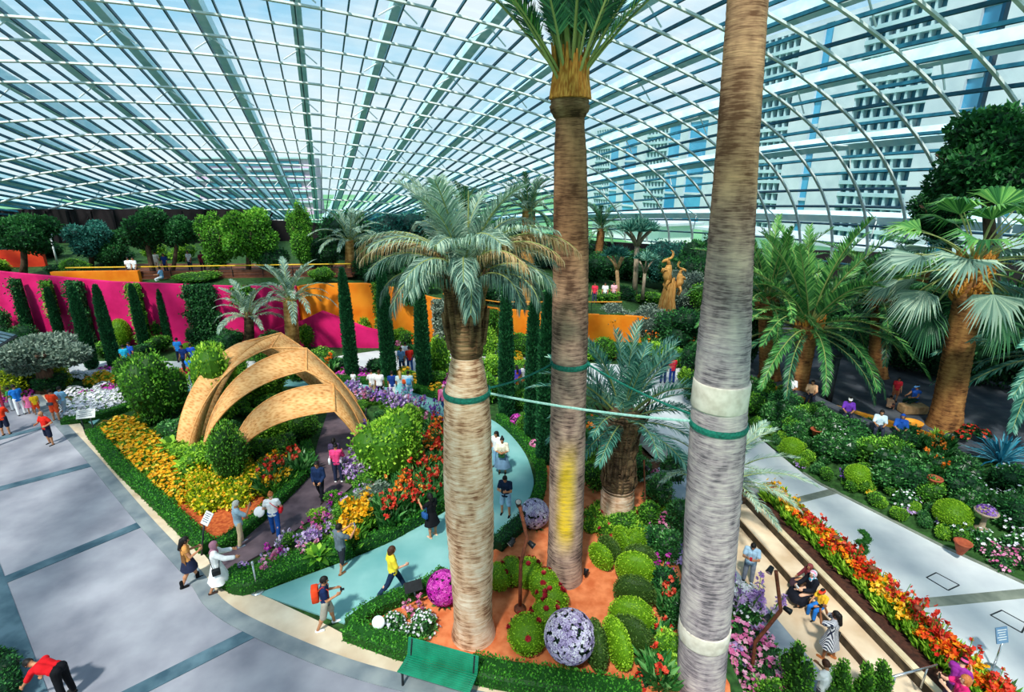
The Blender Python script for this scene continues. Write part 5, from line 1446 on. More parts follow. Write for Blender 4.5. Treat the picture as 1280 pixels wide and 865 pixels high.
dragon(773, 373, 1.9, 771, 312, 46, 28, 'dark-crowned dragon tree with golden trunk, left of the umbrella-crowned one', 'tan_wood', 'leaf_teal', nb=4, n=500)

# carved wooden goats rearing on a stump
def goats():
    base = G(833, 388, 1.7); k = m_per_px(base)
    o = link('goat_sculpture', None, None, Matrix.Translation(base)); _tag(o, 'golden driftwood sculpture of two rearing horned goats on a stump', 'sculpture')
    rng = np.random.default_rng(3)
    h = 68 * k
    mb = MB()
    for i in range(9):
        a = 2 * PI * i / 9; x, y = math.cos(a) * .42, math.sin(a) * .3
        tube(mb, [(x * 1.3, y * 1.3, -.1), (x, y, h * .2), (x * .8 + .12, y * .8, h * .42), (x * .6 + .2, y * .6, h * (.52 + .1 * rng.uniform()))], [.2, .17, .15, .08], 7, rng.uniform(0, 1))
    link('stump', mb.mesh('stump', 'driftwood'), o)
    def goat(x0, z0, s, f, name):
        mb = MB()
        P = lambda a, c: (x0 + a * f * s, 0, z0 + c * s)
        tube(mb, [P(-.1, 0), P(.1, .55), P(.05, 1.0), P(.0, 1.35)], [.3 * s, .34 * s, .3 * s, .16 * s], 10)
        tube(mb, [P(.0, 1.25), P(.1, 1.6), P(.22, 1.72)], [.17 * s, .13 * s, .12 * s], 8)
        tube(mb, [P(.1, 1.72), P(.42, 1.62), P(.56, 1.5)], [.14 * s, .11 * s, .06 * s], 8)
        for y in (-.12, .12):
            tube(mb, [(P(.1, .95)[0], y * s * 1.6, P(.1, .95)[2]), (P(.42, 1.0)[0], y * s * 1.6, P(0, 1.0)[2]), (P(.5, .72)[0], y * s * 1.6, P(0, .72)[2])], [.1 * s, .07 * s, .05 * s], 6)
            tube(mb, [(P(.0, .2)[0], y * s * 2, P(0, .2)[2]), (P(.2, -.2)[0], y * s * 2, P(0, -.2)[2]), (P(.0, -.7)[0], y * s * 2, P(0, -.7)[2])], [.15 * s, .1 * s, .06 * s], 6)
        g = link(name, mb.mesh(name, 'driftwood', True), o)
        for y in (-.08, .08):
            hb = MB(); th = np.linspace(0, 2.6, 9)
            tube(hb, [(P(.08 - .3 * math.sin(t), 0)[0], y * s * (1 + t * .5), P(0, 1.78 + .33 * (1 - math.cos(t)))[2]) for t in th], np.linspace(.07, .02, 9) * s, 6)
            link('horn', hb.mesh('horn', 'driftwood', True), g)
    goat(-.1, h * .52, h * .24, -1, 'goat')
    goat(.75, h * .42, h * .2, 1, 'goat')
goats()

# ================================================================== shrubs, trees, hedges
def bush_mesh(m, seed, nb=5, n=1500, leaf=.075, w=.045, spread=.3, tall=1.0, up=.25, inner=.74, core=True):
    rng = np.random.default_rng(seed); bl = []
    for i in range(nb):
        a = rng.uniform(0, 2 * PI); q = spread * math.sqrt(rng.uniform(.1, 1))
        r = rng.uniform(.2, .3)
        bl.append(((math.cos(a) * q * .85, math.sin(a) * q * .85, rng.uniform(.28, .72) * tall), (r, r, r * 1.05)))
    bl.append(((0, 0, .42 * tall), (.33, .33, .40 * tall)))
    mb = MB(); foliage(mb, bl, n, leaf, w, rng, up=up, inner=inner, core=core)
    v = np.concatenate(mb.v); z = v[:, 2].min()
    return mb.mesh('foliage', m)
KIND = {'dark': 'leaf_dark', 'mid': 'leaf_mid', 'light': 'leaf_light', 'yellow': 'leaf_yellow', 'olive': 'leaf_olive', 'teal': 'leaf_teal', 'glossy': 'leaf_glossy', 'hedge': 'leaf_hedge'}
_BM = {}
def bm(kind, big=False):
    k = (kind, big, rg.integers(0, 3))
    if k not in _BM:
        sd = abs(hash((kind, big))) % 999 if False else sum(map(ord, kind)) + 50 * big + int(k[2])
        _BM[k] = bush_mesh(KIND[kind], sd, 9, 4200, .05, .032) if big else bush_mesh(KIND[kind], sd, 5, 1500, .085, .05)
    return _BM[k]
def shrub(px, py, z, wpx, hpx, kind, label, group=None, name='shrub', big=False, cat='shrub'):
    p = G(px, py, z) if not callable(z) else None
    if p is None:
        p = G(px, py, 2.0)
        for _ in range(6): p = G(px, py, z(p.x))
    k = m_per_px(p)
    return place(name, bm(kind, big), p - Vector((0, 0, .04)), rg.uniform(0, 6.28), (wpx * k / .95, wpx * k / .95, hpx * k / .98), label, cat, group)

def tree(px, py, z, crown_px, wpx, hpx, kind, label, group=None, tm='tree_bark', tr=.05, lobes=9, n=6000, seed=0, trunk_top=None):
    """trunk foot at (px, py); crown centre at crown_px, wpx by hpx pixels"""
    base = G(px, py, z); rng = np.random.default_rng(seed + int(px))
    c = AT(crown_px[0], crown_px[1], base.y) - base; k = m_per_px(base + c)
    a, h = wpx * k / 2, hpx * k / 2
    o = link('tree', None, None, Matrix.Translation(base)); _tag(o, label, 'tree', group)
    mb = MB(); r = max(.07, a * tr * 2)
    tube(mb, [(0, 0, -.1), (c.x * .4, c.y * .3, max(.4, (c.z - h) * .6)), (c.x * .9, c.y, c.z - h * .3), (c.x, c.y, c.z + h * .3)], [r * 1.3, r, r * .8, r * .3], 9)
    for i in range(5):
        t = rng.uniform(0, 6.28)
        tube(mb, [(c.x * .8, c.y, c.z - h * .6), (c.x + math.cos(t) * a * .4, c.y + math.sin(t) * a * .4, c.z - h * .1), (c.x + math.cos(t) * a * .7, c.y + math.sin(t) * a * .7, c.z + h * .2)], [r * .6, r * .4, r * .15], 6)
    link('trunk', mb.mesh('trunk', tm, True), o)
    bl = []
    for i in range(lobes):
        d = rdir(rng, 1)[0]; q = rng.uniform(.45, .72)
        s = rng.uniform(.3, .45)
        bl.append(((c.x + d[0] * a * q, c.y + d[1] * a * q, c.z + d[2] * h * q), (a * s, a * s, h * s)))
    bl.append(((c.x, c.y, c.z), (a * .62, a * .62, h * .6)))
    fb = MB(); foliage(fb, bl, int(n * 1.3), a * .085 + .05, a * .05 + .03, rng, inner=.7, corek=.76, out=.6)
    link('crown', fb.mesh('crown', KIND[kind]), o)
    return o

# trees on the upper terrace in front of the dark wall
tree(28, 343, 4.1, (28, 290), 74, 62, 'dark', 'round dark tree at the left end of the dark wall', 'trees before the dark wall')
tree(112, 338, 4.1, (113, 300), 60, 52, 'teal', 'small grey-green tree, second along the dark wall from the left', 'trees before the dark wall')
tree(145, 338, 4.1, (140, 312), 44, 44, 'dark', 'low dark tree filling the gap between the small grey-green tree and the tall double tree', 'trees before the dark wall')
tree(193, 347, 4.1, (180, 288), 66, 60, 'dark', 'tall dark tree with bare trunk standing on the wooden deck', 'trees before the dark wall')
tree(214, 345, 4.1, (222, 292), 48, 50, 'dark', 'dark tree just right of the bare-trunked deck tree', 'trees before the dark wall')
tree(268, 345, 4.1, (270, 300), 52, 78, 'mid', 'leafy mid green tree on the deck, left of the brightest tree', 'trees before the dark wall')
tree(308, 345, 4.1, (310, 296), 66, 76, 'mid', 'largest bright green tree at the right end of the deck', 'trees before the dark wall')
tree(376, 344, 4.1, (376, 292), 34, 88, 'mid', 'narrow upright tree between the deck trees and the palm', 'trees before the dark wall')
for i, (x, y, w, h, kd, lb) in enumerate([(22, 330, 66, 34, 'teal', 'blue-green feathery shrub under the round dark tree'), (-8, 345, 40, 26, 'light', 'bright shrub cut by the left edge above the red wall'),
        (62, 322, 40, 22, 'dark', 'dark shrub beside the lamp before the dark wall'), (98, 345, 34, 24, 'mid', 'green shrub behind the orange parapet'), (72, 344, 26, 14, 'dark', 'low shrub behind the red parapet'),
        (196, 325, 34, 22, 'light', 'pale yellow-green shrub behind the deck tree trunk'), (232, 326, 30, 24, 'light', 'pale shrub between the two deck trees'), (140, 330, 50, 22, 'dark', 'dark shrub at the back of the deck'),
        (245, 352, 60, 12, 'mid', 'low clipped mound along the top of the pink wall'), (345, 343, 40, 40, 'dark', 'dark shrub left of the narrow upright tree'), (400, 340, 48, 50, 'dark', 'dark shrub right of the narrow upright tree'),
        (402, 352, 34, 20, 'mid', 'green shrub on top of the orange wall corner'), (468, 352, 50, 36, 'dark', 'dark shrub right of the terrace palm trunk'), (510, 350, 46, 42, 'dark', 'dark shrub behind the second orange wall vine')]):
    shrub(x, y, 4.1 if x < 420 else zt, w, h, kd, lb, 'shrubs on the upper terrace', big=w > 30)
# backdrop planting behind the orange wall
BG = [(430, 300, 60, 60), (500, 300, 70, 55), (548, 305, 60, 60), (620, 305, 70, 55), (690, 310, 60, 45), (735, 312, 50, 38), (770, 322, 44, 34), (838, 322, 56, 44), (868, 330, 46, 56), (900, 330, 60, 70), (852, 312, 40, 26), (765, 326, 40, 40), (792, 328, 44, 40), (818, 330, 40, 44), (846, 338, 44, 44), (875, 345, 44, 50)]
for i, (x, y, w, h) in enumerate(BG):
    shrub(x, y + 24, zt, w * 1.15, h * 1.1, ['dark', 'teal', 'dark'][i % 3], 'dense dark shrub in the back row before the far glass', 'back row of dark shrubs', big=True, name='backdrop_shrub')
for i, (x, y, w, h, kd) in enumerate([(530, 366, 40, 30, 'mid'), (560, 362, 34, 36, 'dark'), (615, 378, 40, 30, 'dark'), (640, 384, 34, 22, 'olive'), (690, 386, 40, 30, 'dark'), (720, 372, 36, 22, 'dark'), (757, 378, 40, 16, 'mid'), (855, 385, 50, 50, 'olive'), (812, 382, 34, 20, 'mid'), (780, 374, 30, 20, 'dark'), (880, 392, 50, 40, 'mid'), (745, 352, 50, 40, 'dark'), (715, 340, 40, 46, 'teal')]):
    shrub(x, y, zt, w, h, kd, 'leafy shrub on the terrace edge above the orange wall', 'shrubs above the orange wall', big=w > 45)
for i, (x, y, w, h, kd, lb) in enumerate([(770, 420, 46, 40, 'olive', 'grey-leaved shrub spilling over the right end of the orange wall'), (812, 424, 56, 48, 'olive', 'grey-green shrub hanging over the orange wall, second from its right end'), (850, 440, 70, 62, 'dark', 'large dark shrub in front of the orange wall beside the grey trunk'), (895, 445, 60, 70, 'dark', 'dark shrub behind the grey trunk')]):
    shrub(x, y, 0, w, h, kd, lb, 'shrubs against the orange wall', big=True)
# trees and dark shrubs of the right terrace
tree(1240, 470, .5, (1228, 205), 150, 118, 'dark', 'big dark tree at the upper right before the hotel', 'trees on the right terrace', n=9000, lobes=12)
tree(1190, 440, .5, (1180, 265), 80, 80, 'dark', 'smaller dark tree left of the big upper right tree', 'trees on the right terrace')
for i, (x, y, w, h, kd) in enumerate([(925, 455, 60, 110, 'dark'), (1045, 425, 80, 90, 'dark'), (1090, 418, 80, 110, 'dark'), (1140, 425, 90, 120, 'dark'), (1060, 440, 60, 50, 'dark'), (1130, 462, 70, 60, 'dark'), (1165, 470, 60, 70, 'dark'), (1230, 480, 80, 110, 'dark'), (1270, 490, 80, 120, 'dark'), (1200, 450, 80, 130, 'dark'), (1290, 440, 90, 160, 'dark'), (1000, 408, 60, 50, 'teal'), (960, 405, 60, 90, 'dark')]):
    shrub(x, y, .5, w, h, kd, 'dense dark shrub in the shade at the back of the right terrace', 'dark shrubs of the right terrace', big=True, name='shade_shrub')

# hedges ------------------------------------------------------------
def hedge(pts, wd, h, label, z=0.0, m='leaf_hedge', dens=420, leaf=.075, k=4, group='low clipped hedges along the beds', name='clipped_hedge'):
    rng = np.random.default_rng(int(abs(pts[0][0]) * 10))
    P = smooth_line([(p[0], p[1], 0) for p in pts], k)[:, :2]
    T = unit(np.gradient(P, axis=0)); N = np.c_[-T[:, 1], T[:, 0]]
    n = len(P); o3 = np.array([P[0][0], P[0][1], z])
    mb = MB(); sec = [(-.5, 0), (-.5, .8), (-.38, .95), (.38, .95), (.5, .8), (.5, 0)]
    V = np.stack([np.c_[P + N * a * wd * .94, np.full(n, z + b * h * .97)] for a, b in sec], 1) - o3
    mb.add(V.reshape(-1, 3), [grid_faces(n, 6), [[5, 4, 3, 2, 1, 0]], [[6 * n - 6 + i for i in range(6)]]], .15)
    seg = np.hypot(*np.diff(P, axis=0).T); Ls = np.r_[0, np.cumsum(seg)]
    cnt = int(Ls[-1] * (wd + 2 * h) * dens)
    s = rng.uniform(0, Ls[-1], cnt); u = rng.uniform(-(wd / 2 + h), wd / 2 + h, cnt)
    X = np.c_[np.interp(s, Ls, P[:, 0]), np.interp(s, Ls, P[:, 1])]; NN = np.c_[np.interp(s, Ls, N[:, 0]), np.interp(s, Ls, N[:, 1])]
    lat = np.clip(u, -wd / 2, wd / 2); zz = h - np.maximum(0, np.abs(u) - wd / 2)
    Q = np.c_[X + NN * lat[:, None], z + zz] - o3
    nr = np.c_[NN * np.sign(u)[:, None] * (np.abs(u) > wd / 2)[:, None], (np.abs(u) <= wd / 2) * 1.0]
    D = unit(nr * .7 + rdir(rng, cnt) * .9)
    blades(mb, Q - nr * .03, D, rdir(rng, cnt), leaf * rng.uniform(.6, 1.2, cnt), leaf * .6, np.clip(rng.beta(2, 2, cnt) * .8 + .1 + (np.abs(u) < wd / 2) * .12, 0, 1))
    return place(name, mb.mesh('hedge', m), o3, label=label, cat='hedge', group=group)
g2 = lambda L, z=0: [tuple(G(x, y, z))[:2] for x, y in L]
hedge(g2([(117, 545), (150, 585), (195, 628), (240, 672), (262, 690)]), .5, .42, 'low clipped hedge edging the yellow flower bed beside the plaza')
hedge(g2([(272, 690), (300, 672), (342, 636), (376, 602), (388, 582), (383, 560)]), .42, .42, 'low clipped hedge along the left side of the brown path')
hedge(g2([(288, 725), (310, 735), (345, 722), (395, 703), (440, 690)]), .75, .45, 'thick low hedge at the tip of the pink orchid bed')
hedge(g2([(440, 690), (478, 678), (520, 655), (552, 634), (572, 622)]), .42, .45, 'low hedge along the near side of the teal path by the red flowers')
hedge(g2([(624, 526), (648, 548), (668, 572), (677, 598), (672, 628), (655, 655)]), .38, .42, 'curved low hedge on the outer bend of the teal path')
hedge(g2([(620, 688), (655, 655), (650, 690)])[:2], .5, .4, 'short hedge in front of the lilac flower ball', m='leaf_dark')
hedge(g2([(438, 790), (470, 766), (505, 752), (540, 736), (556, 722)]), .42, .4, 'low hedge along the teal path near the bench')
hedge(g2([(436, 794), (470, 806), (505, 818), (530, 822)]), .5, .42, 'low hedge between the sandstone border and the bench')
hedge(g2([(588, 842), (620, 850), (670, 858), (720, 866), (800, 880)]), .6, .45, 'low hedge right of the bench at the bottom of the picture')
hedge(g2([(395, 476), (430, 477), (462, 480), (490, 483), (520, 490), (566, 504)]), .45, .4, 'low hedge on the far side of the teal path, left of the pale palm')
hedge(g2([(80, 530), (100, 528), (135, 520), (165, 510)]), .45, .35, 'low hedge in front of the white flower bed')

# clipped balls -------------------------------------------------------
def leafy_ell(mb, c, r, n, rng, leaf, m=0, M=None, lo=0.0, hi=1.0):
    r = np.broadcast_to(np.asarray(r, float), (3,))
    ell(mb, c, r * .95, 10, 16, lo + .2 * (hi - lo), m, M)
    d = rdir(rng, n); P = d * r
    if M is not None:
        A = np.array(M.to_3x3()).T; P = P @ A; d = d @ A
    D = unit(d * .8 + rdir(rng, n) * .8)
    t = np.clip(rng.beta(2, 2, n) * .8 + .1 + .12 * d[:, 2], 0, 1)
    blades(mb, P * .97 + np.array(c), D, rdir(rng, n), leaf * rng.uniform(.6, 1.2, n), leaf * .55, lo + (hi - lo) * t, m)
_tb = []
for s in range(2):
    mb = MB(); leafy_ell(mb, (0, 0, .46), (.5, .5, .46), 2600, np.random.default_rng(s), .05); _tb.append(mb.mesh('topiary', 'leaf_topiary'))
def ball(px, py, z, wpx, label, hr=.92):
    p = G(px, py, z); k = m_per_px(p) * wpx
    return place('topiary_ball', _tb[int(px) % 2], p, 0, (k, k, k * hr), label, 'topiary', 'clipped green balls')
def bank_z(x, y):
    """height of the sloping hedge bank"""
    best, zz = 1e9, 0
    for i in range(len(BANK_LO) - 1):
        for s in np.linspace(0, 1, 6, endpoint=False):
            a = BANK_LO[i] + (BANK_LO[i + 1] - BANK_LO[i]) * s; b_ = BANK_HI[i] + (BANK_HI[i + 1] - BANK_HI[i]) * s
            ab = (b_ - a)[:2]; t = np.clip(np.dot(np.array([x, y]) - a[:2], ab) / np.dot(ab, ab), 0, 1)
            q = a + (b_ - a) * t; d = np.hypot(q[0] - x, q[1] - y)
            if d < best: best, zz = d, q[2]
    return zz
def GB_(px, py):
    p = G(px, py, -.6)
    for _ in range(5): p = G(px, py, bank_z(p.x, p.y))
    return p
def bball(px, py, wpx, label, dz=0.0):
    p = GB_(px, py); k = m_per_px(p) * wpx
    return place('topiary_ball', _tb[int(px) % 2], p + Vector((0, 0, dz)), 0, (k, k, k * .92), label, 'topiary', 'clipped green balls')
bball(988, 570, 27, 'bright green clipped ball on the hedge bank, farthest up and nearest the grey trunk', .05)
bball(1070, 606, 30, 'bright green clipped ball in the middle of the hedge bank', .05)
bball(1186, 658, 40, 'largest bright green clipped ball near the bottom of the hedge bank', .05)
ball(155, 432, 0, 22, 'tall yellow-green clipped egg shrub below the pink wall', 1.7)
ball(235, 440, 0, 13, 'small bright clipped ball by the group in blue', 1.0)
ball(690, 555, 0, 20, 'small clipped ball beside the cypress behind the tall middle trunk')
ball(832, 640, -.2, 20, 'clipped ball among the shrubs left of the grey trunk')
# ================================================================== cypresses, vines
def cypress(bx, by, ty, wpx, label, z=0, taper=.35):
    b = G(bx, by, z); k = m_per_px(b + Vector((0, 0, 2.5))); top = AT(bx, ty, b.y)
    h = top.z - z; r = wpx * k / 2 * (.72 if bx < 300 else .9); rng = np.random.default_rng(int(bx * 7 + by))
    prof = np.array([[.8, 0.0], [.98, .06], [1, .2], [.92, .5], [.75, .75], [.45, .92], [.06, 1.0]])
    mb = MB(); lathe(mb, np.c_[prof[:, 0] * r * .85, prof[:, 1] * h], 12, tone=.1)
    n = int(900 + 380 * h * r * 6.28 * 2.2)
    t = rng.uniform(0, 1, n) ** .85; rr = np.interp(t, prof[:, 1], prof[:, 0]) * r * rng.uniform(.82, 1.1, n); a = rng.uniform(0, 2 * PI, n)
    u = np.c_[np.cos(a), np.sin(a), 0 * a]
    D = unit(u * .55 + [0, 0, 1.0] + rdir(rng, n) * .55)
    blades(mb, u * rr[:, None] + np.c_[0 * t, 0 * t, t * h], D, rdir(rng, n), .17 * rng.uniform(.6, 1.3, n), .07, np.clip(rng.beta(2, 2, n), 0, 1))
    o = place('cypress', None, b, label=label, cat='cypress tree', group='slim cypress columns')
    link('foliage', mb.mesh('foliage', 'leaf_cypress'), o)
    tb = MB(); tube(tb, [(0, 0, -.1), (0, 0, .5)], .08, 8); link('trunk', tb.mesh('trunk', 'tree_bark'), o)
for a in [(40, 428, 363, 12, 'thin cypress against the pink wall, first from the left'), (78, 430, 361, 12, 'thin cypress against the pink wall, second from the left'),
          (116, 461, 360, 17, 'thicker dark cypress in front of the pink wall, third from the left'), (145, 462, 358, 16, 'dark cypress in front of the pink wall, fourth from the left'),
          (182, 437, 357, 13, 'cypress before the middle vine of the pink wall, fifth from the left'), (213, 430, 362, 12, 'short cypress against bare pink wall, sixth from the left'),
          (441, 474, 337, 15, 'slim cypress column left of the group in white shirts'), (487, 476, 333, 17, 'slim cypress directly behind the group on the teal path'),
          (531, 486, 350, 17, 'slim cypress left of the thick pale palm'), (633, 522, 362, 18, 'slim cypress between the thick pale palm and the tall middle palm'),
          (665, 552, 374, 17, 'cypress half hidden by its darker twin left of the tall middle palm'), (681, 580, 366, 21, 'darkest cypress touching the left edge of the tall middle trunk'),
          (372, 372, 336, 9, 'tiny cypress at the corner of the orange wall'), (470, 412, 352, 10, 'small cypress against the orange wall left of centre')]:
    cypress(*a)

def vine(x0, x1, y0, y1, label, Y=35.55, n=None, seed=0, kind='leaf_mid', taper=0.0):
    rng = np.random.default_rng(int(x0 * 3 + x1))
    A, B = AT(x0, y0, Y), AT(x1, y1, Y); w_, h_ = abs(B.x - A.x), abs(A.z - B.z)
    o3 = Vector(((A.x + B.x) / 2, Y, max(B.z, 0)))
    n = n or int(560 * w_ * h_)
    u = rng.uniform(-1, 1, n); t = rng.uniform(0, 1, n)
    wid = w_ / 2 * (1 - taper * (1 - t)) * (1 + .16 * np.sin(t * 17 + seed) + .1 * np.sin(t * 41))
    P = np.c_[u * wid, -np.abs(rng.normal(0, .26, n)) - .05 * (1 - u * u) * 3 + .1, t ** .9 * (A.z - o3.z) + rng.normal(0, .05, n)]
    P[:, 2] = np.maximum(P[:, 2], .03)
    D = unit(np.c_[rng.normal(0, .6, n), -np.abs(rng.normal(.5, .5, n)), rng.normal(-.6, .5, n)])
    mb = MB(); blades(mb, P, D, rdir(rng, n), .17 * rng.uniform(.6, 1.3, n), .11, rng.beta(2, 2, n))
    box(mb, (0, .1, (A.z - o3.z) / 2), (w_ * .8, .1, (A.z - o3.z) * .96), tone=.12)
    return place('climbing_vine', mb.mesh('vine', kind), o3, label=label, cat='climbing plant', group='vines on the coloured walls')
vine(14, 52, 347, 440, 'ragged vine hanging at the far left of the pink wall', 36.6, kind='leaf_dark')
vine(52, 76, 350, 395, 'small vine between the first two cypresses on the pink wall', 36.3)
vine(82, 128, 350, 450, 'widest dark vine on the pink wall behind the thick cypresses', 35.9, kind='leaf_dark')
vine(158, 192, 353, 432, 'vine hanging in the middle of the pink wall', 35.6)
vine(228, 282, 354, 440, 'big leafy vine at the right end of the pink wall', 35.6, kind='leaf_dark')
vine(290, 318, 357, 380, 'short vine behind the pair of pale palms', 35.6)
vine(502, 524, 334, 381, 'vine hanging from the top of the orange wall', 36.3, kind='leaf_dark')
vine(466, 479, 352, 412, 'thin vine on the orange wall beside a small cypress', 36.3)
vine(540, 560, 373, 428, 'vine on the orange wall left of the thick pale palm', 36.3, kind='leaf_olive')
vine(604, 624, 386, 430, 'vine on the orange wall right of the thick pale palm', 36.3)
vine(690, 716, 402, 428, 'vine on the orange wall beside the tall middle trunk', 36.3)

# ================================================================== flowers
def clump(style, leafm, petm, seed, r=.32, h=.4, nf=40, fs=.1, nl=220, ll=.12, petals=5):
    rng = np.random.default_rng(seed); lb, pb = MB(), MB()
    if style == 'mound':
        d = rdir(rng, nl); d[:, 2] = np.abs(d[:, 2])
        blades(lb, d * [r, r, h] * rng.uniform(.5, .95, (nl, 1)), unit(d + rdir(rng, nl) * .9), rdir(rng, nl), ll, ll * .5, rng.beta(2, 2, nl))
        ell(lb, (0, 0, h * .1), (r * .75, r * .75, h * .65), 6, 9, .1)
        d = rdir(rng, nf); d[:, 2] = np.abs(d[:, 2]) * .9 + .15; d = unit(d)
        blooms(pb, d * [r, r, h] * rng.uniform(.92, 1.15, (nf, 1)), unit(d + [0, 0, .5] + rdir(rng, nf) * .3), fs * rng.uniform(.75, 1.2, nf), rng, petals, rng.uniform(.1, .9, nf))
    elif style == 'canna':
        m = nl
        a = rng.uniform(0, 2 * PI, m); q = r * np.sqrt(rng.uniform(0, 1, m)); P = np.c_[np.cos(a) * q, np.sin(a) * q, rng.uniform(0, h * .55, m)]
        D = unit(np.c_[np.cos(a) * .55, np.sin(a) * .55, np.full(m, .9)] + rdir(rng, m) * .35)
        blades(lb, P, D, rdir(rng, m), ll * rng.uniform(.7, 1.2, m), ll * .3, rng.beta(2, 2, m))
        for i in range(nf // 6):
            a = rng.uniform(0, 2 * PI); q = r * math.sqrt(rng.uniform(0, 1)); c = np.array([math.cos(a) * q, math.sin(a) * q, h * rng.uniform(.85, 1.2)])
            tube(lb, [(c[0] * .8, c[1] * .8, 0), c], .012, 4, .6)
            P = c + rng.normal(0, .05, (6, 3)) + np.array([0, 0, 1.0]) * rng.uniform(-.08, .12, (6, 1))
            blooms(pb, P, rdir(rng, 6) + [0, 0, .6], fs, rng, petals, rng.uniform(.1, .9, 6))
    elif style == 'spike':
        m = nl
        a = rng.uniform(0, 2 * PI, m); D = unit(np.c_[np.cos(a), np.sin(a), rng.uniform(.5, 2.0, m)])
        blades(lb, np.c_[np.cos(a) * r * .4, np.sin(a) * r * .4, 0 * a] * rng.uniform(0, 1, (m, 1)), D, rdir(rng, m), ll * rng.uniform(.8, 1.6, m), ll * .18, rng.beta(2, 2, m))
        ns = max(4, nf // 8)
        for i in range(ns):
            a = rng.uniform(0, 2 * PI); q = r * math.sqrt(rng.uniform(0, 1)); b0 = np.array([math.cos(a) * q * .6, math.sin(a) * q * .6, 0]); tp = np.array([math.cos(a) * q * 1.3, math.sin(a) * q * 1.3, h * rng.uniform(.8, 1.2)])
            tube(lb, [b0, b0 * .4 + tp * .6 + [0, 0, .05], tp], .008, 4, .6)
            t = rng.uniform(.45, 1.05, 8)[:, None]
            blooms(pb, b0 + (tp - b0) * t + rng.normal(0, .035, (8, 3)), rdir(rng, 8) + [0, 0, .3], fs * rng.uniform(.8, 1.1, 8), rng, petals, rng.uniform(.1, .9, 8))
    return [('foliage', lb.mesh('foliage', leafm), None), ('blossom', pb.mesh('blossom', petm), None)]
CL = {}
def proto(key, *a, n=2, **k):
    CL[key] = [clump(*a, seed=s + sum(map(ord, key)), **k) for s in range(n)]
proto('yellow', 'mound', 'leaf_light', 'petal_yellow', r=.34, h=.42, nf=60, fs=.15, n=3)
proto('white', 'mound', 'leaf_mid', 'petal_white', r=.42, h=.34, nf=110, fs=.15, n=3)
proto('magenta', 'mound', 'leaf_mid', 'petal_magenta', r=.4, h=.36, nf=90, fs=.15)
proto('lilac', 'mound', 'leaf_mid', 'petal_lilac', r=.4, h=.36, nf=90, fs=.15)
proto('purple', 'spike', 'leaf_mid', 'petal_purple', r=.34, h=.7, nf=48, fs=.13, nl=300)
proto('lilacspike', 'spike', 'leaf_mid', 'petal_lilac', r=.34, h=.75, nf=56, fs=.13, nl=300)
proto('orchid', 'spike', 'leaf_mid', 'petal_pink', r=.32, h=.5, nf=36, fs=.13, nl=300)
proto('orchidlilac', 'spike', 'leaf_mid', 'petal_lilac', r=.32, h=.5, nf=36, fs=.13, nl=300)
proto('orchidhot', 'spike', 'leaf_mid', 'petal_magenta', r=.3, h=.5, nf=32, fs=.13, nl=300)
proto('lily', 'canna', 'leaf_mid', 'petal_yellow', r=.3, h=.6, nf=54, fs=.14, nl=120, ll=.45)
proto('canna', 'canna', 'leaf_glossy', 'petal_red', r=.34, h=.85, nf=24, fs=.13, nl=150, ll=.5, n=3)
proto('cannaorange', 'canna', 'leaf_glossy', 'petal_orange', r=.34, h=.8, nf=24, fs=.13, nl=150, ll=.5)
proto('hot', 'canna', 'leaf_light', 'petal_hot', r=.24, h=.45, nf=36, fs=.14, nl=130, ll=.34, n=3)
proto('hotyellow', 'canna', 'leaf_light', 'petal_yellow', r=.24, h=.42, nf=36, fs=.14, nl=130, ll=.34)
proto('hotred', 'canna', 'leaf_mid', 'petal_red', r=.24, h=.5, nf=30, fs=.14, nl=130, ll=.34)
proto('redspider', 'spike', 'leaf_mid', 'petal_red', r=.2, h=.95, nf=56, fs=.13, nl=60)
proto('pinkstar', 'mound', 'leaf_glossy', 'petal_pink', r=.34, h=.5, nf=36, fs=.12)
proto('whitestar', 'mound', 'leaf_glossy', 'petal_white', r=.36, h=.5, nf=26, fs=.09, nl=320)
proto('yellowcascade', 'mound', 'leaf_yellow', 'petal_yellow', r=.4, h=.55, nf=30, fs=.09, nl=420, ll=.13)
proto('redlow', 'mound', 'leaf_dark', 'petal_red', r=.3, h=.3, nf=30, fs=.12)
proto('greenlow', 'mound', 'leaf_light', 'petal_crimson', r=.36, h=.36, nf=7, fs=.13, nl=420, ll=.1)
NAMES_ = {'yellow': 'golden_flower_clump', 'white': 'white_flower_clump', 'magenta': 'magenta_flower_clump', 'lilac': 'lilac_flower_clump', 'purple': 'purple_spike_plant', 'lilacspike': 'lilac_spike_plant', 'orchid': 'pink_orchid', 'orchidlilac': 'lilac_orchid', 'orchidhot': 'magenta_orchid', 'lily': 'yellow_lily', 'canna': 'red_canna', 'cannaorange': 'orange_canna', 'hot': 'orange_lily', 'hotyellow': 'golden_lily', 'hotred': 'red_lily', 'redspider': 'red_spike_plant', 'pinkstar': 'pink_flower_bush', 'whitestar': 'white_flower_bush', 'yellowcascade': 'cascading_plant', 'redlow': 'red_flower_clump', 'greenlow': 'rosette_ground_plant'}
def flower(key, x, y, z, label, group, sc=1.0, name=None, cat='flowers'):
    name = name or NAMES_[key]
    p = CL[key][rg.integers(0, len(CL[key]))]
    return place(name, None, (x, y, z - .02), rg.uniform(0, 6.28), sc * rg.uniform(.88, 1.14), label, cat, group, parts=p)
def bed(keys, poly_px, step, label, group, sc=1.0, z=0.0, pxz=0.0):
    P = [tuple(G(a, b_, pxz))[:2] for a, b_ in poly_px]
    for x, y in scatter(P, step, rg):
        k = keys[rg.integers(0, len(keys))]
        flower(k, x, y, z, label[k] if isinstance(label, dict) else label, group, sc)
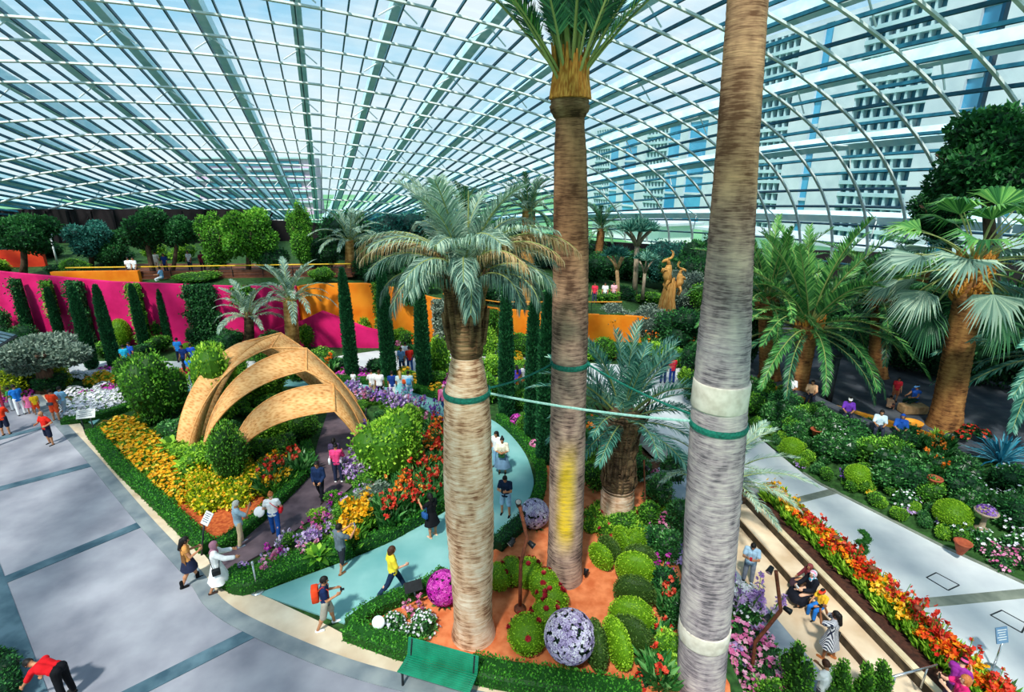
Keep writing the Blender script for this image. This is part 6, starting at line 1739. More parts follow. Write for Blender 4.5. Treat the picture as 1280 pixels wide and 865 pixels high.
bed(['yellow'], [(122, 540), (150, 524), (178, 527), (205, 555), (224, 580), (236, 620), (222, 636), (190, 603), (158, 575), (134, 553)], .50, 'golden yellow flower clump in the bed beside the grey plaza', 'golden flowers beside the plaza')
bed(['white'], [(80, 512), (100, 499), (155, 489), (166, 503), (125, 517), (92, 525)], .5, 'white flower clump in the round bed at the end of the plaza', 'white flower bed', 1.1)
bed(['magenta'], [(84, 499), (140, 487), (162, 484), (160, 490), (105, 499)], .6, 'magenta flower clump in the stripe through the white bed', 'magenta stripe in the white bed')
bed(['white', 'lilac'], [(72, 496), (85, 490), (140, 481), (158, 482), (140, 487), (84, 499)], .7, {'white': 'white flower clump behind the magenta stripe', 'lilac': 'lilac flower clump behind the magenta stripe'}, 'pale flowers behind the magenta stripe')
bed(['yellow'], [(92, 486), (105, 476), (170, 471), (172, 480), (130, 482)], .7, 'golden flower clump in the row behind the white bed', 'golden row behind the white bed', 1.2)
bed(['magenta', 'white'], [(88, 475), (105, 468), (170, 464), (170, 471), (105, 476)], .8, {'magenta': 'magenta flower clump in the back row by the pink wall', 'white': 'white flower clump in the back row by the pink wall'}, 'back row of bedding flowers', 1.2)
bed(['magenta'], [(-12, 500), (-6, 485), (30, 489), (34, 497), (10, 505)], .7, 'magenta flower clump at the left edge beyond the plaza visitors', 'magenta flowers at the left edge', 1.1)
bed(['magenta', 'white', 'yellow'], [(205, 478), (215, 468), (245, 466), (245, 482), (220, 488)], .8, 'bright flower clump between the two leafy bushes by the arch', 'mixed flowers beyond the arch', 1.1)
LAB5 = {'orchid': 'pink orchid clump along the brown path', 'orchidlilac': 'lilac orchid clump along the brown path', 'orchidhot': 'hot pink orchid clump along the brown path'}
bed(['orchid', 'orchidlilac', 'orchidlilac', 'orchidhot'], [(300, 722), (335, 697), (378, 668), (415, 640), (446, 612), (470, 612), (455, 640), (418, 676), (392, 698), (346, 718)], .43, LAB5, 'orchids along the brown path')
bed(['lily'], [(420, 672), (428, 645), (462, 635), (476, 655), (456, 678), (432, 690)], .48, 'yellow lily clump with broad leaves at the bend of the flower bed', 'yellow lilies')
bed(['canna', 'canna', 'cannaorange'], [(478, 650), (498, 615), (522, 565), (546, 540), (566, 545), (592, 590), (572, 622), (530, 645), (488, 672)], .52, {'canna': 'red canna clump with glossy leaves beside the teal path', 'cannaorange': 'orange canna clump with glossy leaves beside the teal path'}, 'cannas beside the teal path')
bed(['lilacspike', 'orchid', 'lilacspike', 'purple', 'orchid'], [(430, 500), (445, 491), (510, 504), (552, 528), (572, 545), (550, 548), (505, 522)], .55, {'lilacspike': 'lilac flower spikes along the inner curve of the teal path', 'purple': 'purple flower spikes along the inner curve of the teal path', 'orchid': 'pink flower spikes along the inner curve of the teal path'}, 'flower spikes inside the teal path', 1.1)
bed(['lilacspike'], [(436, 606), (450, 585), (468, 578), (466, 600), (446, 612)], .4, 'pale lilac flower spikes beside the brown path, below the light bush', 'lilac spikes by the brown path', 1.2)
bed(['purple', 'orchidhot'], [(438, 560), (440, 540), (462, 548), (466, 570)], .5, {'purple': 'purple flowers at the right foot of the woven arch', 'orchidhot': 'hot pink flowers at the right foot of the woven arch'}, 'flowers at the arch foot', 1.2)
bed(['orchidhot', 'canna', 'lily', 'orchid'], [(318, 600), (340, 580), (372, 575), (378, 592), (350, 618), (330, 625)], .5, {'orchidhot': 'hot pink flowers inside the hedge before the arch', 'canna': 'red flowers inside the hedge before the arch', 'lily': 'yellow flowers inside the hedge before the arch', 'orchid': 'pink flowers inside the hedge before the arch'}, 'mixed flowers left of the brown path')
bed(['yellowcascade'], [(235, 615), (255, 585), (300, 575), (335, 590), (330, 615), (300, 640), (270, 650)], .62, 'yellow-green cascading plant in the bark mulch beside the brown path', 'yellow-green cascades', 1.15)
bed(['orchid', 'whitestar'], [(470, 790), (498, 768), (532, 752), (540, 770), (545, 800), (520, 806)], .42, {'orchid': 'pale pink orchid clump behind the bench hedge', 'whitestar': 'white-flowered clump behind the bench hedge'}, 'flowers behind the bench hedge', .85, .03)
bed(['greenlow'], [(726, 660), (740, 640), (800, 640), (812, 660), (790, 672), (740, 668)], .5, 'bright green low plant with crimson rosettes at the foot of the shaggy palm', 'low green plants at the shaggy palm', 1.1, .04)
bed(['redlow', 'canna'], [(812, 800), (828, 750), (845, 760), (846, 865), (800, 868)], .5, {'redlow': 'low red flower clump between the topiary and the grey palm', 'canna': 'tall red flower clump between the topiary and the grey palm'}, 'red flowers by the grey palm', .8, .03)
# planted strip along the pale plaza
for i, y in enumerate(np.arange(9.3, 18.5, .34)):
    for j in range(2):
        x = ln(10.45, 18.4, .145, y) + (.12 + .3 * j) + rg.uniform(-.08, .08)
        k = (['hotyellow', 'hot', 'hotyellow', 'hot'] if j == 0 else ['hotred', 'hot', 'hotred', 'hotyellow'])[int(rg.integers(0, 4))]
        if y > 16.5 and k == 'hotred': k = 'hotyellow'
        flower(k, x, y + rg.uniform(-.1, .1), -1.08, {'hot': 'orange-red lily clump in the long planted strip', 'hotyellow': 'yellow lily clump in the long planted strip', 'hotred': 'red lily clump in the long planted strip'}[k], 'lilies in the long planted strip', 1.05)
for y in (9.7, 10.4, 11.2, 11.9, 12.6, 13.4, 14.2):
    flower('redspider', ln(10.7, 18.4, .145, y), y, -1.08, 'tall thin red flower spikes rising from the planted strip', 'red spikes in the planted strip', 1.1)
# bed sloping to the lower walk
for px, py, k in [(938, 745, 'lilac'), (950, 760, 'lilacspike'), (935, 765, 'whitestar'), (945, 778, 'orchidlilac'), (925, 790, 'pinkstar'), (948, 800, 'pinkstar'), (932, 812, 'orchidlilac'), (960, 815, 'pinkstar'), (918, 830, 'pinkstar'), (940, 835, 'orchidlilac'), (965, 840, 'pinkstar'), (925, 855, 'orchid'), (950, 860, 'pinkstar'), (975, 862, 'pinkstar'), (930, 735, 'white'), (912, 810, 'pinkstar'), (922, 760, 'lilacspike')]:
    p = G(px, py, -1.1)
    flower(k, p.x, p.y, -1.45, {'lilac': 'lilac flower mound at the top of the bed along the lower walk', 'white': 'white flower mound at the top of the bed along the lower walk', 'whitestar': 'white-starred bush in the bed along the lower walk', 'lilacspike': 'lilac spikes in the bed along the lower walk', 'orchid': 'pink orchid at the bottom of the bed along the lower walk'}.get(k, 'pink-flowered green bush in the bed along the lower walk'), 'flowers along the lower walk', 1.25)
# planting between the mulch bed and the ramp
for px, py, w_, h_, kd in [(800, 600, 34, 40, 'glossy'), (820, 630, 40, 46, 'glossy'), (838, 600, 36, 44, 'glossy'), (845, 660, 40, 50, 'glossy'), (810, 660, 36, 36, 'mid'), (830, 700, 44, 50, 'glossy'), (826, 740, 40, 44, 'dark'), (790, 575, 30, 30, 'mid'), (745, 612, 40, 40, 'mid'), (738, 580, 34, 34, 'light'), (806, 690, 30, 40, 'dark'), (780, 660, 40, 26, 'mid'), (845, 780, 40, 50, 'glossy'), (832, 820, 40, 44, 'light'), (722, 590, 26, 30, 'mid'), (715, 545, 30, 36, 'mid'), (840, 850, 40, 40, 'light')]:
    shrub(px, py, 0, w_, h_, kd, 'leafy shrub between the shaggy palm and the grey palm', 'shrubs between shaggy and grey palms')
for px, py, k in [(818, 620, 'orchidlilac'), (828, 655, 'pinkstar'), (815, 675, 'orchidhot'), (842, 690, 'lilac'), (820, 600, 'pinkstar'), (830, 715, 'orchidhot')]:
    p = G(px, py, .2); flower(k, p.x, p.y, .15, 'pink or lilac flowers among the shrubs left of the grey palm', 'flowers left of the grey palm')

# shrubs of the garden island and the far garden ------------------------
ISL = [(195, 528, 72, 100, 'mid', 1, 'tall leafy bush behind the golden flowers'), (172, 500, 44, 60, 'mid', 1, 'smaller leafy bush at the left of the tall bush behind the golden flowers'), (224, 515, 40, 60, 'mid', 1, 'leafy bush at the left foot of the woven arch'),
       (281, 528, 64, 112, 'light', 1, 'bright yellow-green bush growing up through the woven arch'), (300, 470, 30, 34, 'light', 1, 'small bright bush on top of the arch gap'),
       (290, 606, 50, 84, 'mid', 1, 'round bush in front of the woven bands'), (255, 590, 50, 40, 'light', 0, 'low bright bush left of the round bush before the arch'), (310, 575, 44, 40, 'mid', 0, 'low bush right of the round bush before the arch'),
       (345, 545, 60, 36, 'light', 1, 'leafy bush between the two woven bands'), (380, 548, 40, 40, 'mid', 1, 'dark leafy bush beneath the lowest woven band'), (355, 575, 46, 38, 'mid', 1, 'leafy bush under the front woven band'),
       (330, 500, 60, 40, 'light', 1, 'feathery bush between upper woven bands'), (375, 475, 36, 30, 'mid', 0, 'bush behind the ridge of the arch'),
       (488, 600, 84, 100, 'light', 1, 'big light green bush at the right foot of the woven arch'), (512, 545, 36, 50, 'light', 1, 'slender light green bush behind the big light bush'), (470, 560, 36, 40, 'mid', 0, 'green bush beside the right foot of the arch'),
       (470, 632, 50, 34, 'olive', 0, 'feathery olive shrub below the big light bush'), (440, 650, 44, 26, 'mid', 0, 'leafy shrub among the pink orchids'), (500, 635, 46, 30, 'dark', 0, 'dark leafy shrub before the red cannas'), (455, 615, 36, 26, 'mid', 0, 'shrub behind the lilac spikes'),
       (255, 545, 40, 40, 'glossy', 0, 'large-leaved plant beside the golden flowers'), (222, 552, 40, 34, 'glossy', 0, 'broad-leaved plant beside the golden flowers'), (240, 575, 34, 26, 'light', 0, 'bright leafy plant beside the golden flowers'),
       (395, 700, 40, 22, 'light', 0, 'pale variegated plant at the edge of the pink orchids')]
for x, y, w_, h_, kd, bg_, lb in ISL: shrub(x, y, 0, w_, h_, kd, lb, 'bushes of the garden island', big=bool(bg_))
FILL = [tuple(G(a, b_))[:2] for a, b_ in [(175, 540), (190, 505), (240, 490), (330, 505), (385, 520), (382, 570), (330, 600), (262, 640), (235, 590)]]
for x, y in scatter(FILL, 1.25, rg):
    s = rg.uniform(.8, 1.25)
    place('filler_shrub', bm(['mid', 'light', 'mid', 'glossy'][int(rg.integers(0, 4))]), (x, y, -.03), rg.uniform(0, 6), (s, s, s * .7), 'low leafy filler shrub inside the arch bed', 'shrub', 'filler shrubs of the arch bed')
FILL2 = [tuple(G(a, b_))[:2] for a, b_ in [(300, 718), (380, 665), (450, 600), (470, 545), (440, 505), (500, 520), (560, 545), (590, 590), (560, 630), (470, 672), (400, 700)]]
for x, y in scatter(FILL2, .95, rg):
    s = rg.uniform(.55, .85)
    place('filler_shrub', bm(['mid', 'light', 'mid', 'glossy'][int(rg.integers(0, 4))]), (x, y, -.03), rg.uniform(0, 6), (s, s, s * .6), 'low leafy filler shrub inside the orchid and canna bed', 'shrub', 'filler shrubs of the orchid bed')
# broad-leaved rosettes
def rosette(px, py, z, r, m, label, n=40, w_=.2, group=None, up=.7, pz=None, name='rosette_plant'):
    p = pz if pz is not None else G(px, py, z); rng = np.random.default_rng(int(px)); mb = MB()
    for i in range(n):
        a = i * 2.4 + rng.uniform(-.2, .2); t = i / n; el_ = up * 1.3 * (1 - t) + .15
        d = np.array([math.cos(a) * math.cos(el_), math.sin(a) * math.cos(el_), math.sin(el_)]); L_ = r * rng.uniform(.75, 1.1); S = np.array([-math.sin(a), math.cos(a), 0])
        q = [np.zeros(3), d * L_ * .4 + [0, 0, .02], d * L_ * .75 - [0, 0, .06 * L_], d * L_ - [0, 0, .22 * L_]]
        ws = [.3 * w_, w_, .8 * w_, .05 * w_]
        V = np.array([[c - S * b_ * .5 * r, c + S * b_ * .5 * r] for c, b_ in zip(q, ws)]).reshape(-1, 3)
        mb.add(V, [[[0, 1, 3, 2], [2, 3, 5, 4], [4, 5, 7, 6]]], rng.uniform(.1, .95))
    return place(name, mb.mesh('leaf_rosette', m), p, label=label, cat='plant', group=group)
rosette(1250, 578, .5, 1.5, 'blade_blue', 'spiky blue-green rosette plant beside the leaning fan palm', 90, .055, up=1.0, name='yucca')
rosette(1170, 552, .5, .8, 'leaf_light', 'green spiky plant at the foot of the leaning fan palm', 60, .07, up=1.0, name='yucca')
for x, y, r, lb in [(215, 560, .8, 'big pale broad-leaved plant next to the golden flowers, nearest them'), (238, 548, .8, 'big pale broad-leaved plant under the left woven band'), (232, 585, .7, 'big broad-leaved plant in front of the arch, above the mulch'), (398, 698, .6, 'cream and green star-shaped plant at the edge of the pink orchids')]:
    rosette(x, y, .25, r, 'leaf_light', lb, 22, .3, 'broad-leaved plants')
# far garden
FAR = [(385, 432, 24, 30, 'light'), (402, 428, 24, 32, 'mid'), (420, 430, 24, 30, 'light'), (456, 428, 22, 34, 'light'), (551, 470, 34, 52, 'light'), (570, 440, 30, 34, 'mid'), (515, 440, 26, 26, 'mid'), (600, 430, 24, 26, 'mid'), (500, 428, 22, 20, 'light'), (480, 432, 20, 18, 'mid'),
       (610, 445, 30, 40, 'light'), (618, 470, 30, 30, 'light'), (650, 445, 26, 26, 'mid'), (650, 470, 30, 22, 'light'), (598, 470, 30, 26, 'mid'), (700, 440, 30, 24, 'mid'), (735, 448, 34, 22, 'light'), (760, 450, 30, 26, 'mid'), (790, 452, 36, 24, 'mid'), (815, 448, 30, 24, 'light'), (845, 458, 30, 26, 'mid'), (865, 470, 30, 40, 'dark'), (868, 500, 30, 40, 'dark'), (858, 480, 26, 22, 'light'),
       (340, 440, 30, 30, 'dark'), (330, 452, 30, 22, 'mid'), (290, 440, 36, 30, 'dark'), (265, 448, 30, 24, 'mid'), (400, 452, 30, 16, 'mid'), (425, 462, 26, 16, 'dark'), (400, 470, 30, 18, 'dark'), (380, 462, 26, 20, 'mid'), (200, 440, 26, 22, 'mid'), (180, 446, 26, 18, 'dark'), (135, 445, 30, 20, 'mid'), (70, 445, 30, 30, 'dark'), (30, 440, 36, 36, 'dark'), (0, 430, 36, 50, 'dark'), (96, 450, 26, 16, 'light'), (245, 430, 22, 22, 'dark'), (205, 428, 22, 30, 'mid'),
       (555, 500, 26, 18, 'mid'), (610, 505, 26, 40, 'mid'), (622, 495, 30, 26, 'light'), (650, 510, 26, 24, 'mid'), (655, 540, 24, 24, 'mid'), (700, 500, 30, 26, 'light'), (710, 520, 26, 26, 'mid'), (735, 540, 30, 30, 'light'), (695, 540, 24, 24, 'mid'), (640, 490, 22, 22, 'mid'), (470, 462, 26, 14, 'dark'), (510, 475, 24, 14, 'light'), (545, 480, 24, 16, 'mid')]
for x, y, w_, h_, kd in FAR: shrub(x, y, 0, w_ * 1.1, h_ * 1.1, kd, 'leafy garden shrub between the teal path and the coloured walls', 'shrubs of the far garden', name='garden_shrub', big=w_ > 34)
for px, py, k in [(398, 466, 'lilac'), (430, 470, 'magenta'), (455, 475, 'magenta'), (447, 470, 'magenta'), (500, 436, 'orchid'), (510, 430, 'orchid'), (490, 436, 'orchid'), (520, 446, 'cannaorange'), (575, 432, 'yellow'), (640, 436, 'orchid'), (645, 450, 'yellow'), (660, 436, 'yellow'), (620, 438, 'white'), (505, 470, 'yellow'), (515, 478, 'yellow'), (545, 492, 'yellow'), (560, 478, 'magenta'), (740, 442, 'yellow'), (768, 446, 'yellow'), (800, 446, 'white'), (815, 440, 'cannaorange'), (855, 446, 'cannaorange'), (640, 482, 'yellow'), (650, 500, 'cannaorange'), (700, 488, 'lilac'), (410, 470, 'cannaorange'), (372, 466, 'purple'), (715, 555, 'cannaorange'), (730, 562, 'cannaorange'), (745, 570, 'redlow'), (630, 495, 'redlow')]:
    p = G(px, py); flower(k, p.x, p.y, 0, 'bright bedding flowers in the far garden', 'bedding flowers of the far garden', 1.3)
# old grey olive and yellow shrub at the far left
tree(58, 490, 0, (52, 440), 104, 48, 'olive', 'wide silver-grey olive tree with dark gnarled trunk at the far left', tm='tree_bark', tr=.09, n=8000)
shrub(22, 492, 0, 46, 34, 'yellow', 'golden yellow shrub under the silver-grey olive', None)
shrub(76, 482, 0, 26, 34, 'yellow', 'golden yellow shrub right of the olive trunk', None)
for x, y in ((40, 488), (68, 490), (56, 478)): shrub(x, y, 0, 34, 24, 'dark', 'dark undergrowth around the olive trunk', 'undergrowth of the olive')
for i in range(3): shrub(-6 + 8 * i, 840 + 18 * i, 0, 46, 40, 'dark', 'dark low shrub in the bottom left corner', 'shrubs in the bottom left corner')

# hedge bank planting ------------------------------------------------------
n_bank = 0
for i in range(len(BANK_LO) - 1):
    L_ = np.hypot(*(BANK_LO[i + 1] - BANK_LO[i])[:2])
    for s in np.arange(0, 1, .8 / max(L_, .8)):
        a = BANK_LO[i] + (BANK_LO[i + 1] - BANK_LO[i]) * s; b_ = BANK_HI[i] + (BANK_HI[i + 1] - BANK_HI[i]) * s
        W_ = np.hypot(*(b_ - a)[:2])
        for t in np.arange(.09, .97, .85 / W_):
            q = a + (b_ - a) * (t + rg.uniform(-.03, .03)); q = q + np.array([rg.uniform(-.2, .2), rg.uniform(-.2, .2), 0])
            if q[1] < 8: continue
            near_ball = any((q[0] - p[0]) ** 2 + (q[1] - p[1]) ** 2 < 1.0 for p in [tuple(GB_(*z_))[:2] for z_ in ((988, 570), (1070, 606), (1186, 658))])
            front = t < .35
            sc_ = rg.uniform(1.15, 1.55) * (.5 if near_ball or front else .62 if t > .8 else 1.0)
            kd = ['glossy', 'glossy', 'mid', 'dark'][int(rg.integers(0, 4))] if not front else ['light', 'mid', 'glossy'][int(rg.integers(0, 3))]
            place('bank_shrub', bm(kd), (q[0], q[1], q[2] - .05), rg.uniform(0, 6), (sc_, sc_, sc_ * .85), 'leafy shrub on the lower edge of the hedge bank' if front else 'glossy leafy shrub covering the hedge bank', 'shrub', 'shrubs of the hedge bank')
def bank_flower(px, py, k, label, group, sc=1.0, dz=.35):
    p = GB_(px + 10, py - 6); flower(k, p.x, p.y, p.z + dz, label, group, sc)
for px, py in [(1155, 582), (1163, 590), (1168, 575), (1150, 598), (1158, 610), (1135, 572)]: bank_flower(px, py, 'cannaorange', 'orange-red flowers high on the hedge bank below the fan palm', 'orange flowers of the hedge bank', .8)
for px, py in [(1190, 560), (1200, 552), (1215, 560)]: bank_flower(px, py, 'redlow', 'crimson flowers at the foot of the blue rosette plant', 'crimson flowers of the hedge bank', 1.0)
for px, py in [(1120, 640), (1180, 672), (1230, 640), (1250, 665), (1215, 690), (1245, 610), (1265, 640), (1205, 620), (1095, 590), (1040, 560), (1255, 700), (1270, 690)]: bank_flower(px, py, 'whitestar', 'white-starred shrub on the hedge bank', 'white-starred shrubs', 1.3, .1)
for px, py in [(1255, 705), (1240, 715), (1270, 715), (1228, 700)]: bank_flower(px, py, 'pinkstar', 'pale pink flowers at the bottom of the hedge bank near the right edge', 'pink flowers of the hedge bank', .9, .05)
for px, py, k in [(1046, 612, 'purple'), (1128, 645, 'lilac'), (1075, 622, 'yellow'), (990, 588, 'lilac'), (1160, 662, 'purple')]: bank_flower(px, py, k, 'small purple, lilac or yellow flowers along the front of the hedge bank', 'mixed flowers of the hedge bank', .7, .05)

# small conifers at the bottom edge
for px, py, w_, lb in [(1003, 812, 46, 'largest small conifer at the bottom, beside the lower walk'), (1056, 834, 34, 'small conifer at the bottom right of the man in the pale tee'), (1085, 838, 30, 'small conifer in the middle of the bottom group'), (1109, 832, 28, 'small conifer next to the handrail'), (960, 850, 40, 'small conifer at the bottom right of the rusty lamp pole')]:
    t = AT(px, py, 9.75); h_ = t.z + 1.72; k = m_per_px(t); rng = np.random.default_rng(px)
    mb = MB(); r_ = w_ * k / 2
    bl = [((rng.normal(0, r_ * .25), rng.normal(0, r_ * .25), h_ * f), (r_ * (1.05 - .75 * f), r_ * (1.05 - .75 * f), h_ * .14)) for f in np.linspace(.1, .92, 9)]
    foliage(mb, bl, 2600, .085, .05, rng, up=.9)
    o = place('conifer', None, (t.x, t.y, -1.7), label=lb, cat='conifer', group='small conifers at the bottom edge')
    link('foliage', mb.mesh('foliage', 'leaf_mid'), o)
    tb = MB(); tube(tb, [(0, 0, 0), (0, 0, h_ * .3)], .05, 8); link('trunk', tb.mesh('trunk', 'tree_bark'), o)
p = G(1072, 705, -1.05)
rng = np.random.default_rng(77); mb = MB()
tube(mb, [(0, 0, 0), (0, 0, 1.25)], .02, 6, .3)
for i in range(14):
    a = i * 1.1; z_ = .25 + i * .075; leafy_ell(mb, (math.cos(a) * .1, math.sin(a) * .1, z_), (.13, .13, .07), 70, rng, .05)
place('spiral_topiary', mb.mesh('spiral_topiary', 'leaf_hedge'), p, label='slim spiral clipped plant rising from the planted strip', cat='topiary')

# ================================================================== flower balls and topiary caterpillars
def bloom_ball(mb, c, r, n, rng, fs, tone=(0, 1), m=0, mc=1):
    ell(mb, c, np.broadcast_to(np.asarray(r, float), (3,)) * .95, 10, 16, .4, mc)
    d = rdir(rng, n)
    blooms(mb, np.array(c) + d * r, d, fs * rng.uniform(.8, 1.2, n), rng, 5, rng.uniform(*tone, n), m, cup=.25)
def flower_ball(px, py, rpx, pm, label, zc=None, n=420, foot=None):
    p = G(px, py, .5); k = m_per_px(p); r = rpx * k
    p = G(px, py, r); base = Vector((p.x, p.y, .04))
    rng = np.random.default_rng(int(px)); mb = MB(); bloom_ball(mb, (0, 0, r), r, n * 2, rng, max(.09, r * .24))
    o = place('flower_ball', None, base, label=label, cat='flower ball', group='balls covered in blossoms')
    link('blossom', mb.mesh('blossom', [pm, 'core_dark']), o)
    fb = MB(); rosn = 60; d = rdir(rng, rosn); d[:, 2] = np.abs(d[:, 2]) * .3
    blades(fb, d * r * .5 + [0, 0, .02], unit(d + [0, 0, .2]), rdir(rng, rosn), r * .5, r * .15, rng.uniform(0, 1, rosn)); link('foliage', fb.mesh('foliage', 'leaf_dark'), o)
flower_ball(555, 736, 21, 'petal_magenta', 'magenta flower ball left of the thick pale palm trunk')
flower_ball(668, 643, 18, 'petal_lavender_white', 'lilac flower ball between the teal path and the tall middle trunk')
flower_ball(646, 527, 9, 'petal_magenta', 'small magenta flower ball beside the curved hedge, farthest one', n=160)
flower_ball(669, 558, 8, 'petal_pink', 'small pink flower ball at the foot of the dark cypress', n=160)
flower_ball(738, 562, 9, 'petal_magenta', 'small magenta flower ball right of the tall middle trunk', n=160)

def caterpillar(label, segs, zc, head=None):
    """segs: (px, py, lateral radius m, half length m, dark?)"""
    pts = [G(s[0], s[1], zc) for s in segs]; o3 = Vector((pts[0].x, pts[0].y, .05))
    o = place('topiary_caterpillar', None, o3, label=label, cat='topiary')
    for i, (s, p) in enumerate(zip(segs, pts)):
        a = pts[max(i - 1, 0)]; b_ = pts[min(i + 1, len(pts) - 1)]; d = b_ - a; an = math.atan2(d.y, d.x)
        rng = np.random.default_rng(i + 40); mb = MB()
        leafy_ell(mb, (0, 0, 0), (s[3], s[2], s[2] * .96), int(2600 * s[2]), rng, .06)
        q = p - o3; q.z = s[2] * .92
        c = link('segment', mb.mesh('segment', 'leaf_topiary_dark' if s[4] else 'leaf_topiary'), o, Matrix.Translation(q) @ Matrix.Rotation(an, 4, 'Z'))
        c['label'] = 'dark green segment' if s[4] else 'bright green segment'
        if len(s) > 5:
            m_ = s[5]; dd = rdir(rng, m_); dd[:, 2] = np.abs(dd[:, 2]) * .8 + .35; dd = unit(dd)
            for e_ in dd:
                rb = MB(); ell(rb, e_ * [s[3], s[2], s[2] * .96] * 1.0, .04, 6, 8, .3)
                for _ in range(3): blooms(rb, [e_ * [s[3], s[2], s[2] * .96] * 1.02], [e_], .17, rng, 6, rng.uniform(.1, .9, 1), 0, cup=.3 + .3 * _)
                link('rosette', rb.mesh('rosette', 'petal_crimson'), c)
    return o, o3
o, o3 = caterpillar('large topiary caterpillar of bright and dark green segments with lilac flower head',
    [(745, 808, .60, .24, True), (771, 806, .62, .24, False), (789, 795, .58, .2, True), (789, 772, .60, .3, False), (793, 742, .58, .26, True), (794, 712, .58, .3, False), (800, 696, .5, .2, True), (796, 676, .50, .26, False), (778, 674, .48, .2, False), (762, 684, .46, .14, True), (751, 692, .44, .16, False)], .55)
hp = G(712, 795, .95); rng = np.random.default_rng(7); mb = MB()
bloom_ball(mb, (0, 0, 0), .60, 1100, rng, .12)
link('flower_head', mb.mesh('flower_head', ['petal_lavender_white', 'core_dark']), o, Matrix.Translation(hp - o3))
mb = MB()
for k_ in range(7):
    a = 2 * PI * k_ / 7; u = np.array([math.cos(a), math.sin(a), 0])
    tube(mb, [u * .30 + [0, 0, -hp.z + .02], u * .2 + [0, 0, -.75], u * .12 + [0, 0, -.5]], [.09, .08, .06], 6, rng.uniform(0, 1))
link('log_foot', mb.mesh('log_foot', 'driftwood'), o, Matrix.Translation(hp - o3))
caterpillar('low topiary caterpillar of bright green mounds dotted with crimson rosettes',
    [(659, 797, .50, .5, False, 5), (684, 775, .46, .42, False, 7), (690, 752, .44, .42, False, 8), (680, 732, .42, .42, False, 7), (661, 718, .44, .42, False, 5), (640, 716, .42, .4, False, 4), (624, 722, .40, .36, False, 3)], .38)

# ================================================================== woven arch
def woven_arch():
    axs = [Vector((-.28, .96, 0)), Vector((-.28, .96, 0)), Vector((.1, .99, 0)), Vector((.8, .6, 0))]
    hoops = [((287, 590), (-7.25, 19.5, 2.95), (462, 580), 1.15, .8), ((250, 580), (-9.3, 22.2, 3.65), None, 1.2, .75), ((240, 573), (-11.7, 24.6, 3.8), None, 1.1, .5), ((236, 566), (-13.2, 25.8, 3.5), None, 1.5, .1)]
    E_ = [None, Vector((-6.6, 22.0, 0)), Vector((-8.0, 24.8, 0)), Vector((-10.2, 26.9, 0))]
    o3 = Vector((-10, 22, 0))
    o = place('woven_arch', None, o3, label='large woven wooden arch sculpture of curved bands over the brown path', cat='sculpture')
    ridges = []
    for i, (f, r, e, wd, tilt) in enumerate(hoops):
        ax = axs[i]; F_ = G(*f); Rr = Vector(r); E2 = G(*e) if e else E_[i]
        c1 = Vector((F_.x + (Rr.x - F_.x) * .1, F_.y + (Rr.y - F_.y) * .25, Rr.z * .78)); c2 = Vector((F_.x + (Rr.x - F_.x) * .55, F_.y + (Rr.y - F_.y) * .65, Rr.z * 1.02))
        cur = []
        for t in np.linspace(0, 1, 22): cur.append((1 - t) ** 3 * F_ + 3 * (1 - t) ** 2 * t * c1 + 3 * (1 - t) * t * t * c2 + t ** 3 * Rr)
        right = [Rr.lerp(E2, t) + Vector((.22 * math.sin(PI * t), 0, .18 * math.sin(PI * t))) for t in np.linspace(0, 1, 10)[1:]]
        mb = MB(); pts = cur + right; n = len(pts)
        W = []
        for k, p in enumerate(pts):
            s = math.sin(PI * min(1, max(0, k / (n - 1)))) ** .5
            off = ax * wd * (.55 + .45 * s) * .5 + Vector((0, 0, tilt * .5 * s))
            W += [p - off, p + off]
        A = np.array([list(v - o3) for v in W])
        T = unit(np.gradient(A.reshape(n, 2, 3), axis=0)); Nn = unit(np.cross(T, (A.reshape(n, 2, 3)[:, 1:] - A.reshape(n, 2, 3)[:, :1])))
        B_ = (A.reshape(n, 2, 3) - Nn * .06).reshape(-1, 3)
        mb.add(np.r_[A, B_], [grid_faces(n, 2), grid_faces(n, 2)[:, ::-1] + 2 * n, [[2 * k, 2 * k + 2, 2 * k + 2 + 2 * n, 2 * k + 2 * n] for k in range(n - 1)], [[2 * k + 1, 2 * k + 1 + 2 * n, 2 * k + 3 + 2 * n, 2 * k + 3] for k in range(n - 1)]])
        b_ = link('woven_band', mb.mesh('woven_band', 'woven_wood', True), o)
        for j in (0, 1):
            eb = MB(); tube(eb, A.reshape(n, 2, 3)[:, j], .035, 5); link('edge_rail', eb.mesh('edge_rail', 'woven_edge', True), b_)
        ridges += [A.reshape(n, 2, 3)[21, 0], A.reshape(n, 2, 3)[21, 1]]
    mb = MB(); tube(mb, ridges, .05, 6); link('ridge_beam', mb.mesh('ridge_beam', 'woven_edge'), o)
woven_arch()
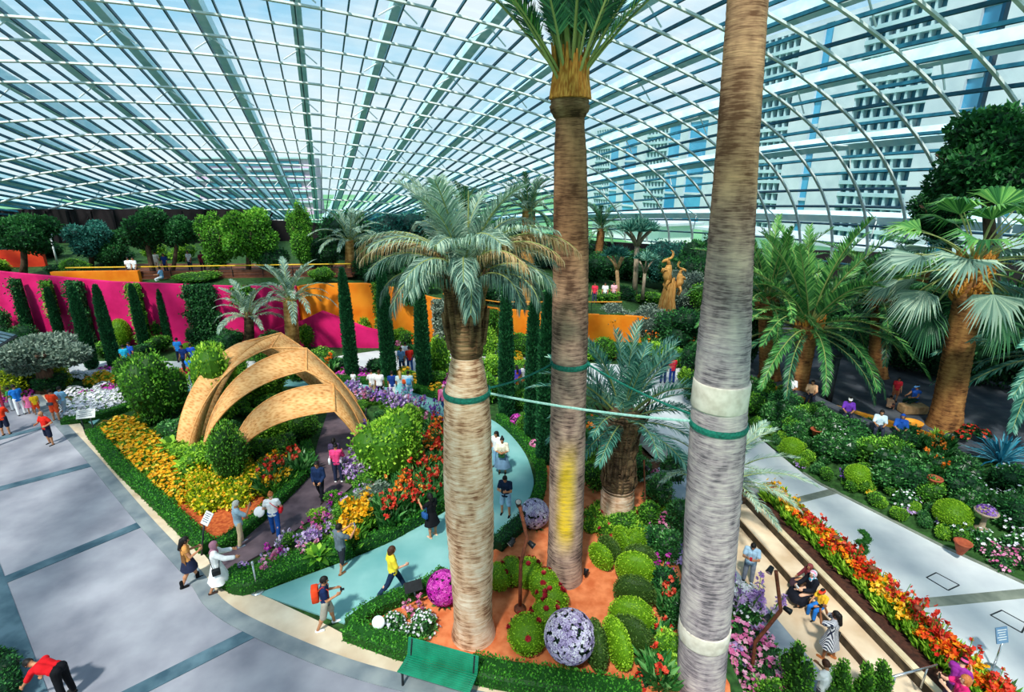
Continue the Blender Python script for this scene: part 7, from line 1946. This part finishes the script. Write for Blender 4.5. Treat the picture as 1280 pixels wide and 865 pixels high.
# ================================================================== furniture, signs, lamps, rails
def garden_bench():
    a, b_ = G(513, 798, .86), G(596, 821, .86)
    d = (b_ - a); d.z = 0; L_ = d.length + .1; d.normalize(); n = Vector((d.y, -d.x, 0))
    c = (a + b_) / 2; base = Vector((c.x, c.y, .03))
    M = Matrix(((d.x, -n.x, 0, base.x), (d.y, -n.y, 0, base.y), (0, 0, 1, base.z), (0, 0, 0, 1)))   # local -Y is the front
    o = place('garden_bench', None, M=M, label='empty green slatted bench on the sandstone border facing the grey plaza', cat='bench')
    for i in range(8):
        mb = MB(); t = i / 7; rbox(mb, (0, -.10 + .10 * t, .46 + .38 * t), (L_, .022, .048), Matrix.Rotation(-.28, 4, 'X')); link('backrest_slat', mb.mesh('backrest_slat', 'bench_green'), o)
    for i in range(9):
        mb = MB(); t = i / 8; rbox(mb, (0, -.14 - .46 * t, .43 - .02 * math.sin(PI * t) + .02 * t), (L_, .046, .024)); link('seat_slat', mb.mesh('seat_slat', 'bench_green'), o)
    for s in (-1, 1):
        for nm, pts in (('leg', [(s * (L_ / 2 - .1), -.55, .42), (s * (L_ / 2 - .1), -.58, 0)]), ('leg', [(s * (L_ / 2 - .1), -.12, .42), (s * (L_ / 2 - .1), -.02, 0)])):
            mb = MB(); tube(mb, pts, .03, 8); link(nm, mb.mesh(nm, 'dark_iron'), o)
        mb = MB(); tube(mb, [(s * (L_ / 2 - .1), -.6, .41), (s * (L_ / 2 - .1), -.12, .41), (s * (L_ / 2 - .1), .0, .85)], .024, 8); link('side_frame', mb.mesh('side_frame', 'dark_iron'), o)
garden_bench()

def board(px, py, z, ppx, ppy, w_, h_, pm, label, name, tilt=.5, face=0.0, posts=1, ink=True, post_m='stainless', disc=True):
    b = G(px, py, z); t = AT(ppx, ppy, b.y)
    o = place(name, None, b, label=label, cat='sign')
    for k in range(posts):
        q = (k - (posts - 1) / 2) * w_ * .6
        mb = MB(); tube(mb, [(q, 0, 0), (q + (t.x - b.x), 0, t.z - b.z)], .028, 10); link('post', mb.mesh('post', post_m, True), o)
    if disc:
        mb = MB(); lathe(mb, [(.01, .0), (.19, 0), (.19, .02), (.15, .035), (.03, .05)], 24); link('base', mb.mesh('base', post_m, True), o)
    M = Matrix.Translation(Vector((t.x - b.x, 0, t.z - b.z))) @ Matrix.Rotation(face, 4, 'Z') @ Matrix.Rotation(-tilt, 4, 'X')
    mb = MB(); rbox(mb, (0, 0, h_ / 2), (w_, .03, h_)); p = link('panel', mb.mesh('panel', pm), o, M)
    if ink:
        mb = MB()
        for i in range(5):
            box(mb, (-.04 * (i % 2) * w_, -.018, h_ * (.84 - .15 * i)), (w_ * (.78 - .12 * (i % 3)), .004, h_ * .05))
        link('lettering', mb.mesh('lettering', 'sign_ink' if pm != 'sign_blue' else 'sign_white'), p)
    return o
board(1241, 836, -1.1, 1253, 804, .36, .42, 'sign_blue', 'blue-grey notice on a stainless post standing on the pale plaza', 'notice_stand', .35, .15)
board(252, 694, .04, 255, 656, .36, .40, 'sign_white', 'white information board at the mouth of the brown path', 'information_board', .7, -.5, post_m='dark_iron', disc=False)
board(114, 545, 0, 107, 523, .75, .42, 'sign_white', 'pale information board on two posts by the white flower bed', 'information_board', .6, .3, posts=2, post_m='dark_iron', disc=False)
board(523, 756, .05, 518, 740, .5, .3, 'black_plastic', 'dark plant label panel beside the magenta flower ball', 'plant_label', .8, .4, ink=False, post_m='dark_iron', disc=False)
p = G(322, 739, .045); t = AT(309, 690, p.y)
mb = MB(); lathe(mb, [(.01, 0), (.19, 0), (.19, .02), (.14, .04), (.03, .06)], 26)
o = place('queue_post', mb.mesh('base', 'stainless', True), p, label='stainless queue post at the tip of the orchid hedge', cat='barrier post')
mb = MB(); tube(mb, [(0, 0, .03), (0, 0, .95)], .027, 12); link('pole', mb.mesh('pole', 'stainless', True), o)
mb = MB(); lathe(mb, [(.03, .93), (.042, .95), (.042, 1.02), (.02, 1.05)], 16); link('cap', mb.mesh('cap', 'stainless', True), o)
# low white globe lamps
for px, py, r, lb in [(324, 640, .19, 'white disc lamp in the hedge beside the brown path'), (473, 778, .17, 'white disc lamp among the orchids near the bench'), (560, 618, .15, 'white disc lamp at the hedge left of the thick pale palm')]:
    p = G(px, py, .5); mb = MB(); ell(mb, (0, 0, .5), (r, .06, r), 10, 18, M=Matrix.Rotation(-.5, 4, 'X'))
    o = place('disc_lamp', mb.mesh('disc_lamp', 'white_plastic', True), (p.x, p.y, 0), label=lb, cat='lamp', group='white disc lamps')
    mb = MB(); tube(mb, [(0, .02, 0), (0, .02, .42)], .025, 8); link('stem', mb.mesh('stem', 'dark_iron'), o)
def spot(mb_o, at, d, nm='spotlight'):
    mb = MB(); d = Vector(d).normalized(); a = Vector(at)
    tube(mb, [a - d * .09, a + d * .05, a + d * .1], [.06, .075, .085], 12); s = link(nm, mb.mesh(nm, 'black_plastic', True), mb_o)
    m2 = MB(); tube(m2, [a + d * .098, a + d * .106], [.07, .07], 12); link('lens', m2.mesh('lens', 'stainless'), s)
def rusty(px, py, z, pts, spots, label, r=.05):
    b = G(px, py, z); o = place('lamp_pole', None, b, label=label, cat='lamp', group='rust brown lamp poles')
    P = [Vector((0, 0, 0))] + [AT(x, y, b.y) - b for x, y in pts]
    mb = MB(); Q = []
    for i in range(len(P) - 1): Q += [P[i].lerp(P[i + 1], t) for t in (0.0, .5, .96)]
    Q.append(P[-1]); tube(mb, Q, r, 8); link('pole', mb.mesh('pole', 'rust_steel', True), o)
    mb = MB(); lathe(mb, [(.02, 0), (.17, 0), (.17, .06), (.07, .09), (.06, .14)], 18); link('base', mb.mesh('base', 'rust_steel', True), o)
    for x, y, d in spots: spot(o, AT(x, y, b.y) - b, d)
rusty(650, 762, .05, [(651, 704), (659, 672), (648, 626)], [(640, 678, (-.6, -.4, -.4)), (664, 680, (.6, -.3, -.4)), (648, 630, (0, -.3, .6))], 'bent rust brown lamp pole rising from the mulch between thick pale palm and middle palm')
rusty(939, 846, -1.6, [(944, 803), (976, 763), (970, 714)], [(963, 712, (-.5, -.4, -.4)), (984, 762, (.6, -.3, -.3)), (959, 772, (-.6, -.3, -.3))], 'bent rust brown lamp pole with spotlights beside the lower walk')
rusty(745, 606, .05, [(747, 560), (750, 520)], [(752, 545, (.5, -.4, -.4))], 'thin dark lamp pole in front of the shaggy palm', .03)
rusty(806, 650, .1, [(806, 610), (805, 575)], [(808, 585, (.5, -.4, -.4))], 'thin rusty pole right of the shaggy palm', .03)
for px, py, lb in [(641, 786, 'small black spotlight on the mulch below the thick pale palm'), (732, 722, 'small black spotlight on the mulch beside the large caterpillar'), (640, 848, 'small black spotlight behind the bottom hedge, left of two'), (662, 856, 'small black spotlight behind the bottom hedge, right of two'), (641, 683, 'small black spotlight beside the lilac flower ball')]:
    p = G(px, py, .06); o = place('garden_spotlight', None, p, label=lb, cat='lamp', group='black garden spotlights')
    mb = MB(); tube(mb, [(0, 0, 0), (0, 0, .14)], .02, 6); link('stem', mb.mesh('stem', 'dark_iron'), o); spot(o, (0, 0, .2), (.2, .5, .7), 'lamp_head')
# handrail at the bottom right
a, b_ = G(1112, 847, -.35), G(1171, 831, -.35); c = Vector((a.x, a.y, -1.35))
mb = MB(); tube(mb, [a - c, b_ - c], .03, 10); o = place('handrail', mb.mesh('rail', 'stainless', True), c, label='stainless handrail crossing the stone ledge at the bottom right', cat='handrail')
for t in (.12, .8):
    q = a.lerp(b_, t) - c; mb = MB(); tube(mb, [(q.x, q.y, 0 if t < .5 else .3), tuple(q)], .024, 8); link('post', mb.mesh('post', 'stainless', True), o)
# stakes in the planted strip
for i, (px, py) in enumerate([(1006, 637), (1046, 672), (1091, 710), (1148, 760)]):
    t = G(px, py, -.12); mb = MB(); tube(mb, [(0, 0, 0), (0, 0, .95)], .012, 6)
    o = place('garden_stake', mb.mesh('stem', 'rust_steel'), (t.x, t.y, -1.07), label=['farthest', 'second farthest', 'second nearest', 'nearest'][i] + ' brown disc-topped stake in the planted strip', cat='garden stake', group='disc-topped stakes')
    mb = MB(); lathe(mb, [(.01, .93), (.10, .95), (.11, .975), (.08, .99), (.01, 1.0)], 14); link('disc', mb.mesh('disc', 'rust_steel', True), o)
# pots on the hedge bank
mat('terracotta', '#8c3f28', '#b05a3a', 5, .8)
for px, py, h_, lb in [(1161, 625, .75, 'terracotta cone pot half buried in the hedge bank'), (1018, 552, .4, 'small terracotta pot high in the hedge bank'), (1197, 700, .5, 'low terracotta pot at the bottom of the hedge bank')]:
    p = GB_(px, py); mb = MB(); lathe(mb, [(.08, 0), (.14, h_ * .3), (.24, h_ * .9), (.27, h_ * .92), (.27, h_), (.22, h_), (.18, h_ * .8)], 18)
    o = place('plant_pot', mb.mesh('pot', 'terracotta', True), p + Vector((0, 0, .25)), label=lb, cat='pot', group='terracotta pots')
p = GB_(1224, 668); mb = MB(); lathe(mb, [(.2, 0), (.2, .08), (.09, .14), (.08, .5), (.16, .6), (.34, .72), (.36, .78), (.3, .78), (.1, .7)], 20)
o = place('pedestal_bowl', mb.mesh('bowl', 'pale_bark', True), p + Vector((0, 0, .2)), label='stone pedestal bowl with blue flowers on the hedge bank', cat='planter')
rng = np.random.default_rng(8); mb = MB(); d = rdir(rng, 60); d[:, 2] = np.abs(d[:, 2]); blooms(mb, d * [.3, .3, .2] + [0, 0, .78], d, .1, rng, 5, rng.uniform(.1, .9, 60)); link('blossom', mb.mesh('blossom', 'petal_purple'), o)
# rails
def rail(name, pts, h_, label, top_m, panel_m=None, post=1.5, cat='railing', tr=.04):
    P = [Vector(p) for p in pts]; c = P[0].copy()
    mb = MB(); tube(mb, [p - c + Vector((0, 0, h_)) for p in P], tr, 8)
    o = place(name, mb.mesh('handrail', top_m), c, label=label, cat=cat)
    for i in range(len(P) - 1):
        L_ = (P[i + 1] - P[i]).length; k = max(1, int(L_ / post))
        for j in range(k + 1):
            q = P[i].lerp(P[i + 1], j / k) - c; b = MB(); tube(b, [q, q + Vector((0, 0, h_))], .022, 6); link('post', b.mesh('post', 'dark_iron'), o)
        b = MB()
        for zz in (.25, .5, .75): tube(b, [P[i] - c + Vector((0, 0, h_ * zz)), P[i + 1] - c + Vector((0, 0, h_ * zz))], .01, 4)
        link('wire', b.mesh('wire', 'dark_iron'), o)
        if panel_m:
            b = MB(); q0, q1 = P[i] - c, P[i + 1] - c
            b.add([q0 + Vector((0, .05, .02)), q1 + Vector((0, .05, .02)), q1 + Vector((0, .05, h_ * .62)), q0 + Vector((0, .05, h_ * .62))], [[[0, 1, 2, 3]]]); link('panel', b.mesh('panel', panel_m), o)
rail('deck_railing', [(-33.4, 38.8, 4.14), (-26, 39.4, 4.14), (-12.6, 40.7, 4.14)], .9, 'yellow topped railing along the front of the wooden deck', 'yellow_rail', 'deck_wood', 2.2, tr=.05)
rail('terrace_railing', [(-5.0, 37.0, 2.6), (-1, 37.0, 2.0), (3, 37.0, 2.0)], .85, 'orange topped railing above the orange wall left of the tall middle trunk', 'orange_edge')
rail('terrace_railing', [(3.6, 37.0, 2.0), (8, 37.0, 2.0)], .85, 'orange topped railing above the orange wall right of the tall middle trunk', 'orange_edge')
# seat along the right terrace edge
pts = [terr(x, y, .62) for x, y in [(975, 498), (1009, 508), (1055, 531), (1094, 549), (1128, 560)]]
ribbon('terrace_seat', pts, .5, 'dark_paving', ZT + .40, .395)
for px, py, w_, lb in [(1140, 516, .9, 'low timber seat in the shade beneath the person in blue cap')]:
    p = terr(px, py); mb = MB(); rbox(mb, (0, .02, .22), (1.2, .6, .44)); o = place('timber_seat', mb.mesh('seat', 'tan_wood'), p, label=lb, cat='seat')
p = terr(1140, 532); mb = MB(); lathe(mb, [(.25, 0), (.4, .12), (.42, .2), (.36, .2), (.3, .1)], 18); place('basket', mb.mesh('basket', 'orange_edge', True), p, label='yellow basket on the shaded terrace behind the bright blue headscarf', cat='basket')
# dark post on the terrace
p = terr(1034, 508); mb = MB(); tube(mb, [(0, 0, 0), (0, 0, 2.6)], .16, 12); o = place('lamp_column', mb.mesh('column', 'dark_iron', True), p, label='dark plain column on the right terrace between the peach and purple shirts', cat='column')
mb = MB(); lathe(mb, [(.01, 2.6), (.2, 2.6), (.2, 2.7), (.01, 2.74)], 14); link('cap', mb.mesh('cap', 'dark_iron'), o)
# lamp before the dark wall and a slatted canopy corner at the left edge
p = G(72, 330, 4.1); mb = MB(); tube(mb, [(0, 0, 0), (0, 0, 2.4)], .07, 8); o = place('lamp_post', mb.mesh('post', 'steel_white', True), p, label='pale lamp post before the dark wall', cat='lamp')
mb = MB(); lathe(mb, [(.05, 2.35), (.22, 2.45), (.22, 2.7), (.05, 2.85)], 12); link('lamp_head', mb.mesh('lamp_head', 'white_plastic', True), o)
def canopy_corner():
    c = AT(-60, 424, 21); o = place('slatted_canopy', None, c, label='corner of a dark slatted canopy at the left edge', cat='canopy')
    a, b_, d = AT(20, 420, 20.5) - c, AT(-70, 400, 22.5) - c, AT(-30, 450, 19) - c
    for i in range(10):
        t = i / 9; mb = MB(); p0 = a.lerp(d, t); p1 = p0 + (b_ - a)
        tube(mb, [p0, p1], .07, 4); link('slat', mb.mesh('slat', 'dark_band'), o)
    mb = MB(); tube(mb, [a, d], .06, 4); link('fascia', mb.mesh('fascia', 'dark_iron'), o)
    q = (b_ + d) * .5; mb = MB(); tube(mb, [(q.x, q.y, -c.z + .0), tuple(q)], .08, 8); link('post', mb.mesh('post', 'dark_iron'), o)
canopy_corner()
